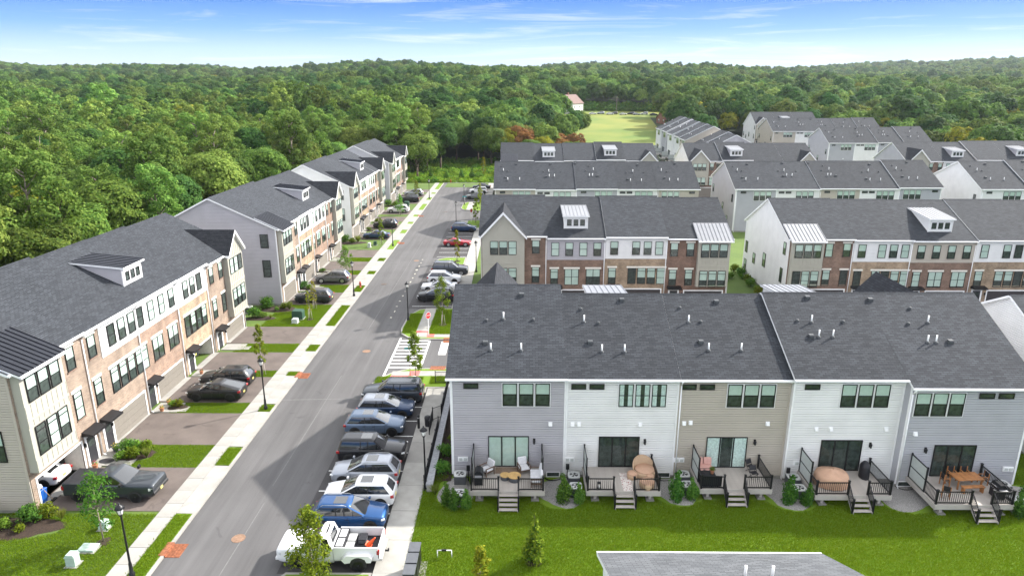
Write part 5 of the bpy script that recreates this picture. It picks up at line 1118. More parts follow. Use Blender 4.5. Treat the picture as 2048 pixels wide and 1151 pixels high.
    P['head'] = cushion_box(MB(), -.14, .10, -.20, .20, -.06, .06, 0, .02).mesh('headlight', 'lamp_clear'); P['tail'] = cushion_box(MB(), -.09, .14, -.17, .17, -.10, .09, 0, .02).mesh('taillight', 'lamp_red')
    P['grille'] = MB().box(-.04, .03, -hw * .46, hw * .46, -.14, .12).mesh('grille', 'cladding'); P['mirror'] = cushion_box(MB(), -.07, .07, -.10, .10, -.07, .07, 0, .03).mesh('mirror', 'paint_black'); P['plate'] = MB().box(-.012, .012, -.15, .15, -.08, .08).mesh('license_plate', 'plate'); P['handle'] = MB().box(-.09, .09, -.012, .012, -.015, .015).mesh('door_handle', 'cladding')
    P['doorline'] = MB().box(-.006, .006, -.004, .004, 0, belt - .42).mesh('door_seam', 'cladding')
    _cc[ty] = P; return P
def setpaint(o, p, i=0):
    o.material_slots[i].link = 'OBJECT'; o.material_slots[i].material = MAT[p]
def car(label, ty, col, x, y, facing, rim='dark', roof=None, sun=False, rails=False, group=None, cat='car', rz=0, z=0.0):
    L, W, H, belt, hood, rb, rr, fr, fb, wr = CT[ty]; P = car_parts(ty); hw = W / 2; X = lambda f: -L / 2 + f * L
    t = thing('parked_car', label, cat, (x, y, z), (0 if facing == '+' else math.pi) + rz, group)
    b = ob('body', P['body'], t); setpaint(b, 'paint_' + col); r = ob('roof', P['roof'], t); setpaint(r, 'paint_' + (roof or col))
    for k, n in (('windshield', 'windshield'), ('rear_window', 'rear_window'), ('side_r', 'side_window'), ('side_l', 'side_window')): ob(n, P[k], t)
    if sun: ob('sunroof', P['sunroof'], r)
    if rails: ob('roof_rail', P['rail_r'], r); ob('roof_rail', P['rail_l'], r)
    for f in (.185, .81):
        for s in (-1, 1):
            w = ob('wheel', P['wheel'], t, (X(f), s * (hw - .105), wr), (0, 0, 0 if s > 0 else math.pi)); ob('rim', P['rim_' + rim], w); ob('wheel_arch', P['arch'], t, (X(f), s * (hw + .004), wr))
    for s in (-1, 1):
        ob('headlight', P['head'], t, (X(.972), s * hw * .70, hood * .76), (0, 0, s * -.35)); ob('taillight', P['tail'], t, (X(.018), s * hw * .80, belt * .82), (0, 0, s * .25))
        mi = ob('mirror', P['mirror'], t, (X(fb) - .18, s * (hw + .08), belt + .06)); setpaint(mi, 'paint_' + col)
        for f in (.345, .505): ob('door_handle', P['handle'], t, (X(f), s * (hw + .004), belt * .80))
        for f in (.34, .50, .665): ob('door_seam', P['doorline'], t, (X(f) + .12, s * (hw + .0005), .34))
    ob('grille', P['grille'], t, (X(.992), 0, hood * .62)); ob('license_plate', P['plate'], t, (X(0) - .015, 0, .62))
    return t
GP = 'cars parked in the right-hand bays'; GD = 'cars parked in the driveways on the left'
car('blue SUV facing the sidewalk, next to the white work pickup', 'suv', 'blue', -10.7, 37.85, '+', sun=True, rails=True, group=GP)
car('white SUV backed to the sidewalk between the blue and the silver SUV', 'suv', 'white', -10.55, 40.25, '-', sun=True, group=GP)
car('silver SUV with roof rails and a sunroof, next to the white SUV', 'suv', 'silver', -10.75, 42.95, '-', sun=True, rails=True, group=GP)
car('boxy black SUV facing the sidewalk', 'boxy', 'black', -10.85, 45.85, '+', sun=True, group=GP)
car('blue-gray SUV showing its full side beside an empty bay', 'suv', 'bluegray', -11.5, 50.0, '+', sun=True, group=GP)
car('navy SUV with a silver roof near the corner island', 'suv', 'navy', -11.15, 52.95, '+', roof='silver', sun=True, group=GP)
car('large dark gray SUV nearest the corner island', 'bigsuv', 'darkgray', -11.05, 55.75, '-', 'silver', rails=True, group=GP)
car('black crossover nearest the second corner island', 'suv', 'black', -10.65, 85.3, '-', rails=True, group=GP)
car('white sedan beside the black crossover', 'sedan', 'white', -10.7, 89.8, '-', group=GP)
car('white SUV beside the white sedan', 'suv', 'white', -10.4, 93.6, '+', group=GP)
car('large dark SUV before the grass island', 'bigsuv', 'graphite', -10.0, 98.0, '+', 'silver', rails=True, group=GP)
car('red sports coupe alone in the middle bays', 'sport', 'red', -10.55, 116.8, '+', 'silver', group=GP)
car('dark blue SUV by the far side of the middle bays', 'suv', 'navy', -10.3, 129.0, '+', rails=True, group=GP)
car('greenish gray SUV nearest in the farthest bays', 'suv', 'greige', -10.4, 167.6, '-', rails=True, group=GP)
car('white SUV in the middle of the farthest bays', 'suv', 'white', -10.2, 177.0, '-', group=GP)
car('dark sedan last in the farthest bays', 'sedan', 'darkgray', -9.8, 184.8, '-', group=GP)
car('black fastback SUV in the third driveway on the left', 'coupe_suv', 'black', -26.9, 55.95, '-', group=GD, z=.09)
car('black SUV beside the fastback in the third driveway on the left', 'suv', 'black', -27.1, 58.8, '-', group=GD, z=.09)
car('dark SUV in the driveway before the lavender end house', 'suv', 'graphite', -26.3, 84.3, '-', group=GD, z=.09)
car('gray SUV with roof rails one driveway beyond the lavender end house', 'suv', 'gray', -26.2, 93.4, '-', 'silver', rails=True, group=GD, z=.09)
car('dark sedan in the driveway before the third left block', 'sedan', 'navy', -25.8, 122.4, '-', group=GD, z=.09)
car('black SUV in the second driveway of the third left block', 'suv', 'black', -25.9, 132.0, '-', group=GD, z=.09)
car('white SUV half behind a small tree on the left', 'suv', 'white', -26.2, 148.5, '-', 'silver', rails=True, group=GD, z=.09)
car('black SUV before the farthest left block', 'boxy', 'black', -26.0, 162.6, '-', group=GD, z=.09)
car('light gray SUV in the farthest left driveways', 'suv', 'silver', -26.2, 172.0, '-', rails=True, group=GD, z=.09)
car('white sedan parked inside the nearest open garage', 'sedan', 'white', -34.35, 42.3, '-', z=.07)
car('small dark car inside the open garage of the tan brick house', 'small', 'darkgray', -35.0, 64.6, '-', z=.07)
# ---- pickups
def pickup(label, col, x, y, facing, dually=False, L=5.9, W=2.03, H=1.95, cab=(.44, .47, .60, .735), z=0.0, cover=False):
    t = thing('pickup_truck', label, 'pickup', (x, y, z), 0 if facing == '+' else math.pi); hw = W / 2; X = lambda f: -L / 2 + f * L; belt, hood = 1.33, 1.30; wr = .43; zfl = .86
    cb = cab[0] - .01
    st = [cb, cb + .02, .55, .66, cab[3] - .01, cab[3] + .05, .90, .955, .985, 1.0]; wf = [.985, 1, 1, 1, 1, .995, .985, .97, .94, .90]; zl = [.34] * 7 + [.36, .40, .52]; rows = []
    for f, w_, zb in zip(st, wf, zl):
        h = hw * w_; q = max(0, (f - cab[3]) / (1 - cab[3])); zt = belt if f <= cab[3] else hood + (belt - hood) * max(0, 1 - 6 * q) - .05 * q * q - (.10 if f > .99 else 0)
        ring = [(0, zb), (h * .9, zb), (h * .985, zb + .12), (h, zb + .35), (h, zt - .25), (h * .985, zt - .09), (h * .94, zt - .01), (h * .72, zt + .03), (0, zt + .045)]
        rows.append([(X(f), -a, b) for a, b in ring] + [(X(f), a, b) for a, b in ring[-2:0:-1]])
    m = MB(); m.grid(rows, 0, True, True); m.face(rows[0][::-1]); m.face(rows[-1]); ob('body', m.mesh('body', 'paint_' + col), t)
    # bed: floor, sides, tailgate
    b = MB().box(X(0) + .06, X(cb) - .03, -hw * .93, hw * .93, .62, zfl, 1)
    for s in (-1, 1):
        pr = [(s * hw * .90, zfl - .2), (s * hw * .90, 1.40), (s * hw * .93, 1.43), (s * hw * .985, 1.41), (s * hw, 1.2), (s * hw, .62), (s * hw * .95, .5), (s * hw * .90, .5)]
        b.prism(pr if s > 0 else pr[::-1], 'x', X(0) + .10, X(cb) - .03, 0)
    b.box(X(cb) - .09, X(cb) - .032, -hw * .90, hw * .90, zfl, 1.36, 1)
    ob('bed', b.mesh('bed', ['paint_' + col, 'cover_black']), t); ob('tailgate', MB().box(X(0) + .04, X(0) + .11, -hw * .90, hw * .90, .62, 1.37).mesh('tailgate', 'paint_' + col), t)
    ob('rear_bumper', cushion_box(MB(), X(0) - .12, X(0) + .10, -hw * .95, hw * .95, .48, .66, 0, .03).mesh('rear_bumper', 'rail_silver'), t); ob('tow_hitch', MB().box(X(0) - .35, X(0) - .1, -.04, .04, .46, .54).tube((X(0) - .32, 0, .54), (X(0) - .32, 0, .66), .04).mesh('tow_hitch', 'black_metal'), t)
    ob('front_bumper', cushion_box(MB(), X(1) - .14, X(1) + .08, -hw * .93, hw * .93, .50, .76, 0, .05).mesh('front_bumper', 'paint_' + col if dually else 'cladding'), t)
    g0 = []; rb, rr, fr, fb = cab
    def ringg(x0, x1, h, z): 
        pts = [(x1, 0), (x1 - .02, h * .6), (x1 - .08, h * .9), (x1 - .18, h * .99), ((x0 + x1) / 2, h), (x0 + .08, h * .99), (x0 + .03, h * .9), (x0, h * .6), (x0, 0)]
        return [(x, -y, z) for x, y in pts] + [(x, y, z) for x, y in pts[-2:0:-1]]
    g0 = ringg(X(rb), X(fb), hw * .95, belt - .005); g1 = ringg(X(rr), X(fr), hw * .84, H - .07); g2 = ringg(X(rr) + .05, X(fr) - .08, hw * .74, H - .01); g3 = ringg(X(rr) + .2, X(fr) - .3, hw * .3, H); nn = len(g0)
    for S, n in (({0, 1, nn - 1, nn - 2}, 'windshield'), ({7, 8}, 'rear_window'), ({3, 4}, 'side_window'), ({nn - 4, nn - 5}, 'side_window')): mm = MB(); mm.grid([g0, g1], lambda i, j: 0 if j in S else None, True, True); ob(n, mm.mesh(n, 'auto_dark'), t)
    S = set(range(nn)) - {0, 1, nn - 1, nn - 2, 7, 8, 3, 4, nn - 4, nn - 5}; m = MB(); m.grid([g0, g1], lambda i, j: 0 if j in S else None, True, True); m.grid([g1, g2, g3], 0, True, True); m.face(g3)
    xm = X((rb + fb) / 2 - .01)
    for s in (-1, 1): m.face([(xm - .06, s * (hw * .95 + .004), belt), (xm + .06, s * (hw * .95 + .004), belt), (xm + .03, s * (hw * .84 + .008), H - .07), (xm - .09, s * (hw * .84 + .008), H - .07)], 0)
    ob('cab_roof', m.mesh('cab_roof', 'paint_' + col), t)
    P = car_parts('bigsuv')
    for f in (.17 if not dually else .20, .80):
        for s in (-1, 1):
            off = .26 if dually and f < .5 else 0
            w = ob('wheel', P['wheel'], t, (X(f), s * (hw - .10 + off), wr), (0, 0, 0 if s > 0 else math.pi)); ob('rim', P['rim_dark'], w); ob('wheel_arch', P['arch'], t, (X(f), s * (hw + .006 + off * 1.02), wr + .02))
            if off:
                pr = [(X(f) - .78, .62), (X(f) - .5, .62), (X(f) - .42, .84), (X(f), .96), (X(f) + .42, .84), (X(f) + .5, .62), (X(f) + .85, .55), (X(f) + 1.05, .8), (X(f) + .7, 1.1), (X(f) - .6, 1.12), (X(f) - .86, .9)]
                fl = MB(); o_ = [(px, s * (hw - .01), pz) for px, pz in pr]; q_ = [(X(f) + (px - X(f)) * .93, s * (hw + off), .3 + (pz - .3) * .95) for px, pz in pr]
                fl.grid([o_, q_], 0, True, True); fl.face(q_); ob('fender_flare', fl.mesh('fender_flare', 'paint_' + col), t)
    for s in (-1, 1):
        ob('headlight', P['head'], t, (X(.968), s * hw * .78, .98), (0, 0, s * -.3), (1, .9, 1.7)); ob('taillight', P['tail'], t, (X(.012), s * hw * .92, 1.1), (0, 0, 0), (.7, .5, 1.6))
        mi = ob('mirror', P['mirror'], t, (X(fb) - .3, s * (hw + .16), belt + .12), (0, 0, 0), (1, 1.2, 2)); setpaint(mi, 'paint_black')
        ob('turn_signal', MB().box(X(.975), X(.982), s * hw * .68 - .12, s * hw * .68 + .12, .83, .88).mesh('turn_signal', 'amber'), t)
    ob('grille', P['grille'], t, (X(.994), 0, .92), (0, 0, 0), (1, 1.1, 1.4)); ob('license_plate', P['plate'], t, (X(1) + .09, 0, .62))
    if cover: ob('bed_cover', MB().box(X(0) + .12, X(cb) - .1, -hw * .90, hw * .90, 1.38, 1.415).mesh('bed_cover', 'cover_black'), t)
    return t
pickup('dark gray pickup in the nearest driveway, bed under a black cover', 'darkgray', -27.4, 40.75, '+', cover=True, z=.09, L=6.1, cab=(.37, .395, .585, .725), H=1.98)
pickup('white dual-wheel work pickup with open loaded bed at the bottom of the bays', 'white', -10.95, 34.5, '-', dually=True, L=6.0, cab=(.46, .49, .60, .71))
# things carried in the white pickup's bed (the bed is at its right end)
bz = .865; bx = -10.95
t = thing('toolbox', 'black toolbox with white printed lids behind the cab of the white pickup', 'toolbox', (bx + .62, 34.5, bz)); ob('box', MB().box(-.26, .26, -.86, .86, 0, .5).mesh('box', 'cover_black'), t)
mat('print_white', (.72, .72, .72), .6, 0, col2=(.2, .2, .2), vs_=30, vrange=(.5, .66))
for s in (-.43, .43): ob('lid', MB().box(-.2, .2, s - .36, s + .36, .5, .53).mesh('lid', 'print_white'), t)
t = thing('traffic_cone', 'orange traffic cone lying tilted in the white pickup bed', 'traffic cone', (bx + 2.2, 34.35, bz + .08), R(80)); mat('cone_orange', (.80, .10, .02), .5, .05)
ob('cone', MB().lathe([(.16, 0), (.05, .62), (.03, .7)], n=14).mesh('cone', 'cone_orange'), t, (0, 0, 0.05), (R(38), 0, 0)); ob('base', MB().box(-.2, .2, -.2, .2, -.02, .03).mesh('base', 'cone_orange'), t, (0, 0, .05), (R(38), 0, 0))
for k, (dx, dy) in enumerate(((1.15, 34.85), (1.15, 34.1), (1.75, 34.9))):
    t = thing('storage_tote', ['gray tote behind the toolbox, far side of the white pickup bed', 'gray tote behind the toolbox, near side of the white pickup bed', 'low black case in the middle of the white pickup bed'][k], 'box', (bx + dx, dy, bz)); ob('bin', MB().box(-.22, .22, -.3, .3, 0, .26).mesh('bin', 'ac_side'), t); ob('lid', MB().box(-.24, .24, -.32, .32, .26, .30).mesh('lid', ['ac_top', 'ac_top', 'cover_black'][k] if k < 2 else 'cover_black'), t)
# ============================================================ trees and other plants
leafmat('leaf_oak', (0.040, 0.100, 0.017), (0.145, 0.232, 0.040), 0.025, 0.40)
leafmat('leaf_light', (0.076, 0.160, 0.028), (0.215, 0.318, 0.064), 0.03, 0.35)
leafmat('leaf_dark', (0.021, 0.074, 0.018), (0.074, 0.158, 0.032), 0.02, 0.35)
leafmat('leaf_autumn', (0.15, 0.095, 0.026), (0.30, 0.16, 0.045), 0.02, 0.25)
leafmat('leaf_yellow', (0.11, 0.15, 0.010), (0.30, 0.28, 0.022), 0.02, 0.25)
leafmat('leaf_sapling', (0.075, 0.130, 0.012), (0.21, 0.26, 0.02), 0.025, 0.2)
leafmat('leaf_conifer', (0.038, 0.123, 0.021), (0.123, 0.254, 0.035), 0.02, 0.25)
leafmat('leaf_shrub', (0.052, 0.149, 0.018), (0.175, 0.306, 0.038), 0.03, 0.3)
leafmat('leaf_brush', (0.105, 0.228, 0.021), (0.245, 0.385, 0.038), 0.03, 0.3)
leafmat('grass_blade', (0.118, 0.212, 0.006), (0.178, 0.268, 0.014), 0.012, 0.08, 0.35)
leafmat('grass_ornamental', (0.12, 0.20, 0.02), (0.28, 0.30, 0.07), 0.02, 0.2)
leafmat('petal_yellow', (0.75, 0.42, 0.02), (0.85, 0.60, 0.05), 0.03, 0.15)
leafmat('petal_red', (0.55, 0.05, 0.03), (0.70, 0.20, 0.08), 0.03, 0.15)
mat('bark', (0.10, 0.075, 0.055), 0.95, 0.35, 3, 0.8, 12); mat('bark_pale', (0.24, 0.20, 0.16), 0.95, 0.25, 3, 0.6, 12)
mat('stake', (0.55, 0.50, 0.42), 0.8, 0.1)
def quads_mesh(name, c, n, up_, size, m_, aspect=0.62, bend=0.0, rs=None):
    """c (N,3) centres, n (N,3) normals, up_ (N,3) long axes; leaf-shaped rhombs"""
    N_ = len(c); nn = n / np.linalg.norm(n, axis=1, keepdims=True)
    t = up_ - (up_ * nn).sum(1, keepdims=True) * nn; t /= np.linalg.norm(t, axis=1, keepdims=True) + 1e-9
    b = np.cross(nn, t); s = size[:, None] if np.ndim(size) else np.full((N_, 1), size)
    v = np.empty((N_, 4, 3)); v[:, 0] = c - t * s; v[:, 1] = c + b * s * aspect - t * s * 0.15; v[:, 2] = c + t * s; v[:, 3] = c - b * s * aspect - t * s * 0.15
    if bend: v[:, 1] += nn * s * bend; v[:, 3] += nn * s * bend
    me = bpy.data.meshes.new(name); me.vertices.add(N_ * 4); me.vertices.foreach_set('co', v.reshape(-1).astype(np.float32))
    me.loops.add(N_ * 4); me.loops.foreach_set('vertex_index', np.arange(N_ * 4, dtype=np.int32))
    me.polygons.add(N_); me.polygons.foreach_set('loop_start', np.arange(0, N_ * 4, 4, dtype=np.int32)); me.polygons.foreach_set('loop_total', np.full(N_, 4, dtype=np.int32))
    me.materials.append(MAT[m_]); me.update(calc_edges=True); return me
def blob_leaves(blobs, per, size, m_, seed, name='crown', droop=0.0, flat=1.0, rag=0.25, centre=None, rnd_n=0.55):
    r = np.random.default_rng(seed); cs = []; ns = []; us = []; sz = []
    for x, y, z, br in blobs:
        k = max(6, int(per * br * br))
        d = r.normal(size=(k, 3)); d[:, 2] += 0.35
        if centre is not None:
            cd = np.array([x, y, z]) - np.array(centre); cd = cd / (np.linalg.norm(cd) + 1e-6); d += cd * 0.9
        d /= np.linalg.norm(d, axis=1, keepdims=True)
        rad = br * (1 - rag * r.random((k, 1)) ** 1.5 + 0.12 * r.normal(size=(k, 1)))
        p = d * rad * np.array([1, 1, flat]); p[:, 2] -= droop * (p[:, :2] ** 2).sum(1) / max(br, .1)
        cs.append(p + np.array([x, y, z])); n = d + rnd_n * r.normal(size=(k, 3)); n[:, 2] += 0.25
        if centre is not None: n += 0.7 * cd
        ns.append(n)
        us.append(r.normal(size=(k, 3)) + np.array([0, 0, -0.3])); sz.append(size * (0.6 + 0.8 * r.random(k)))
    return quads_mesh(name, np.concatenate(cs), np.concatenate(ns), np.concatenate(us), np.concatenate(sz), m_, bend=-0.15)
def make_tree(kind, seed, far=False):
    """returns (trunk mesh, crown mesh, height)"""
    r = random.Random(seed); blobs = []; t = MB()
    H, cr_, base, m_, nb, bs, flat = {'oak': (17, 5.4, .34, 'leaf_oak', 30, 1.9, .75), 'tall': (21, 4.3, .40, 'leaf_light', 30, 1.6, .6), 'dark': (18, 4.8, .25, 'leaf_dark', 32, 1.8, .8), 'round': (14.5, 5.2, .22, 'leaf_oak', 30, 1.9, .75),
                                      'light': (16, 5.0, .25, 'leaf_light', 28, 1.8, .75), 'autumn': (14, 4.6, .25, 'leaf_autumn', 26, 1.7, .75), 'yellow': (14, 4.4, .2, 'leaf_yellow', 26, 1.6, .8), 'vine': (17, 3.2, .08, 'leaf_oak', 30, 1.5, 1.0)}[kind]
    lean = (r.uniform(-.6, .6), r.uniform(-.6, .6))
    ph = r.uniform(0, 6)
    ctr = None; zc = H * (1 + base) / 2; zh = H * (1 - base) / 2 * 0.86
    if kind not in ('tall', 'vine'):
        ctr = (0, 0, zc - zh * .35); n_ = 15 if far else 22
        for i in range(n_):
            cz = -0.55 + 1.5 * (i + .5) / n_; cz = min(cz, .98); st_ = math.sqrt(max(0, 1 - cz * cz)); a = i * 2.399 + ph; q = r.uniform(.58, .86)
            b = cr_ * r.uniform(.34, .52) * (1 - .15 * (cz > .8))
            blobs.append((lean[0] * .6 + cr_ * q * st_ * math.cos(a), lean[1] * .6 + cr_ * q * st_ * math.sin(a), zc + zh * q * cz, b))
        for i in range(3): a = r.uniform(0, 6.28); blobs.append((cr_ * .9 * math.cos(a), cr_ * .9 * math.sin(a), zc + zh * r.uniform(-.3, .5), cr_ * .24))
    for i in range(nb if ctr is None else 0):
        f = (i + 0.5) / nb; z = H * (base + (1 - base) * f ** 0.9)
        q = (z / H - base) / (1 - base)
        prof = math.sin(math.pi * min(1, 0.16 + 0.80 * q)) ** 0.7 if kind != 'tall' else (0.45 + 0.55 * math.sin(math.pi * min(1, .2 + .75 * q)))
        a = i * 2.399 + ph + r.uniform(-.4, .4); rr = cr_ * prof * (0.25 + 0.72 * math.sqrt(r.random()))
        if kind == 'tall' and r.random() < .25: rr *= 1.25
        b = bs * r.uniform(.65, 1.2) * (1 if q < .85 else .75)
        blobs.append((lean[0] * f + rr * math.cos(a), lean[1] * f + rr * math.sin(a), z - b * .4, b))
    per, size = (110, 0.24) if not far else (26, 0.50)
    if kind == 'tall' and not far: per, size = 130, 0.23
    crown = blob_leaves(blobs, per, size, m_, seed, droop=0.12 if kind == 'tall' else 0.05, flat=flat, rag=0.35 if kind != 'dark' else .25, centre=ctr, rnd_n=.42)
    top = H * .82; tr = 0.26 + 0.006 * H
    pts = [(0, 0, -0.5), (lean[0] * .2, lean[1] * .2, H * .25), (lean[0] * .5 + r.uniform(-.3, .3), lean[1] * .5, H * .55), (lean[0], lean[1], top)]
    t.path(pts, [tr, tr * .8, tr * .5, 0.06], 7)
    for x, y, z, b in blobs[::2] if not far else []:
        zz = max(H * .18, z - 1.2 - math.hypot(x, y) * .6); f = zz / top
        p0 = (lean[0] * f, lean[1] * f, zz); mid = (x * .55, y * .55, zz + (z - zz) * .45)
        t.path([p0, mid, (x, y, z)], [tr * .36, tr * .2, 0.04], 5)
    return t.mesh('trunk', 'bark_pale' if kind in ('tall',) else 'bark'), crown, H
KINDS = ['oak', 'tall', 'dark', 'round', 'light', 'autumn', 'yellow', 'vine']
TREES = {}
for i, k_ in enumerate(KINDS):
    TREES[k_] = [make_tree(k_, 11 + i * 7 + j) for j in range(2 if k_ in ('oak', 'tall', 'light', 'dark') else 1)]
LABEL_TREE = {'oak': 'broad mid-green tree', 'tall': 'tall airy light-green tree', 'dark': 'dense dark green tree', 'round': 'rounded green tree', 'light': 'fresh light-green tree', 'autumn': 'orange-brown autumn tree', 'yellow': 'yellow-green tree', 'vine': 'vine-covered narrow tree'}
def plant_tree(kind, x, y, z, s, label, group, rz=None, sz=None):
    tm, cm, H = rnd.choice(TREES[kind])
    t = thing('tree', label, 'tree', (x, y, z), rnd.uniform(0, 6.28) if rz is None else rz, group, (s, s, sz or s))
    ob('trunk', tm, t); ob('crown', cm, t); return t
def blocked(x, y):
    if y < 198 and x > -51.5: return True
    if x < -51.5 and y < 30: return True
    if 44 < x < 76 and y < 268: return True
    if 74 <= x < 93 and y < 318: return True
    if 88 < x < 137 and y < 316: return True
    if -24 < x < 1 and y < 234: return True
    if -51.5 < x < -21 and y < 203: return True
    if 214 < y < 300 and 0.088 < x / y < 0.235: return True
    if y <= 214 and 0.125 < x / y < 0.235: return True
    if 300 <= y < 442 and 26 - 2 < x < 68 + (y - 300) * .12: return True
    if 1 <= x and y < 206: return True
    if 300 < y < 472 and 0.056 < x / y < 0.092: return True
    if 440 <= y < 470 and 44 < x < 100: return True   # house beyond the meadow
    if 130 < x < 300 and y < 198: return True
    return False
g_ = np.random.default_rng(5); cand = []
def ring(y0, y1, sp):
    y = y0
    while y < y1:
        hw = 0.80 * y + 25; x = -hw
        while x < hw:
            X = x + g_.uniform(-.42, .42) * sp; Y = y + g_.uniform(-.42, .42) * sp
            if not blocked(X, Y): cand.append((X, Y))
            x += sp
        y += sp * .95
ring(40, 300, 7.5); ring(300, 560, 9.4); ring(560, 950, 11.5); ring(950, 1500, 14); ring(1500, 2350, 18)
cand.sort(key=lambda p: math.hypot(p[0], p[1]))
def pick_kind(x, y, u):
    if x < -30 and y < 300: return ['tall', 'oak', 'light', 'dark', 'round', 'tall', 'light', 'vine', 'oak', 'yellow'][int(u * 9.6)]
    if 14 < x < 26 and 222 < y < 262: return ['autumn', 'yellow', 'yellow'][int(u * 2.99)]
    if -5 < x < 40 and 200 < y < 260: return ['light', 'yellow', 'round', 'light', 'autumn', 'oak', 'yellow'][int(u * 7)]
    if x > 60 and y < 360: return ['oak', 'dark', 'light', 'round', 'dark', 'oak', 'light', 'yellow', 'yellow'][int(u * 8.4)]
    return ['oak', 'light', 'dark', 'round', 'oak', 'light', 'dark', 'light', 'oak', 'round', 'yellow'][int(u * 10.2)]
def ZL(x, y):
    if x < -51 and y < 212:
        dp = 'at the wood edge' if x > -59 else ('one row into the wood' if x > -67 else ('deeper in the wood' if x > -82 else 'far in the wood'))
        return dp + ' behind the ' + ('first' if y < 79 else 'second' if y < 117 else 'third' if y < 156 else 'fourth') + ' left block'
    if x < 42: return ('beyond the street end left of the brush' if x < -20 else 'beyond the brush at the street end' if x < 2 else 'right behind the third row roofs') + (', front trees' if y < 232 else ', rear trees')
    return 'in the woods behind the far ' + ('right' if x > 137 else 'middle') + ' blocks'
rest = []; hero = 0
for x, y in cand:
    kd = pick_kind(x, y, g_.random()); s = g_.uniform(0.70, 1.02)
    if x < -50 and y < 220: s *= 1.05
    if x > 100 and y < 330: s *= 1.0
    if kd in ('tall',): s = min(s, 1.15)
    if 1 < x < 45 and y < 236: s *= .72
    elif 10 < x < 32 and y < 302: s *= .74
    if -52 < x <= 1 and y < 275: s = max(s, .95) * 1.08
    if hero < 300 and y < 420:
        zn = ZL(x, y); plant_tree(kd, x, y, hgt(x, y) - 0.3, s, LABEL_TREE[kd] + ' ' + zn, LABEL_TREE[kd] + 's ' + zn); hero += 1
    else: rest.append((x, y, hgt(x, y) - 0.4, KINDS.index(kd), s * (1.0 if y < 280 else 1.22)))
# the far wood: one mass of crowns
def scatter(name, pts, sources, label=None, cat=None, tilt=0.0):
    """pts rows x,y,z,index,scale"""
    P = np.array(pts, dtype=np.float32); me = bpy.data.meshes.new(name); me.vertices.add(len(P)); me.vertices.foreach_set('co', P[:, :3].reshape(-1))
    a = me.attributes.new('idx', 'INT', 'POINT'); a.data.foreach_set('value', P[:, 3].astype(np.int32))
    a = me.attributes.new('scl', 'FLOAT_VECTOR', 'POINT'); sc3 = np.repeat(P[:, 4:5], 3, 1); sc3[:, 2] *= g_.uniform(.9, 1.12, len(P)); a.data.foreach_set('vector', sc3.reshape(-1).astype(np.float32))
    a = me.attributes.new('rot', 'FLOAT_VECTOR', 'POINT'); rr = np.zeros((len(P), 3), np.float32); rr[:, 2] = g_.uniform(0, 6.28, len(P)); rr[:, :2] = g_.uniform(-tilt, tilt, (len(P), 2)) if tilt else 0; a.data.foreach_set('vector', rr.reshape(-1))
    o = ob(name, me); tag(o, label, cat, kind='stuff')
    ng = bpy.data.node_groups.new(name, 'GeometryNodeTree')
    ng.interface.new_socket('Geometry', in_out='INPUT', socket_type='NodeSocketGeometry'); ng.interface.new_socket('Geometry', in_out='OUTPUT', socket_type='NodeSocketGeometry')
    A = lambda t: ng.nodes.new(t); gi, go = A('NodeGroupInput'), A('NodeGroupOutput'); ip = A('GeometryNodeInstanceOnPoints'); jg = A('GeometryNodeJoinGeometry')
    for s_ in reversed(sources):      # a multi-input socket lists its last link first
        oi = A('GeometryNodeObjectInfo'); oi.inputs['Object'].default_value = s_; oi.inputs['As Instance'].default_value = True; oi.transform_space = 'ORIGINAL'; ng.links.new(oi.outputs['Geometry'], jg.inputs[0])
    ng.links.new(gi.outputs[0], ip.inputs['Points']); ng.links.new(jg.outputs[0], ip.inputs['Instance']); ip.inputs['Pick Instance'].default_value = True
    for nm, ty_, sk_ in (('idx', 'INT', 'Instance Index'), ('rot', 'FLOAT_VECTOR', 'Rotation'), ('scl', 'FLOAT_VECTOR', 'Scale')):
        na = A('GeometryNodeInputNamedAttribute'); na.data_type = ty_; na.inputs['Name'].default_value = nm; ng.links.new(na.outputs[0], ip.inputs[sk_])
    ng.links.new(ip.outputs[0], go.inputs[0])
    md = o.modifiers.new('scatter', 'NODES'); md.node_group = ng
    return o
# the far wood: the same crowns at a coarser leaf size
far_src = []
HID = bpy.data.collections.new('sources')
def source(name, me):
    o = bpy.data.objects.new(name, me); HID.objects.link(o); return o
for i, k_ in enumerate(KINDS): far_src.append(source('far_crown', make_tree(k_, 211 + i, True)[1]))
scatter('far_woods', rest, far_src, 'wooded country rolling away to the ridge on the horizon', 'woods')
# undergrowth along the wood's edge and behind the end of the street
br_ = source('brush_clump', blob_leaves([(0, 0, .5, .9), (.8, .3, .4, .7), (-.6, .6, .45, .7), (.1, -.8, .35, .7), (-.7, -.4, .3, .6)], 70, 0.16, 'leaf_brush', 3, 'brush'))
br2 = source('brush_clump', blob_leaves([(0, 0, .9, 1.2), (.9, .5, .8, 1.0), (-.8, .5, .8, 1.0), (.2, -.9, .7, 1.0)], 45, 0.22, 'leaf_shrub', 4, 'brush'))
br3 = source('brush_clump', blob_leaves([(0, 0, 1.6, 1.5), (1.0, .5, 1.1, 1.2), (-.9, .7, 1.2, 1.2), (.2, -1.0, 1.0, 1.3), (0, 0, 2.9, 1.1)], 40, 0.26, 'leaf_dark', 5, 'brush'))
up = []
for i in range(1900):
    x, y = g_.uniform(-52, 1), g_.uniform(196.5, 250)
    up.append((x, y, -.1, 0 if y < 238 and g_.random() < .93 else 1, g_.uniform(.45, 1.1)))
for i in range(900):
    x, y = g_.uniform(-58, -50.5), g_.uniform(38, 205); up.append((x, y, -.2, g_.choice([1, 2]), g_.uniform(.7, 1.5)))
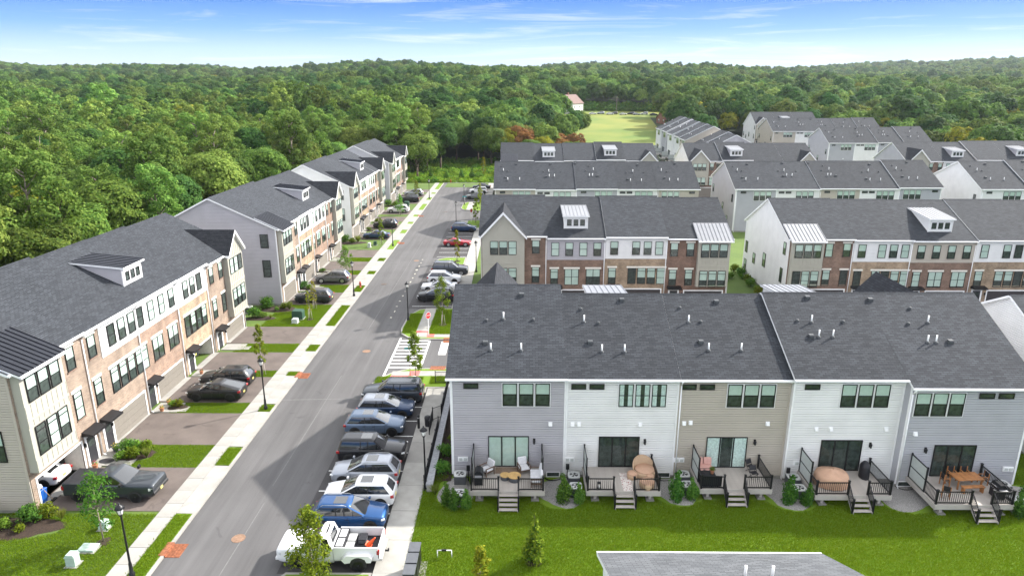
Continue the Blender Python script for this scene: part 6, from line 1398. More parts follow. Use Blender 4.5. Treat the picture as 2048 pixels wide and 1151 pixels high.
for i in range(600):
    x = g_.uniform(-5, 33); y = g_.uniform(203, 215); up.append((x, y, -.2, g_.choice([0, 1, 2]), g_.uniform(.6, 1.3)))
for i in range(700):
    x = g_.uniform(128, 240); y = g_.uniform(197, 240) if x > 137 else g_.uniform(236, 262); up.append((x, y, -.2, g_.choice([1, 2, 2]), g_.uniform(.9, 1.8)))
for i in range(330):
    x, y = g_.uniform(36, 125), g_.uniform(471, 482); up.append((x, y, hgt(x, y) - .2, g_.choice([0, 1, 1]), g_.uniform(1.6, 2.9)))
for i in range(260):
    x = g_.uniform(70, 90); y = g_.uniform(322, 345); up.append((x, y, hgt(x, y) - .3, g_.choice([1, 2]), g_.uniform(1, 2)))
scatter('undergrowth', up, [br_, br2, br3], 'tangled green brush along the edge of the woods', 'brush')
# grass blades on the nearer lawns
gr = np.random.default_rng(9)
def tuft(seed, h=0.062, n=16, sp=0.11):
    r = np.random.default_rng(seed); c = np.zeros((n, 3)); c[:, :2] = r.uniform(-sp, sp, (n, 2)); c[:, 2] = h * .55
    nn = r.normal(size=(n, 3)); nn[:, 2] = 0.35; u = r.normal(size=(n, 3)) * .45 + np.array([0, 0, 1])
    return quads_mesh('tuft', c, nn, u, h * (.7 + .6 * r.random(n)), 'grass_blade', aspect=0.16)
tf = [source('grass_tuft', tuft(i)) for i in range(3)]
gp = []
def free(x, y):
    if -3.6 < x < 34.5 and y > 40.4: return False
    if 3.4 < x < 13.2 and y < 25.6: return False
    for bx, by, rx, ry in ((3.0, 41.3, 1.85, 2.1), (11.0, 41.6, 1.9, 2.0), (18.6, 41.4, 2.1, 2.3), (26.2, 41.0, 2.1, 2.1), (34.6, 40.2, 2.1, 2.3), (-4.2, 41.2, 1.4, 2.1), (1.0, 34.1, .5, .5)):
        if ((x - bx) / rx) ** 2 + ((y - by) / ry) ** 2 < 1: return False
    return True
for x0, x1, y0, y1, z, d in LAWNS:
    if d <= 0: continue
    if x1 > 40: x1 = min(x1, 44); 
    yA = max(y0, 25.6); sp_ = .105 / math.sqrt(d); GX, GY = np.meshgrid(np.arange(x0, x1, sp_), np.arange(yA, y1, sp_)); X = GX.ravel() + gr.uniform(-.4, .4, GX.size) * sp_; Y = GY.ravel() + gr.uniform(-.4, .4, GX.size) * sp_
    for a, b in zip(X, Y):
        if free(a, b): gp.append((a, b, z - .005, gr.integers(0, 3), gr.uniform(.7, 1.25)))
# left front lawns, between the driveways
spans = [(30, 38.6)] + [(DRIVES[i][1], DRIVES[i + 1][0]) for i in range(8)]
for a, b in spans:
    xl = -40 if a == 30 else -29.8; GX, GY = np.meshgrid(np.arange(xl, -23.58, .11), np.arange(a + .1, b - .08, .11)); X = GX.ravel() + gr.uniform(-.045, .045, GX.size); Y = GY.ravel() + gr.uniform(-.045, .045, GX.size)
    for x, y in zip(X, Y):
        ok = all(((x - q[0]) / (q[2] * 1.02)) ** 2 + ((y - q[1]) / (q[3] * 1.02)) ** 2 > 1 for q in BEDS_L)
        if ok: gp.append((x, y, .055, gr.integers(0, 3), gr.uniform(.7, 1.2)))
scatter('grass', gp, tf, 'short bright green grass of the lawns', 'grass', tilt=.25)
print('trees', hero, 'far', len(rest), 'grass', len(gp))
# ============================================================ street furniture, yards, small plants
mat('lamp_glass', (0.75, 0.74, 0.70), 0.3, 0.05); mat('utility_green', (0.03, 0.075, 0.05), 0.6, 0.08); mat('utility_mint', (0.36, 0.46, 0.40), 0.6, 0.06); mat('utility_pale', (0.50, 0.55, 0.52), 0.6, .06)
mat('hydrant_red', (0.48, 0.05, 0.025), 0.5, .1); mat('sign_red', (0.55, 0.012, 0.015), 0.4, 0); mat('sign_white', (0.8, 0.8, 0.8), 0.4, 0); mat('sign_teal', (0.02, 0.30, 0.32), 0.4, 0); mat('bin_blue', (0.012, 0.09, 0.36), 0.5, .08); mat('gear_yellow', (0.75, 0.52, 0.01), .6, .1); mat('gear_red', (.5, .02, .02), .5, .1); mat('stone_cap', (0.30, 0.31, 0.33), 0.85, 0.18, 4, .3, 20); mat('bag_white', (.6, .62, .65), .4, .1)
def lamp(label, x, y, h=4.7, z=0.1):
    t = thing('street_lamp', label, 'street lamp', (x, y, z), 0, 'black lantern street lamps')
    def post(): return MB().lathe([(.17, 0), (.17, .25), (.11, .32), (.09, .9), (.065, 1.0), (.05, h - .75), (.075, h - .72), (.075, h - .66)], n=10).mesh('post', 'black_metal')
    ob('post', cached(('lpost', h), post), t)
    def head():
        m = MB().lathe([(.07, h - .66), (.13, h - .60), (.13, h - .57)], n=8)
        for k in range(4):
            a = math.pi / 4 + k * math.pi / 2; m.path([(.12 * math.cos(a), .12 * math.sin(a), h - .58), (.21 * math.cos(a), .21 * math.sin(a), h - .22)], .014, 4)
        m.lathe([(.27, h - .22), (.28, h - .19), (.12, h - .02), (.05, h + .02), (.05, h + .10), (.02, h + .14)], n=8); return m.mesh('lantern', 'black_metal')
    l = ob('lantern', cached(('lhead', h), head), t); ob('lamp_glass', cached(('lgl', h), lambda: MB().lathe([(.11, h - .57), (.19, h - .225)], n=8).mesh('lamp_glass', 'lamp_glass')), l)
for lab, x, y in (('black lantern lamp at the bottom left, on the nearest grass verge', -21.95, 32.6), ('black lantern lamp on the verge by the third driveway', -21.75, 53.6), ('black lantern lamp on the left verge past the second block corner', -21.7, 86.6), ('black lantern lamp on the left verge before the third block', -21.7, 116.0), ('farthest black lantern lamp on the left verge', -21.7, 167.0),
                  ('black lantern lamp on the corner island by the stop sign', -13.0, 76.9), ('black lantern lamp on the island by the dark blue SUV', -12.3, 134.5), ('farthest black lantern lamp right of the street', -12.5, 158.5), ('black lantern lamp beside the cream gabled end house', -6.2, 98.9), ('black lantern lamp beside the near sidewalk and iron fence', -6.35, 41.6)): lamp(lab, x, y)
# ---- saplings
def sapling_mesh(seed, h, r, m_, dens=1.0, bare=.3):
    q = random.Random(seed); bl = []; t = MB(); t.path([(0, 0, 0), (q.uniform(-.05, .05), q.uniform(-.05, .05), h * .5), (0, 0, h * .97)], [.045, .035, .01], 6)
    for i in range(16):
        f = i / 15; z = h * (bare + (1 - bare) * f); a = i * 2.4; rr = r * math.sin(math.pi * min(1, .25 + .68 * f)) * q.uniform(.35, .8); p = (rr * math.cos(a), rr * math.sin(a), z)
        bl.append((*p, r * .40 * q.uniform(.7, 1.15))); t.path([(0, 0, max(.2, z - rr * .9)), p], [.016, .006], 4)
    return t.mesh('trunk', 'bark_pale'), blob_leaves(bl, 520 * dens / max(.25, r * r) ** .6, .085, m_, seed, 'crown', flat=1.1, rag=.7)
def sapling(label, x, y, h, r, m_='leaf_sapling', seed=1, stakes=True, dens=1.0, z=.1, bare=.3):
    a, b = sapling_mesh(seed, h, r, m_, dens, bare); t = thing('young_tree', label, 'tree', (x, y, z)); ob('trunk', a, t); ob('crown', b, t)
    if stakes:
        for k in range(3): ob('stake', cached('stk', lambda: MB().path([(.28, 0, 0), (.16, 0, 1.3)], .022, 5).mesh('stake', 'stake')), t, (0, 0, 0), (0, 0, k * 2.1))
for i, (lab, x, y, h, r, m_, d, bare) in enumerate([
    ('airy young tree on the bottom left lawn before the dark pickup', -25.4, 35.7, 4.6, 1.25, 'leaf_shrub', .8, .28), ('narrow young tree by the black cars on the left', -24.6, 60.9, 4.9, .62, 'leaf_sapling', 1.3, .3), ('thin sparse young tree beside the green transformer', -24.8, 77.2, 3.4, .5, 'leaf_yellow', .35, .35), ('thin yellowing tree before the dark SUV', -25.4, 81.2, 3.4, .55, 'leaf_yellow', .5, .3),
    ('round young tree by the second left block driveways', -25.6, 98.4, 3.8, 1.2, 'leaf_shrub', 1.0, .25), ('slim yellow-green tree on the left lawn by the third block', -23.9, 117.3, 4.6, .65, 'leaf_sapling', 1.2, .2), ('young tree before the white SUV on the left', -25.2, 145.0, 4.2, 1.2, 'leaf_shrub', 1, .25), ('small tree by the farthest left driveways', -24.8, 167.3, 4.0, .8, 'leaf_sapling', .9, .25),
    ('young maple at the corner island by the large dark gray SUV', -9.5, 58.9, 4.9, .85, 'leaf_sapling', 1.5, .36), ('young tree with stakes on the stop sign island', -8.7, 75.2, 5.6, 1.05, 'leaf_sapling', 1.5, .3), ('narrow yellow tree on the grass island by the red coupe', -9.6, 105.2, 4.8, .6, 'leaf_yellow', 1.2, .2), ('narrow yellow-green tree by the second lane', -8.6, 137.0, 4.8, .75, 'leaf_sapling', 1.2, .2), ('narrow yellow-green tree beyond the second lane', -8.6, 153.0, 4.8, .75, 'leaf_sapling', 1.2, .2), ('yellow narrow tree by the farthest bays', -8.9, 161.0, 4.5, .6, 'leaf_yellow', 1.2, .2),
    ('leafy young tree in front of the white pickup at the bottom edge', -11.5, 32.3, 4.5, 1.35, 'leaf_sapling', 1.9, .14), ('small yellow-leaved sapling at the bottom of the lawn', -2.05, 32.2, 2.3, .55, 'leaf_yellow', 1.4, .15), ('yellow young tree in the brush beyond the street end', -10.2, 205, 6.0, .9, 'leaf_yellow', 1.2, .2)]):
    sapling(lab, x, y, h, r, m_, 50 + i, h > 3.3 and i not in (0, 14), d, bare=bare)
# island under the bottom tree
island([(-13.8, 24), (-13.8, 32.2), (-13.3, 33.0), (-8.35, 33.0), (-8.35, 24)])
# ---- shrubs
def shrub_mesh(kind, seed):
    q = random.Random(seed)
    if kind == 'cone':
        bl = [(q.uniform(-.08, .08), q.uniform(-.08, .08), .2 + 1.5 * i / 8, .42 * (1 - .085 * i) * q.uniform(.85, 1.1)) for i in range(9)] + [(.3 * math.cos(i * 2.1), .3 * math.sin(i * 2.1), .3 + .12 * i, .26) for i in range(6)]
        return blob_leaves(bl, 1500, .065, 'leaf_conifer', seed, 'foliage', flat=1.25, rag=.5)
    if kind == 'round': return blob_leaves([(q.uniform(-.3, .3), q.uniform(-.3, .3), .25 + q.uniform(0, .25), .35) for _ in range(7)], 800, .065, 'leaf_shrub', seed, 'foliage', rag=.5)
    if kind == 'light': return blob_leaves([(q.uniform(-.35, .35), q.uniform(-.35, .35), .3 + q.uniform(0, .35), .36) for _ in range(8)], 650, .075, 'leaf_sapling', seed, 'foliage', rag=.6)
    if kind == 'dark': return blob_leaves([(q.uniform(-.5, .5), q.uniform(-.3, .3), .35 + q.uniform(0, .4), .42) for _ in range(9)], 650, .075, 'leaf_conifer', seed, 'foliage', rag=.6)
    if kind == 'grass':
        r = np.random.default_rng(seed); n = 260; a = r.uniform(0, 6.28, n); tl = r.uniform(.05, .75, n); d = np.stack([np.cos(a) * tl, np.sin(a) * tl, np.ones(n)], 1); d /= np.linalg.norm(d, axis=1, keepdims=True); L = r.uniform(.25, .5, n)
        c = d * L[:, None]; nn = np.cross(d, r.normal(size=(n, 3))); return quads_mesh('foliage', c, nn, d, L, 'grass_ornamental', aspect=.05)
SH = {}
def shrub(kind, label, x, y, s=1.0, z=.12, group=None, sz=None):
    k = (kind, rnd.randrange(2)); 
    if k not in SH: SH[k] = shrub_mesh(kind, 70 + hash(k[0]) % 7 + k[1] * 13 if False else 70 + len(SH))
    t = thing('shrub', label, 'shrub', (x, y, z), rnd.uniform(0, 6.28), group, (s, s, sz or s)); ob('foliage', SH[k], t); ob('stem', cached('stem', lambda: MB().tube((0, 0, -.1), (0, 0, .5), .05, .03, 6).mesh('stem', 'bark')), t); return t
for lab, x, y, s in (('leftmost arborvitae left of the lavender deck', -4.7, 39.6, .95), ('middle arborvitae left of the lavender deck', -4.15, 39.2, .85), ('arborvitae nearest the lavender deck', -3.4, 39.3, .8), ('taller arborvitae between the lavender and white decks', 3.1, 40.0, 1.15), ('shorter arborvitae close to the white daybed deck', 4.1, 39.9, .85), ('taller arborvitae between the white and tan decks', 10.75, 40.4, 1.15), ('shorter arborvitae close to the tan deck', 11.8, 40.4, .9), ('taller arborvitae between the tan and beige-table decks', 18.2, 40.1, 1.1), ('shorter arborvitae close to the beige-table deck', 19.3, 39.8, .9), ('arborvitae right of the dining deck', 32.5, 38.7, .9)):
    shrub('cone', lab, x, y, s, group=None, sz=s * 1.05)
shrub('cone', 'wide bushy evergreen at the far right lawn edge', 34.3, 40.3, 1.3); shrub('grass', 'ornamental grass at the end of the stone wall', -5.6, 40.9, .9); shrub('dark', 'dark shrub in the narrow bed left of the lavender house', -5.3, 43.6, .9); shrub('dark', 'second dark shrub farther along the lavender house wall', -5.2, 46.0, .9); shrub('light', 'yellow-green shrub along the lavender house wall', -5.1, 48.2, .6)
# cypress on the lawn
t = thing('evergreen_tree', 'loose bright green conical evergreen standing alone on the lawn', 'tree', (1.0, 34.0, .1)); q = random.Random(4)
bl = [(q.uniform(-.12, .12) + .7 * (1 - i / 26) * .6 * math.cos(i * 2.4), .7 * (1 - i / 26) * .6 * math.sin(i * 2.4), .25 + 3.0 * (i / 26) ** .9, .36 * (1.12 - i / 27)) for i in range(27)]
ob('foliage', blob_leaves(bl, 800, .09, 'leaf_sapling', 8, 'foliage', flat=1.3, rag=.65), t); ob('inner_foliage', blob_leaves([(a * .6, b * .6, c * .9, d * .9) for a, b, c, d in bl[:22]], 300, .09, 'leaf_conifer', 9, 'foliage', flat=1.3), t); ob('trunk', MB().path([(0, 0, -.1), (0, 0, 3.3)], [.07, .01], 6).mesh('trunk', 'bark'), t)
bed(1.0, 34.0, .55, .5, 'mulch_ring', 'mulch', .1, 3); bed(-25.4, 35.7, .5, .5, 'mulch_ring', 'mulch', .08, 4); bed(-8.7, 75.2, .7, .7, 'mulch_ring', 'mulch', .14, 6); bed(-24.8, 77.2, .5, .5, 'mulch_ring', 'mulch', .08, 7); bed(-9.6, 105.2, .6, .6, 'mulch_ring', 'mulch', .14, 8)
for i, (x, y) in enumerate(((-25.5, 201), (-20.8, 200.5), (-16.4, 201.5), (-13.5, 203))): shrub('cone', ['leftmost', 'second', 'third', 'rightmost'][i] + ' of four dark cone shrubs beyond the street end', x, y, 1.9, .0)
LS = [('dark', -34.0, 37.2, 1.3, 'wide dark shrub against the tan end wall'), ('round', -32.4, 36.9, .9, 'small round shrub in the nearest left bed'), ('dark', -31.3, 37.6, 1.1, 'dark shrub at the tan house corner'), ('light', -30.4, 38.1, 1.05, 'bright green upright shrub at the nearest downspout'), ('light', -31.2, 36.6, .6, 'low bright shrub at the front of the nearest left bed'), ('grass', -29.4, 37.9, .8, 'ornamental grass behind the dark pickup'),
      ('dark', -29.9, 46.4, .9, 'dark shrub beside the first walkway'), ('round', -29.0, 46.7, 1.0, 'round shrub at the back of the first walkway bed'), ('light', -28.3, 46.4, .95, 'pale flowering shrub in the first walkway bed'), ('light', -28.9, 45.5, 1.0, 'light shrub in the middle of the first walkway bed'), ('grass', -27.9, 45.6, .9, 'ornamental grass at the front of the first walkway bed'), ('round', -29.8, 45.3, .8, 'small shrub nearest the first walkway'),
      ('light', -29.5, 54.0, .8, 'light shrub beside the fastback SUV'), ('round', -30.1, 54.1, .7, 'small shrub by the second walkway'), ('dark', -31.6, 77.8, 1.2, 'dark shrub between the first two left blocks'), ('grass', -29.6, 77.4, .6, 'small grass clump between the first two left blocks'), ('round', -30.6, 77.6, .9, 'round shrub between the first two left blocks'),
      ('dark', -31.3, 81.2, 1.4, 'long dark shrub against the lavender end wall'), ('light', -29.2, 81.2, .9, 'yellowish shrub by the lavender corner'), ('grass', -28.4, 80.8, 1.25, 'tall ornamental grass by the lavender corner'), ('round', -29.9, 80.3, .6, 'low shrub before the lavender end wall'), ('dark', -29.5, 90.0, .9, 'dark round shrub by the dark SUV'), ('round', -28.6, 89.8, .8, 'round shrub by the dark SUV'),
      ('round', -29.2, 98.6, .8, 'shrub between the second block driveways'), ('dark', -30.6, 118.6, 1.3, 'dark shrub before the pale end wall of the third block'), ('grass', -28.4, 118.8, 1.5, 'tall grass clump before the third block'), ('light', -29.2, 118.0, 1.1, 'bright shrub before the third block'), ('round', -28.7, 129.0, .9, 'shrub by the black SUV of the third block'), ('light', -28.6, 137.0, .9, 'light shrub in the third block yards'), ('dark', -29.8, 156.6, 1.4, 'dark shrub before the farthest left block'), ('light', -28.5, 156.8, 1.2, 'light shrub before the farthest left block')]
for k_, x, y, s, lab in LS: shrub(k_, lab, x, y, s)
for i in range(9): shrub(['round', 'dark', 'light'][i % 3], 'low shrub beside the white side wall right of the gap', 32.3 + .35 * (i % 2), 84 + i * 1.9, .9 + .2 * (i % 3), group='shrubs along the white side wall')
for i in range(5): shrub(['round', 'dark'][i % 2], 'low shrub at the edge of the lawn gap behind the maroon brick house', 27.2 + i * .9, 95 + (i % 3), 1.0, group='shrubs in the lawn gap')
t = POT_PLANT; ob('foliage', SH[[k for k in SH if k[0] == 'round'][0]], t, (0, 0, .2), (0, 0, 0), (.35, .35, .4))
# ---- walkways and pots on the left
for i, (a, b) in enumerate(((44.35, 46.9), (52.95, 54.7), (60.5, 61.9), (67.3, 69.0), (90.0, 91.7), (97.3, 99.4), (105.1, 107.4))):
    fx = -31.4 if b < 80 else -29.8; struct('walkway', MB().box(fx, fx + 2.2, a, b, -.1, .135).box(fx + .6, fx + 2.9, a + .1, (a + b) / 2 + .2, -.1, .12), 'walk_concrete')
def pot(lab, x, y, m_, pm='ac_side', s=1.0):
    t = thing('flower_pot', lab, 'flower pot', (x, y, .14), 0, None, (s, s, s)); ob('pot', MB().lathe([(.15, 0), (.22, .32), (.24, .36), (.21, .36), (.2, .33)], n=14).mesh('pot', pm), t); ob('leaves', blob_leaves([(0, 0, .42, .22), (.1, .1, .4, .16)], 700, .05, 'leaf_shrub', 3, 'leaves', rag=.5), t); ob('flowers', blob_leaves([(0, 0, .48, .22), (-.1, .08, .46, .16)], 380, .045, m_, 4, 'flowers', rag=.2), t)
pot('gray pot of orange and yellow flowers right of the nearest door', -30.7, 46.4, 'petal_yellow'); pot('orange pot of flowers left of the nearest door', -30.8, 43.95, 'petal_red', 'terracotta', .9); pot('terracotta pot with yellow flowers by the second door', -30.5, 53.1, 'petal_yellow', 'terracotta', .85); pot('pot of pale flowers behind the fastback SUV', -30.5, 54.4, 'petal_yellow', 'terracotta', .85); pot('small pot with red flowers by the garage of the tan brick house', -30.6, 61.0, 'petal_red', 'terracotta', .8)
tag(ob('door_mat', MB().prism([(.55 * math.cos(a), .38 * math.sin(a)) for a in np.linspace(0, 2 * math.pi, 18, endpoint=False)], 'z', 0, .015).mesh('door_mat', 'cover_black'), None, (-30.6, 45.0, .138)), 'oval black mat on the nearest front walkway', 'mat')
t = thing('wheelie_bin', 'blue wheelie bin with a white bag on top in the nearest garage door', 'bin', (-32.0, 39.75, .08), R(80)); ob('bin', MB().grid([[(-.25, -.28, 0), (.25, -.28, 0), (.25, .28, 0), (-.25, .28, 0)], [(-.31, -.36, .95), (.31, -.36, .95), (.31, .36, .95), (-.31, .36, .95)]], 0, False, True).mesh('bin', 'bin_blue'), t); ob('lid', cushion_box(MB(), -.33, .33, -.38, .4, .95, 1.04, 0, .03).mesh('lid', 'bin_blue'), t); ob('bag', MB().lathe([(.1, 1.04), (.28, 1.1), (.24, 1.28), (.08, 1.36)], n=10).mesh('bag', 'bag_white'), t)
for s in (-.22, .22): ob('wheel', MB().tube((s - .03, .32, .1), (s + .03, .32, .1), .1).mesh('wheel', 'tyre'), t)
t = thing('broom', 'push broom leaning beside the blue bin', 'broom', (-31.3, 39.9, .1), 0); ob('handle', MB().tube((0, .1, .05), (-.5, -.2, 1.3), .016).mesh('handle', 'wood_tan'), t); ob('head', MB().box(-.1, .1, -.15, .35, 0, .1).mesh('head', 'black_frame'), t)
t = thing('tool_cart', 'red and yellow gear on a rack inside the nearest open garage', 'rack', (-33.0, 43.4, .08), 0); ob('cabinet', MB().box(-.3, .3, -.25, .25, 0, .7).mesh('cabinet', 'gear_red'), t); ob('frame', MB().box(-.28, -.24, -.25, .25, .7, 1.9).box(.24, .28, -.25, .25, .7, 1.9).box(-.28, .28, -.25, .25, 1.86, 1.9).mesh('frame', 'black_metal'), t)
for k in range(3): ob('jacket', cushion_box(MB(), -.2, .2, -.12, .12, .8 + k * .36, 1.1 + k * .36, 0, .08).mesh('jacket', ['gear_yellow', 'cover_black', 'gear_yellow'][k]), t)
condenser('white condenser on the left beside the lavender end wall, front one', -33.0, 79.6); condenser('white condenser on the left beside the lavender end wall, rear one', -34.3, 79.6)
# ---- utilities
def ubox(lab, x, y, w, d, h, m_, z=.08, rz=0):
    t = thing('utility_box', lab, 'utility box', (x, y, z), rz); ob('cabinet', MB().prism([(-w / 2, 0), (w / 2, 0), (w / 2, h * .82), (w / 2 - .06, h), (-w / 2 + .06, h), (-w / 2, h * .82)], 'y', -d / 2, d / 2).mesh('cabinet', m_), t); ob('lid', MB().box(-w / 2 - .03, w / 2 + .03, -d / 2 - .03, d / 2 + .03, h * .80, h * .84).mesh('lid', m_), t); ob('pad', MB().box(-w / 2 - .1, w / 2 + .1, -d / 2 - .1, d / 2 + .1, -.05, .04).mesh('pad', 'concrete'), t)
ubox('green transformer box on the lawn before the lavender end house', -26.3, 77.6, 1.25, 1.0, 1.05, 'utility_green'); ubox('small pale box beside the green transformer', -26.2, 76.0, .65, .6, .55, 'utility_pale'); ubox('pale green cable pedestal on the bottom left lawn', -25.95, 33.6, .55, .5, .8, 'utility_mint'); ubox('flat pale green vault lid on the bottom left lawn', -25.9, 35.0, .95, .7, .18, 'utility_mint'); ubox('small gray-green box behind the airy young tree', -26.1, 37.0, .5, .45, .6, 'utility_mint')
ubox('pale pedestal on the lawn before the third left block', -25.6, 115.0, .5, .5, .8, 'utility_pale'); ubox('dark green small box before the third left block', -24.9, 116.6, .5, .5, .7, 'utility_green'); ubox('dark green box before the farthest left block', -25.6, 156.5, 1.1, .9, 1.1, 'utility_green')
t = thing('fire_hydrant', 'red fire hydrant on the verge left of the street', 'hydrant', (-21.75, 90.6, .1)); ob('barrel', MB().lathe([(.16, 0), (.16, .06), (.11, .08), (.11, .6), (.15, .62), (.15, .68), (.12, .78), (.04, .86), (.04, .92)], n=12).mesh('barrel', 'hydrant_red'), t)
for a in (0, math.pi / 2, math.pi): ob('outlet', MB().tube((0, 0, .48), (.2 * math.cos(a), .2 * math.sin(a), .48), .06).mesh('outlet', 'hydrant_red'), t)
t = thing('fire_hydrant', 'tiny red hydrant at the far end of the street', 'hydrant', (-19.2, 196.2, .05)); ob('barrel', MB().lathe([(.16, 0), (.12, .1), (.12, .6), (.15, .65), (.05, .85)], n=10).mesh('barrel', 'hydrant_red'), t)
def drain(lab, x, y, w, d, rz=0, lip=True):
    t = thing('storm_drain', lab, 'drain', (x, y, .006), rz); m = MB().box(-w / 2, w / 2, -d / 2, -d / 2 + .06, 0, .02).box(-w / 2, w / 2, d / 2 - .06, d / 2, 0, .02).box(-w / 2, -w / 2 + .06, -d / 2 + .06, d / 2 - .06, 0, .02).box(w / 2 - .06, w / 2, -d / 2 + .06, d / 2 - .06, 0, .02).box(-.02, .02, -d / 2 + .06, d / 2 - .06, 0, .02); ob('frame', m.mesh('frame', 'rust'), t)
    g = MB(); n = 11
    for k in range(1, n): g.box(-w / 2 + .06, w / 2 - .06, -d / 2 + d * k / n - .03, -d / 2 + d * k / n + .03, 0, .016)
    ob('grate', g.mesh('grate', 'rust'), t); ob('pit', MB().box(-w / 2 + .05, w / 2 - .05, -d / 2 + .05, d / 2 - .05, -.004, .001).mesh('pit', 'rust'), t)
    if lip: ob('kerb_plate', MB().box(-w / 2 - .42, -w / 2 - .002, -d / 2, d / 2, 0, .14).mesh('kerb_plate', 'rust'), t)
drain('rusty storm drain at the bottom left kerb', -20.55, 35.0, .85, 1.25); drain('rusty storm drain at the left kerb before the crosswalk', -20.55, 60.9, .85, 1.25); drain('rusty storm drain at the north side of the lane mouth', -7.4, 70.2, .8, 1.5, R(-90)); drain('rusty storm drain at the south side of the lane mouth', -7.9, 62.95, .8, 1.5, R(90)); drain('small rusty storm drain by the left kerb before the third block', -20.55, 118.5, .85, 1.2); drain('far rusty storm drain by the left kerb', -20.55, 144.5, .85, 1.2)
for lab, x, y, m_ in (('rust-brown manhole cover near the bottom of the street', -17.3, 36.2, 'rust_pale'), ('pale rust manhole cover at the crosswalk', -15.95, 67.3, 'rust_pale'), ('dark manhole cover in the left lane by the hydrant', -18.9, 92.6, 'iron'), ('pale manhole cover far up the street', -16.2, 106, 'rust_pale'), ('far manhole cover before the second lane', -16.0, 150, 'iron')):
    t = thing('manhole_cover', lab, 'manhole cover', (x, y, .004)); ob('ring', MB().lathe([(.42, 0), (.42, .012), (.36, .012), (.36, .004)], n=24, sm=False).mesh('ring', m_), t); ob('lid', MB().lathe([(.355, 0), (.355, .010), (.2, .010), (.2, .014), (0, .014)], n=24, sm=False).mesh('lid', m_), t)
# ---- signs
def text(body, size, par, m_, loc, rot):
    cu = bpy.data.curves.new('lettering', 'FONT'); cu.body = body; cu.size = size; cu.align_x = 'CENTER'; cu.align_y = 'CENTER'; cu.extrude = .002
    o = bpy.data.objects.new('lettering', cu); C.objects.link(o); dg = bpy.context.evaluated_depsgraph_get(); me = bpy.data.meshes.new_from_object(o.evaluated_get(dg)); bpy.data.objects.remove(o); me.materials.clear(); me.materials.append(MAT[m_]); return ob('lettering', me, par, loc, rot)
def stop(lab, x, y, rz, h=2.3, z=.14):
    t = thing('stop_sign', lab, 'sign', (x, y, z), rz); ob('post', MB().box(-.03, .03, -.02, .02, 0, h + .35).mesh('post', 'pvc_white'), t)
    o8 = lambda r: [(r * math.cos(math.pi / 8 + k * math.pi / 4), h + r * math.sin(math.pi / 8 + k * math.pi / 4)) for k in range(8)]
    p = ob('plate', MB().prism(o8(.40), 'y', -.045, -.03).mesh('plate', 'sign_white'), t); ob('face', MB().prism(o8(.36), 'y', -.052, -.046).mesh('face', 'sign_red'), p); text('STOP', .26, p, 'sign_white', (0, -.055, h), (R(90), 0, 0)); ob('back', MB().prism(o8(.39), 'y', -.029, -.022).mesh('back', 'rail_silver'), p)
stop('red stop sign on the corner island by the crosswalk', -9.95, 71.9, R(50)); stop('small stop sign at the second lane', -9.5, 137.8, R(50))
t = thing('street_name_sign', 'teal street name sign on a pole by the crosswalk', 'sign', (-10.3, 60.6, .14)); ob('post', MB().tube((0, 0, 0), (0, 0, 3.0), .03).mesh('post', 'rail_silver'), t); ob('blade', MB().box(-.45, .45, -.012, .012, 2.78, 2.98).mesh('blade', 'sign_teal'), t, (0, 0, 0), (0, 0, R(12))); ob('blade', MB().box(-.45, .45, -.012, .012, 3.0, 3.2).mesh('blade', 'sign_teal'), t, (0, 0, 0), (0, 0, R(100)))
t = thing('street_name_sign', 'teal street name sign at the second lane', 'sign', (-11.9, 151.9, .14)); ob('post', MB().tube((0, 0, 0), (0, 0, 3.0), .03).mesh('post', 'rail_silver'), t); ob('blade', MB().box(-.45, .45, -.012, .012, 2.8, 3.0).mesh('blade', 'sign_teal'), t)
# ---- stone wall, iron fences by the lavender house
t = thing('stone_wall', 'low gray block wall with capstones along the near sidewalk', 'wall', (-6.05, 0, 0)); ob('core', MB().box(-.18, .18, 41.2, 57.2, -.1, .62).mesh('core', 'foundation'), t)
y = 41.2
while y < 57.1: ob('capstone', cached('cap', lambda: MB().box(-.24, .24, .005, .745, .622, .70).mesh('capstone', 'stone_cap')), t, (0, y, rnd.uniform(-.004, .004))); y += .75
y = 41.2; row = 0
for r_ in range(3):
    y = 41.2 + (.25 if r_ % 2 else 0)
    while y < 56.7: ob('block', cached('blk', lambda: MB().box(-.215, -.181, .008, .492, .005, .195).mesh('block', 'stone_cap')), t, (0, y, .03 + r_ * .2)); y += .5
sheet('mulch_bed', -5.85, -4.68, 42.5, 57, .13, 'mulch')  # dark colour stands in for shade in the sunken gap beside the house
def fence(lab, p, q, h=1.15, z=.12, step=.115):
    p, q = Vector((*p, z)), Vector((*q, z)); v = q - p; L = v.length; t = thing('iron_fence', lab, 'fence', p); u = v.normalized(); s = Vector((-u.y, u.x, 0)) * .015
    def bar(zz):
        c = [-s + Vector((0, 0, zz - .02)), s + Vector((0, 0, zz - .02)), s + Vector((0, 0, zz + .02)), -s + Vector((0, 0, zz + .02))]; m = MB()
        for i in range(4): m.face([c[i], c[(i + 1) % 4], c[(i + 1) % 4] + v, c[i] + v])
        return m
    for zz in (.12, h - .03): ob('rail', bar(zz).mesh('rail', 'black_metal'), t)
    n = max(1, round(L / 2.2))
    for i in range(n + 1): ob('post', cached('fpost', lambda: MB().box(-.035, .035, -.035, .035, 0, 1.25).mesh('post', 'black_metal')), t, v * i / n)
    m = MB(); k = int(L / step)
    for i in range(1, k): c = v * i / k; m.box(c.x - .01, c.x + .01, c.y - .01, c.y + .01, .1, h)
    tag(ob('pickets', m.mesh('pickets', 'black_metal'), t), kind='stuff')
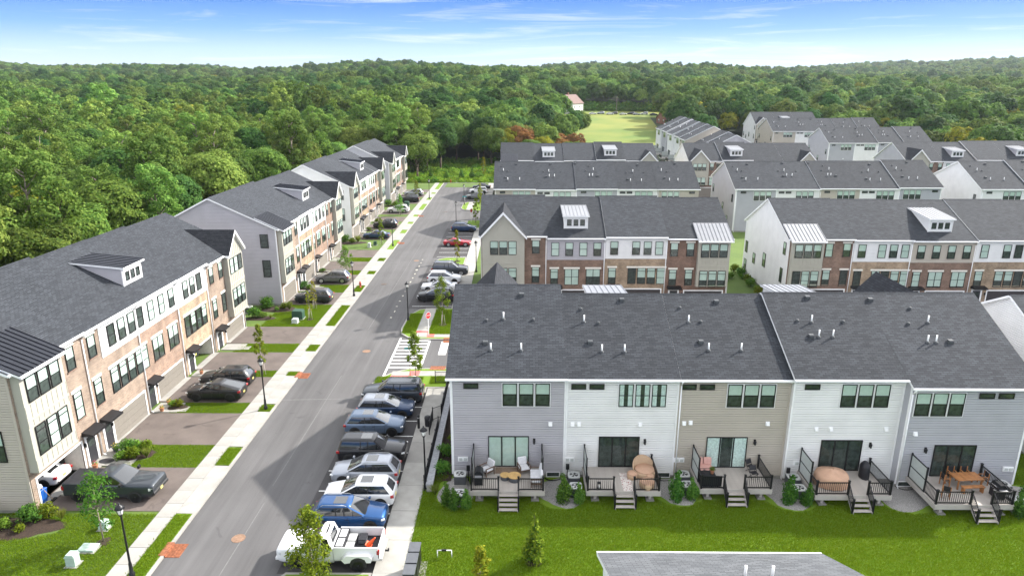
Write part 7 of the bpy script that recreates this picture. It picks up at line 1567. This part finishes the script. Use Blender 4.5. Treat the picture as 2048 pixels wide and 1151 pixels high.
fence('black iron fence along the stone wall, near stretch', (-6.4, 41.3), (-6.4, 50.0)); fence('black iron fence along the stone wall, far stretch', (-6.4, 52.2), (-6.4, 58.6)); fence('short black iron gate panel turned across the sidewalk side', (-7.05, 51.6), (-6.35, 52.2)); fence('black iron fence across the end of the sidewalk before the corner lawn', (-7.7, 59.1), (-4.8, 59.1)); fence('short black iron fence stub beside the gate panel', (-7.05, 49.2), (-7.05, 51.5))
t = thing('bollard', 'black bollard at the sidewalk edge beside the navy SUV', 'bollard', (-8.05, 50.3, .12)); ob('post', MB().lathe([(.11, 0), (.11, 1.05), (.13, 1.07), (.13, 1.13), (.05, 1.2)], n=12).mesh('post', 'black_metal'), t); ob('band', MB().lathe([(.113, .92), (.113, .97)], n=12).mesh('band', 'rail_silver'), t)
t = thing('waste_bin', 'dark waste bin on the sidewalk by the iron gate', 'bin', (-7.35, 50.7, .12)); ob('drum', MB().lathe([(.24, 0), (.27, .7), (.28, .74)], n=14).mesh('drum', 'cover_black'), t); ob('lid', MB().lathe([(.29, .74), (.24, .86), (.1, .92)], n=14).mesh('lid', 'black_metal'), t)
t = thing('mailbox_cluster', 'row of black cluster mailboxes at the bottom of the lawn', 'mailbox', (-5.85, 0, .1)); ob('pad', MB().box(-.5, .6, 30.6, 34.0, -.05, .03).mesh('pad', 'walk_concrete'), t)
for k in range(3):
    y = 30.9 + k * .95; c = ob('cabinet', MB().box(-.3, .3, y, y + .8, .45, 1.6).mesh('cabinet', 'black_metal'), t); ob('hood', MB().box(-.33, .33, y - .02, y + .82, 1.602, 1.66).mesh('hood', 'ac_side'), c); ob('pedestal', MB().box(-.15, .15, y + .25, y + .55, .03, .449).mesh('pedestal', 'black_metal'), c)
t = thing('pipe_frame', 'white plastic pipe frame standing on the lawn', 'pipe', (-4.3, 34.4, .1)); ob('frame', MB().path([(-.42, 0, 0), (-.42, 0, .5), (.42, 0, .5), (.42, 0, 0)], .03, 6).mesh('frame', 'pvc_white'), t); ob('valve', MB().box(-.16, .12, -.05, .05, .46, .56).mesh('valve', 'black_metal'), t)
t = thing('lawn_faucet', 'white pipe tee at the right bottom corner of the lawn', 'pipe', (27.6, 30.6, .1)); ob('riser', MB().path([(0, 0, 0), (0, 0, .5)], .05, 6).mesh('riser', 'pvc_white'), t); ob('tee', MB().path([(-.3, 0, .52), (.3, 0, .52)], .06, 6).mesh('tee', 'pvc_white'), t)
# ---- white side house at the right edge
townhouse('white house cut by the right edge beside the gray end house', (38.4, 44.0, 0), 0, 9, 14, 7.6, 7.6, 11.2, None, 'white_siding', None, None, 'l', [('l', 2.2, 4.9, .9, 1.7), ('l', 5.5, 4.9, .9, 1.7), ('l', 1.0, 1.2, .9, 1.6)], down=False)
# ---- far things: houses beyond the meadow, poles, fence, decks
mat('roof_brown', (0.16, 0.10, 0.085), .85, .15, 1); mat('brick_far', (.22, .10, .07), .85, .1)
def farhouse(lab, x, y, w, d, h, rise, wall, roof, rz=0, chim=False):
    z = hgt(x, y) - .3; t = thing('house', lab, 'house', (x, y, z), rz); ob('wall', MB().prism([(-d / 2, 0), (d / 2, 0), (d / 2, h), (0, h + rise), (-d / 2, h)], 'x', -w / 2, w / 2).mesh('wall', wall), t)
    e = .5; r = ob('roof', MB().prism([(-d / 2 - e, h - e * rise / (d / 2)), (0, h + rise), (d / 2 + e, h - e * rise / (d / 2)), (d / 2 + e, h - e * rise / (d / 2) + .2), (0, h + rise + .2), (-d / 2 - e, h - e * rise / (d / 2) + .2)], 'x', -w / 2 - .4, w / 2 + .4).mesh('roof', roof), t)
    if chim: ob('chimney', MB().box(-w * .3, -w * .3 + 1, -.5, .5, h, h + rise + 1.4).mesh('chimney', 'brick_far'), r)
    for k in range(4):
        for zz in (1.0, 3.6) if h > 5 else (1.0,): window(t, ('f', -d / 2 - .02), -w / 2 + w * (k + .5) / 4, zz, 1.1, 1.4, 'dh', .5, True)
    for k in range(2): window(t, ('l', -w / 2 - .02), -d / 4 + k * d / 2, 3.6 if h > 5 else 1.0, 1.0, 1.4, 'dh', .5, True)
farhouse('white gabled house with brown roof beyond the orange trees', 33.5, 455, 15, 11, 6.5, 5, 'white_siding', 'roof_brown', R(60), True); farhouse('brick house with brown roof at the edge of the far woods', 88, 400, 16, 10, 3.2, 3.4, 'brick_far', 'roof_brown', R(20), True); farhouse('low white building half hidden in the trees left of centre', -42, 330, 20, 10, 4, 2, 'white_siding', 'metal_light', R(5))
farhouse('white house on the wooded ridge near the centre', -60, 900, 22, 12, 6.5, 4, 'white_siding', 'roof_brown', R(15)); farhouse('pale house on the wooded ridge right of centre', 90, 960, 24, 12, 6.5, 5, 'white_siding', 'roof_brown', R(-10))
for lab, x, y, h in (('wooden utility pole at the far side of the meadow', 62, 447, 11), ('white pole beside the far brick house', 104, 420, 9), ('utility pole standing in the trees left of centre', -62, 300, 14)):
    z = hgt(x, y) - .3; t = thing('utility_pole', lab, 'pole', (x, y, z)); ob('pole', MB().tube((0, 0, 0), (0, 0, h), .17, .11, 8).mesh('pole', 'bark_pale'), t); ob('crossarm', MB().box(-1.1, 1.1, -.06, .06, h - .9, h - .75).mesh('crossarm', 'bark'), t)
for k in range(9):
    x = 47 + k * 4.6 + (k % 3) * .8; y = 446 + (k % 2) * 3; car('small far parked car along the far side of the meadow', 'suv' if k % 2 else 'sedan', ['white', 'silver', 'white', 'gray', 'white', 'black', 'silver', 'white', 'navy'][k], x, y, '+-'[k % 2], group='cars parked far beyond the meadow', z=hgt(x, y) + .02)
fence('dark rail fence between the third row and the meadow', (22, 299), (50, 299), 1.3, hgt(30, 299) - .2, .6)
# decks of the receding block
for k in range(7):
    y0 = 199 + k * 8 + (2 if k > 1 else 0) + (2 if k > 4 else 0); off = [0, 0, -1.6, -1.6, -2.2, -2.2, -2.6][k]; X0 = 70.2 + off - 16.6; dz = [0.2, 0.6, 1.6, 1.9, 2.2, 2.5, 2.8][k]
    t = thing('deck', ['nearest', 'second', 'third', 'fourth', 'fifth', 'sixth', 'farthest'][k] + ' raised dark deck on the meadow side of the receding block', 'deck', (X0 - 3.0, y0 + 1.5, dz)); ob('floor', MB().box(0, 2.95, 0, 4.6, .62, .92).mesh('floor', 'deck_fascia'), t); r = MB().box(0, .06, 0, 4.6, 1.8, 1.86).box(0, 2.9, 0, .06, 1.8, 1.86).box(0, 2.9, 4.54, 4.6, 1.8, 1.86)
    for i in range(24): r.box(0, .03, i * .195, i * .195 + .03, .92, 1.8)
    for i in range(15): r.box(i * .195, i * .195 + .03, 0, .03, .92, 1.8)
    ob('railing', r.mesh('railing', 'black_metal'), t); ob('privacy_screen', MB().box(.9, 2.8, 4.4, 4.45, .95, 2.7).mesh('privacy_screen', 'screen_frost'), t)
    for sx in (.15, 2.7): ob('post', MB().box(sx, sx + .15, .1, .25, -2, .62).mesh('post', 'wood_dark'), t)
for k, x in enumerate((97.5, 105.3, 112.6)):
    t = thing('deck', ['far deck of the gray end house with a grill', 'far deck of the white house with a brown sofa', 'far deck of the second gray house'][k], 'deck', (x, 213.6, .6)); ob('floor', MB().box(0, 5, 0, 2.85, .62, .92).mesh('floor', 'deck_fascia'), t); r = MB().box(0, 5, 0, .06, 1.8, 1.86)
    for i in range(26): r.box(i * .195, i * .195 + .03, 0, .03, .92, 1.8)
    ob('railing', r.mesh('railing', 'black_metal'), t); ob('privacy_screen', MB().box(0, .05, .9, 2.8, .95, 2.7).mesh('privacy_screen', 'screen_frost'), t); ob('seat', MB().box(1.5, 3.2, 1.2, 2.0, .93, 1.5).mesh('seat', ['cover_black', 'wood', 'cushion'][k]), t)
# ============================================================ air
hz = MB().box(-2600, 2900, -70, 3450, -1.5, 190)
haze = tag(ob('haze', hz.mesh('haze', [])), kind='stuff')
hm = bpy.data.materials.new('haze'); hm.use_nodes = True; t_ = hm.node_tree; t_.nodes.clear()
o_ = t_.nodes.new('ShaderNodeOutputMaterial'); v_ = t_.nodes.new('ShaderNodeVolumePrincipled'); v_.inputs['Color'].default_value = (0.82, 0.90, 1.0, 1); v_.inputs['Density'].default_value = 0.00006; v_.inputs['Anisotropy'].default_value = 0.3
t_.links.new(v_.outputs[0], o_.inputs['Volume']); haze.data.materials.append(hm)
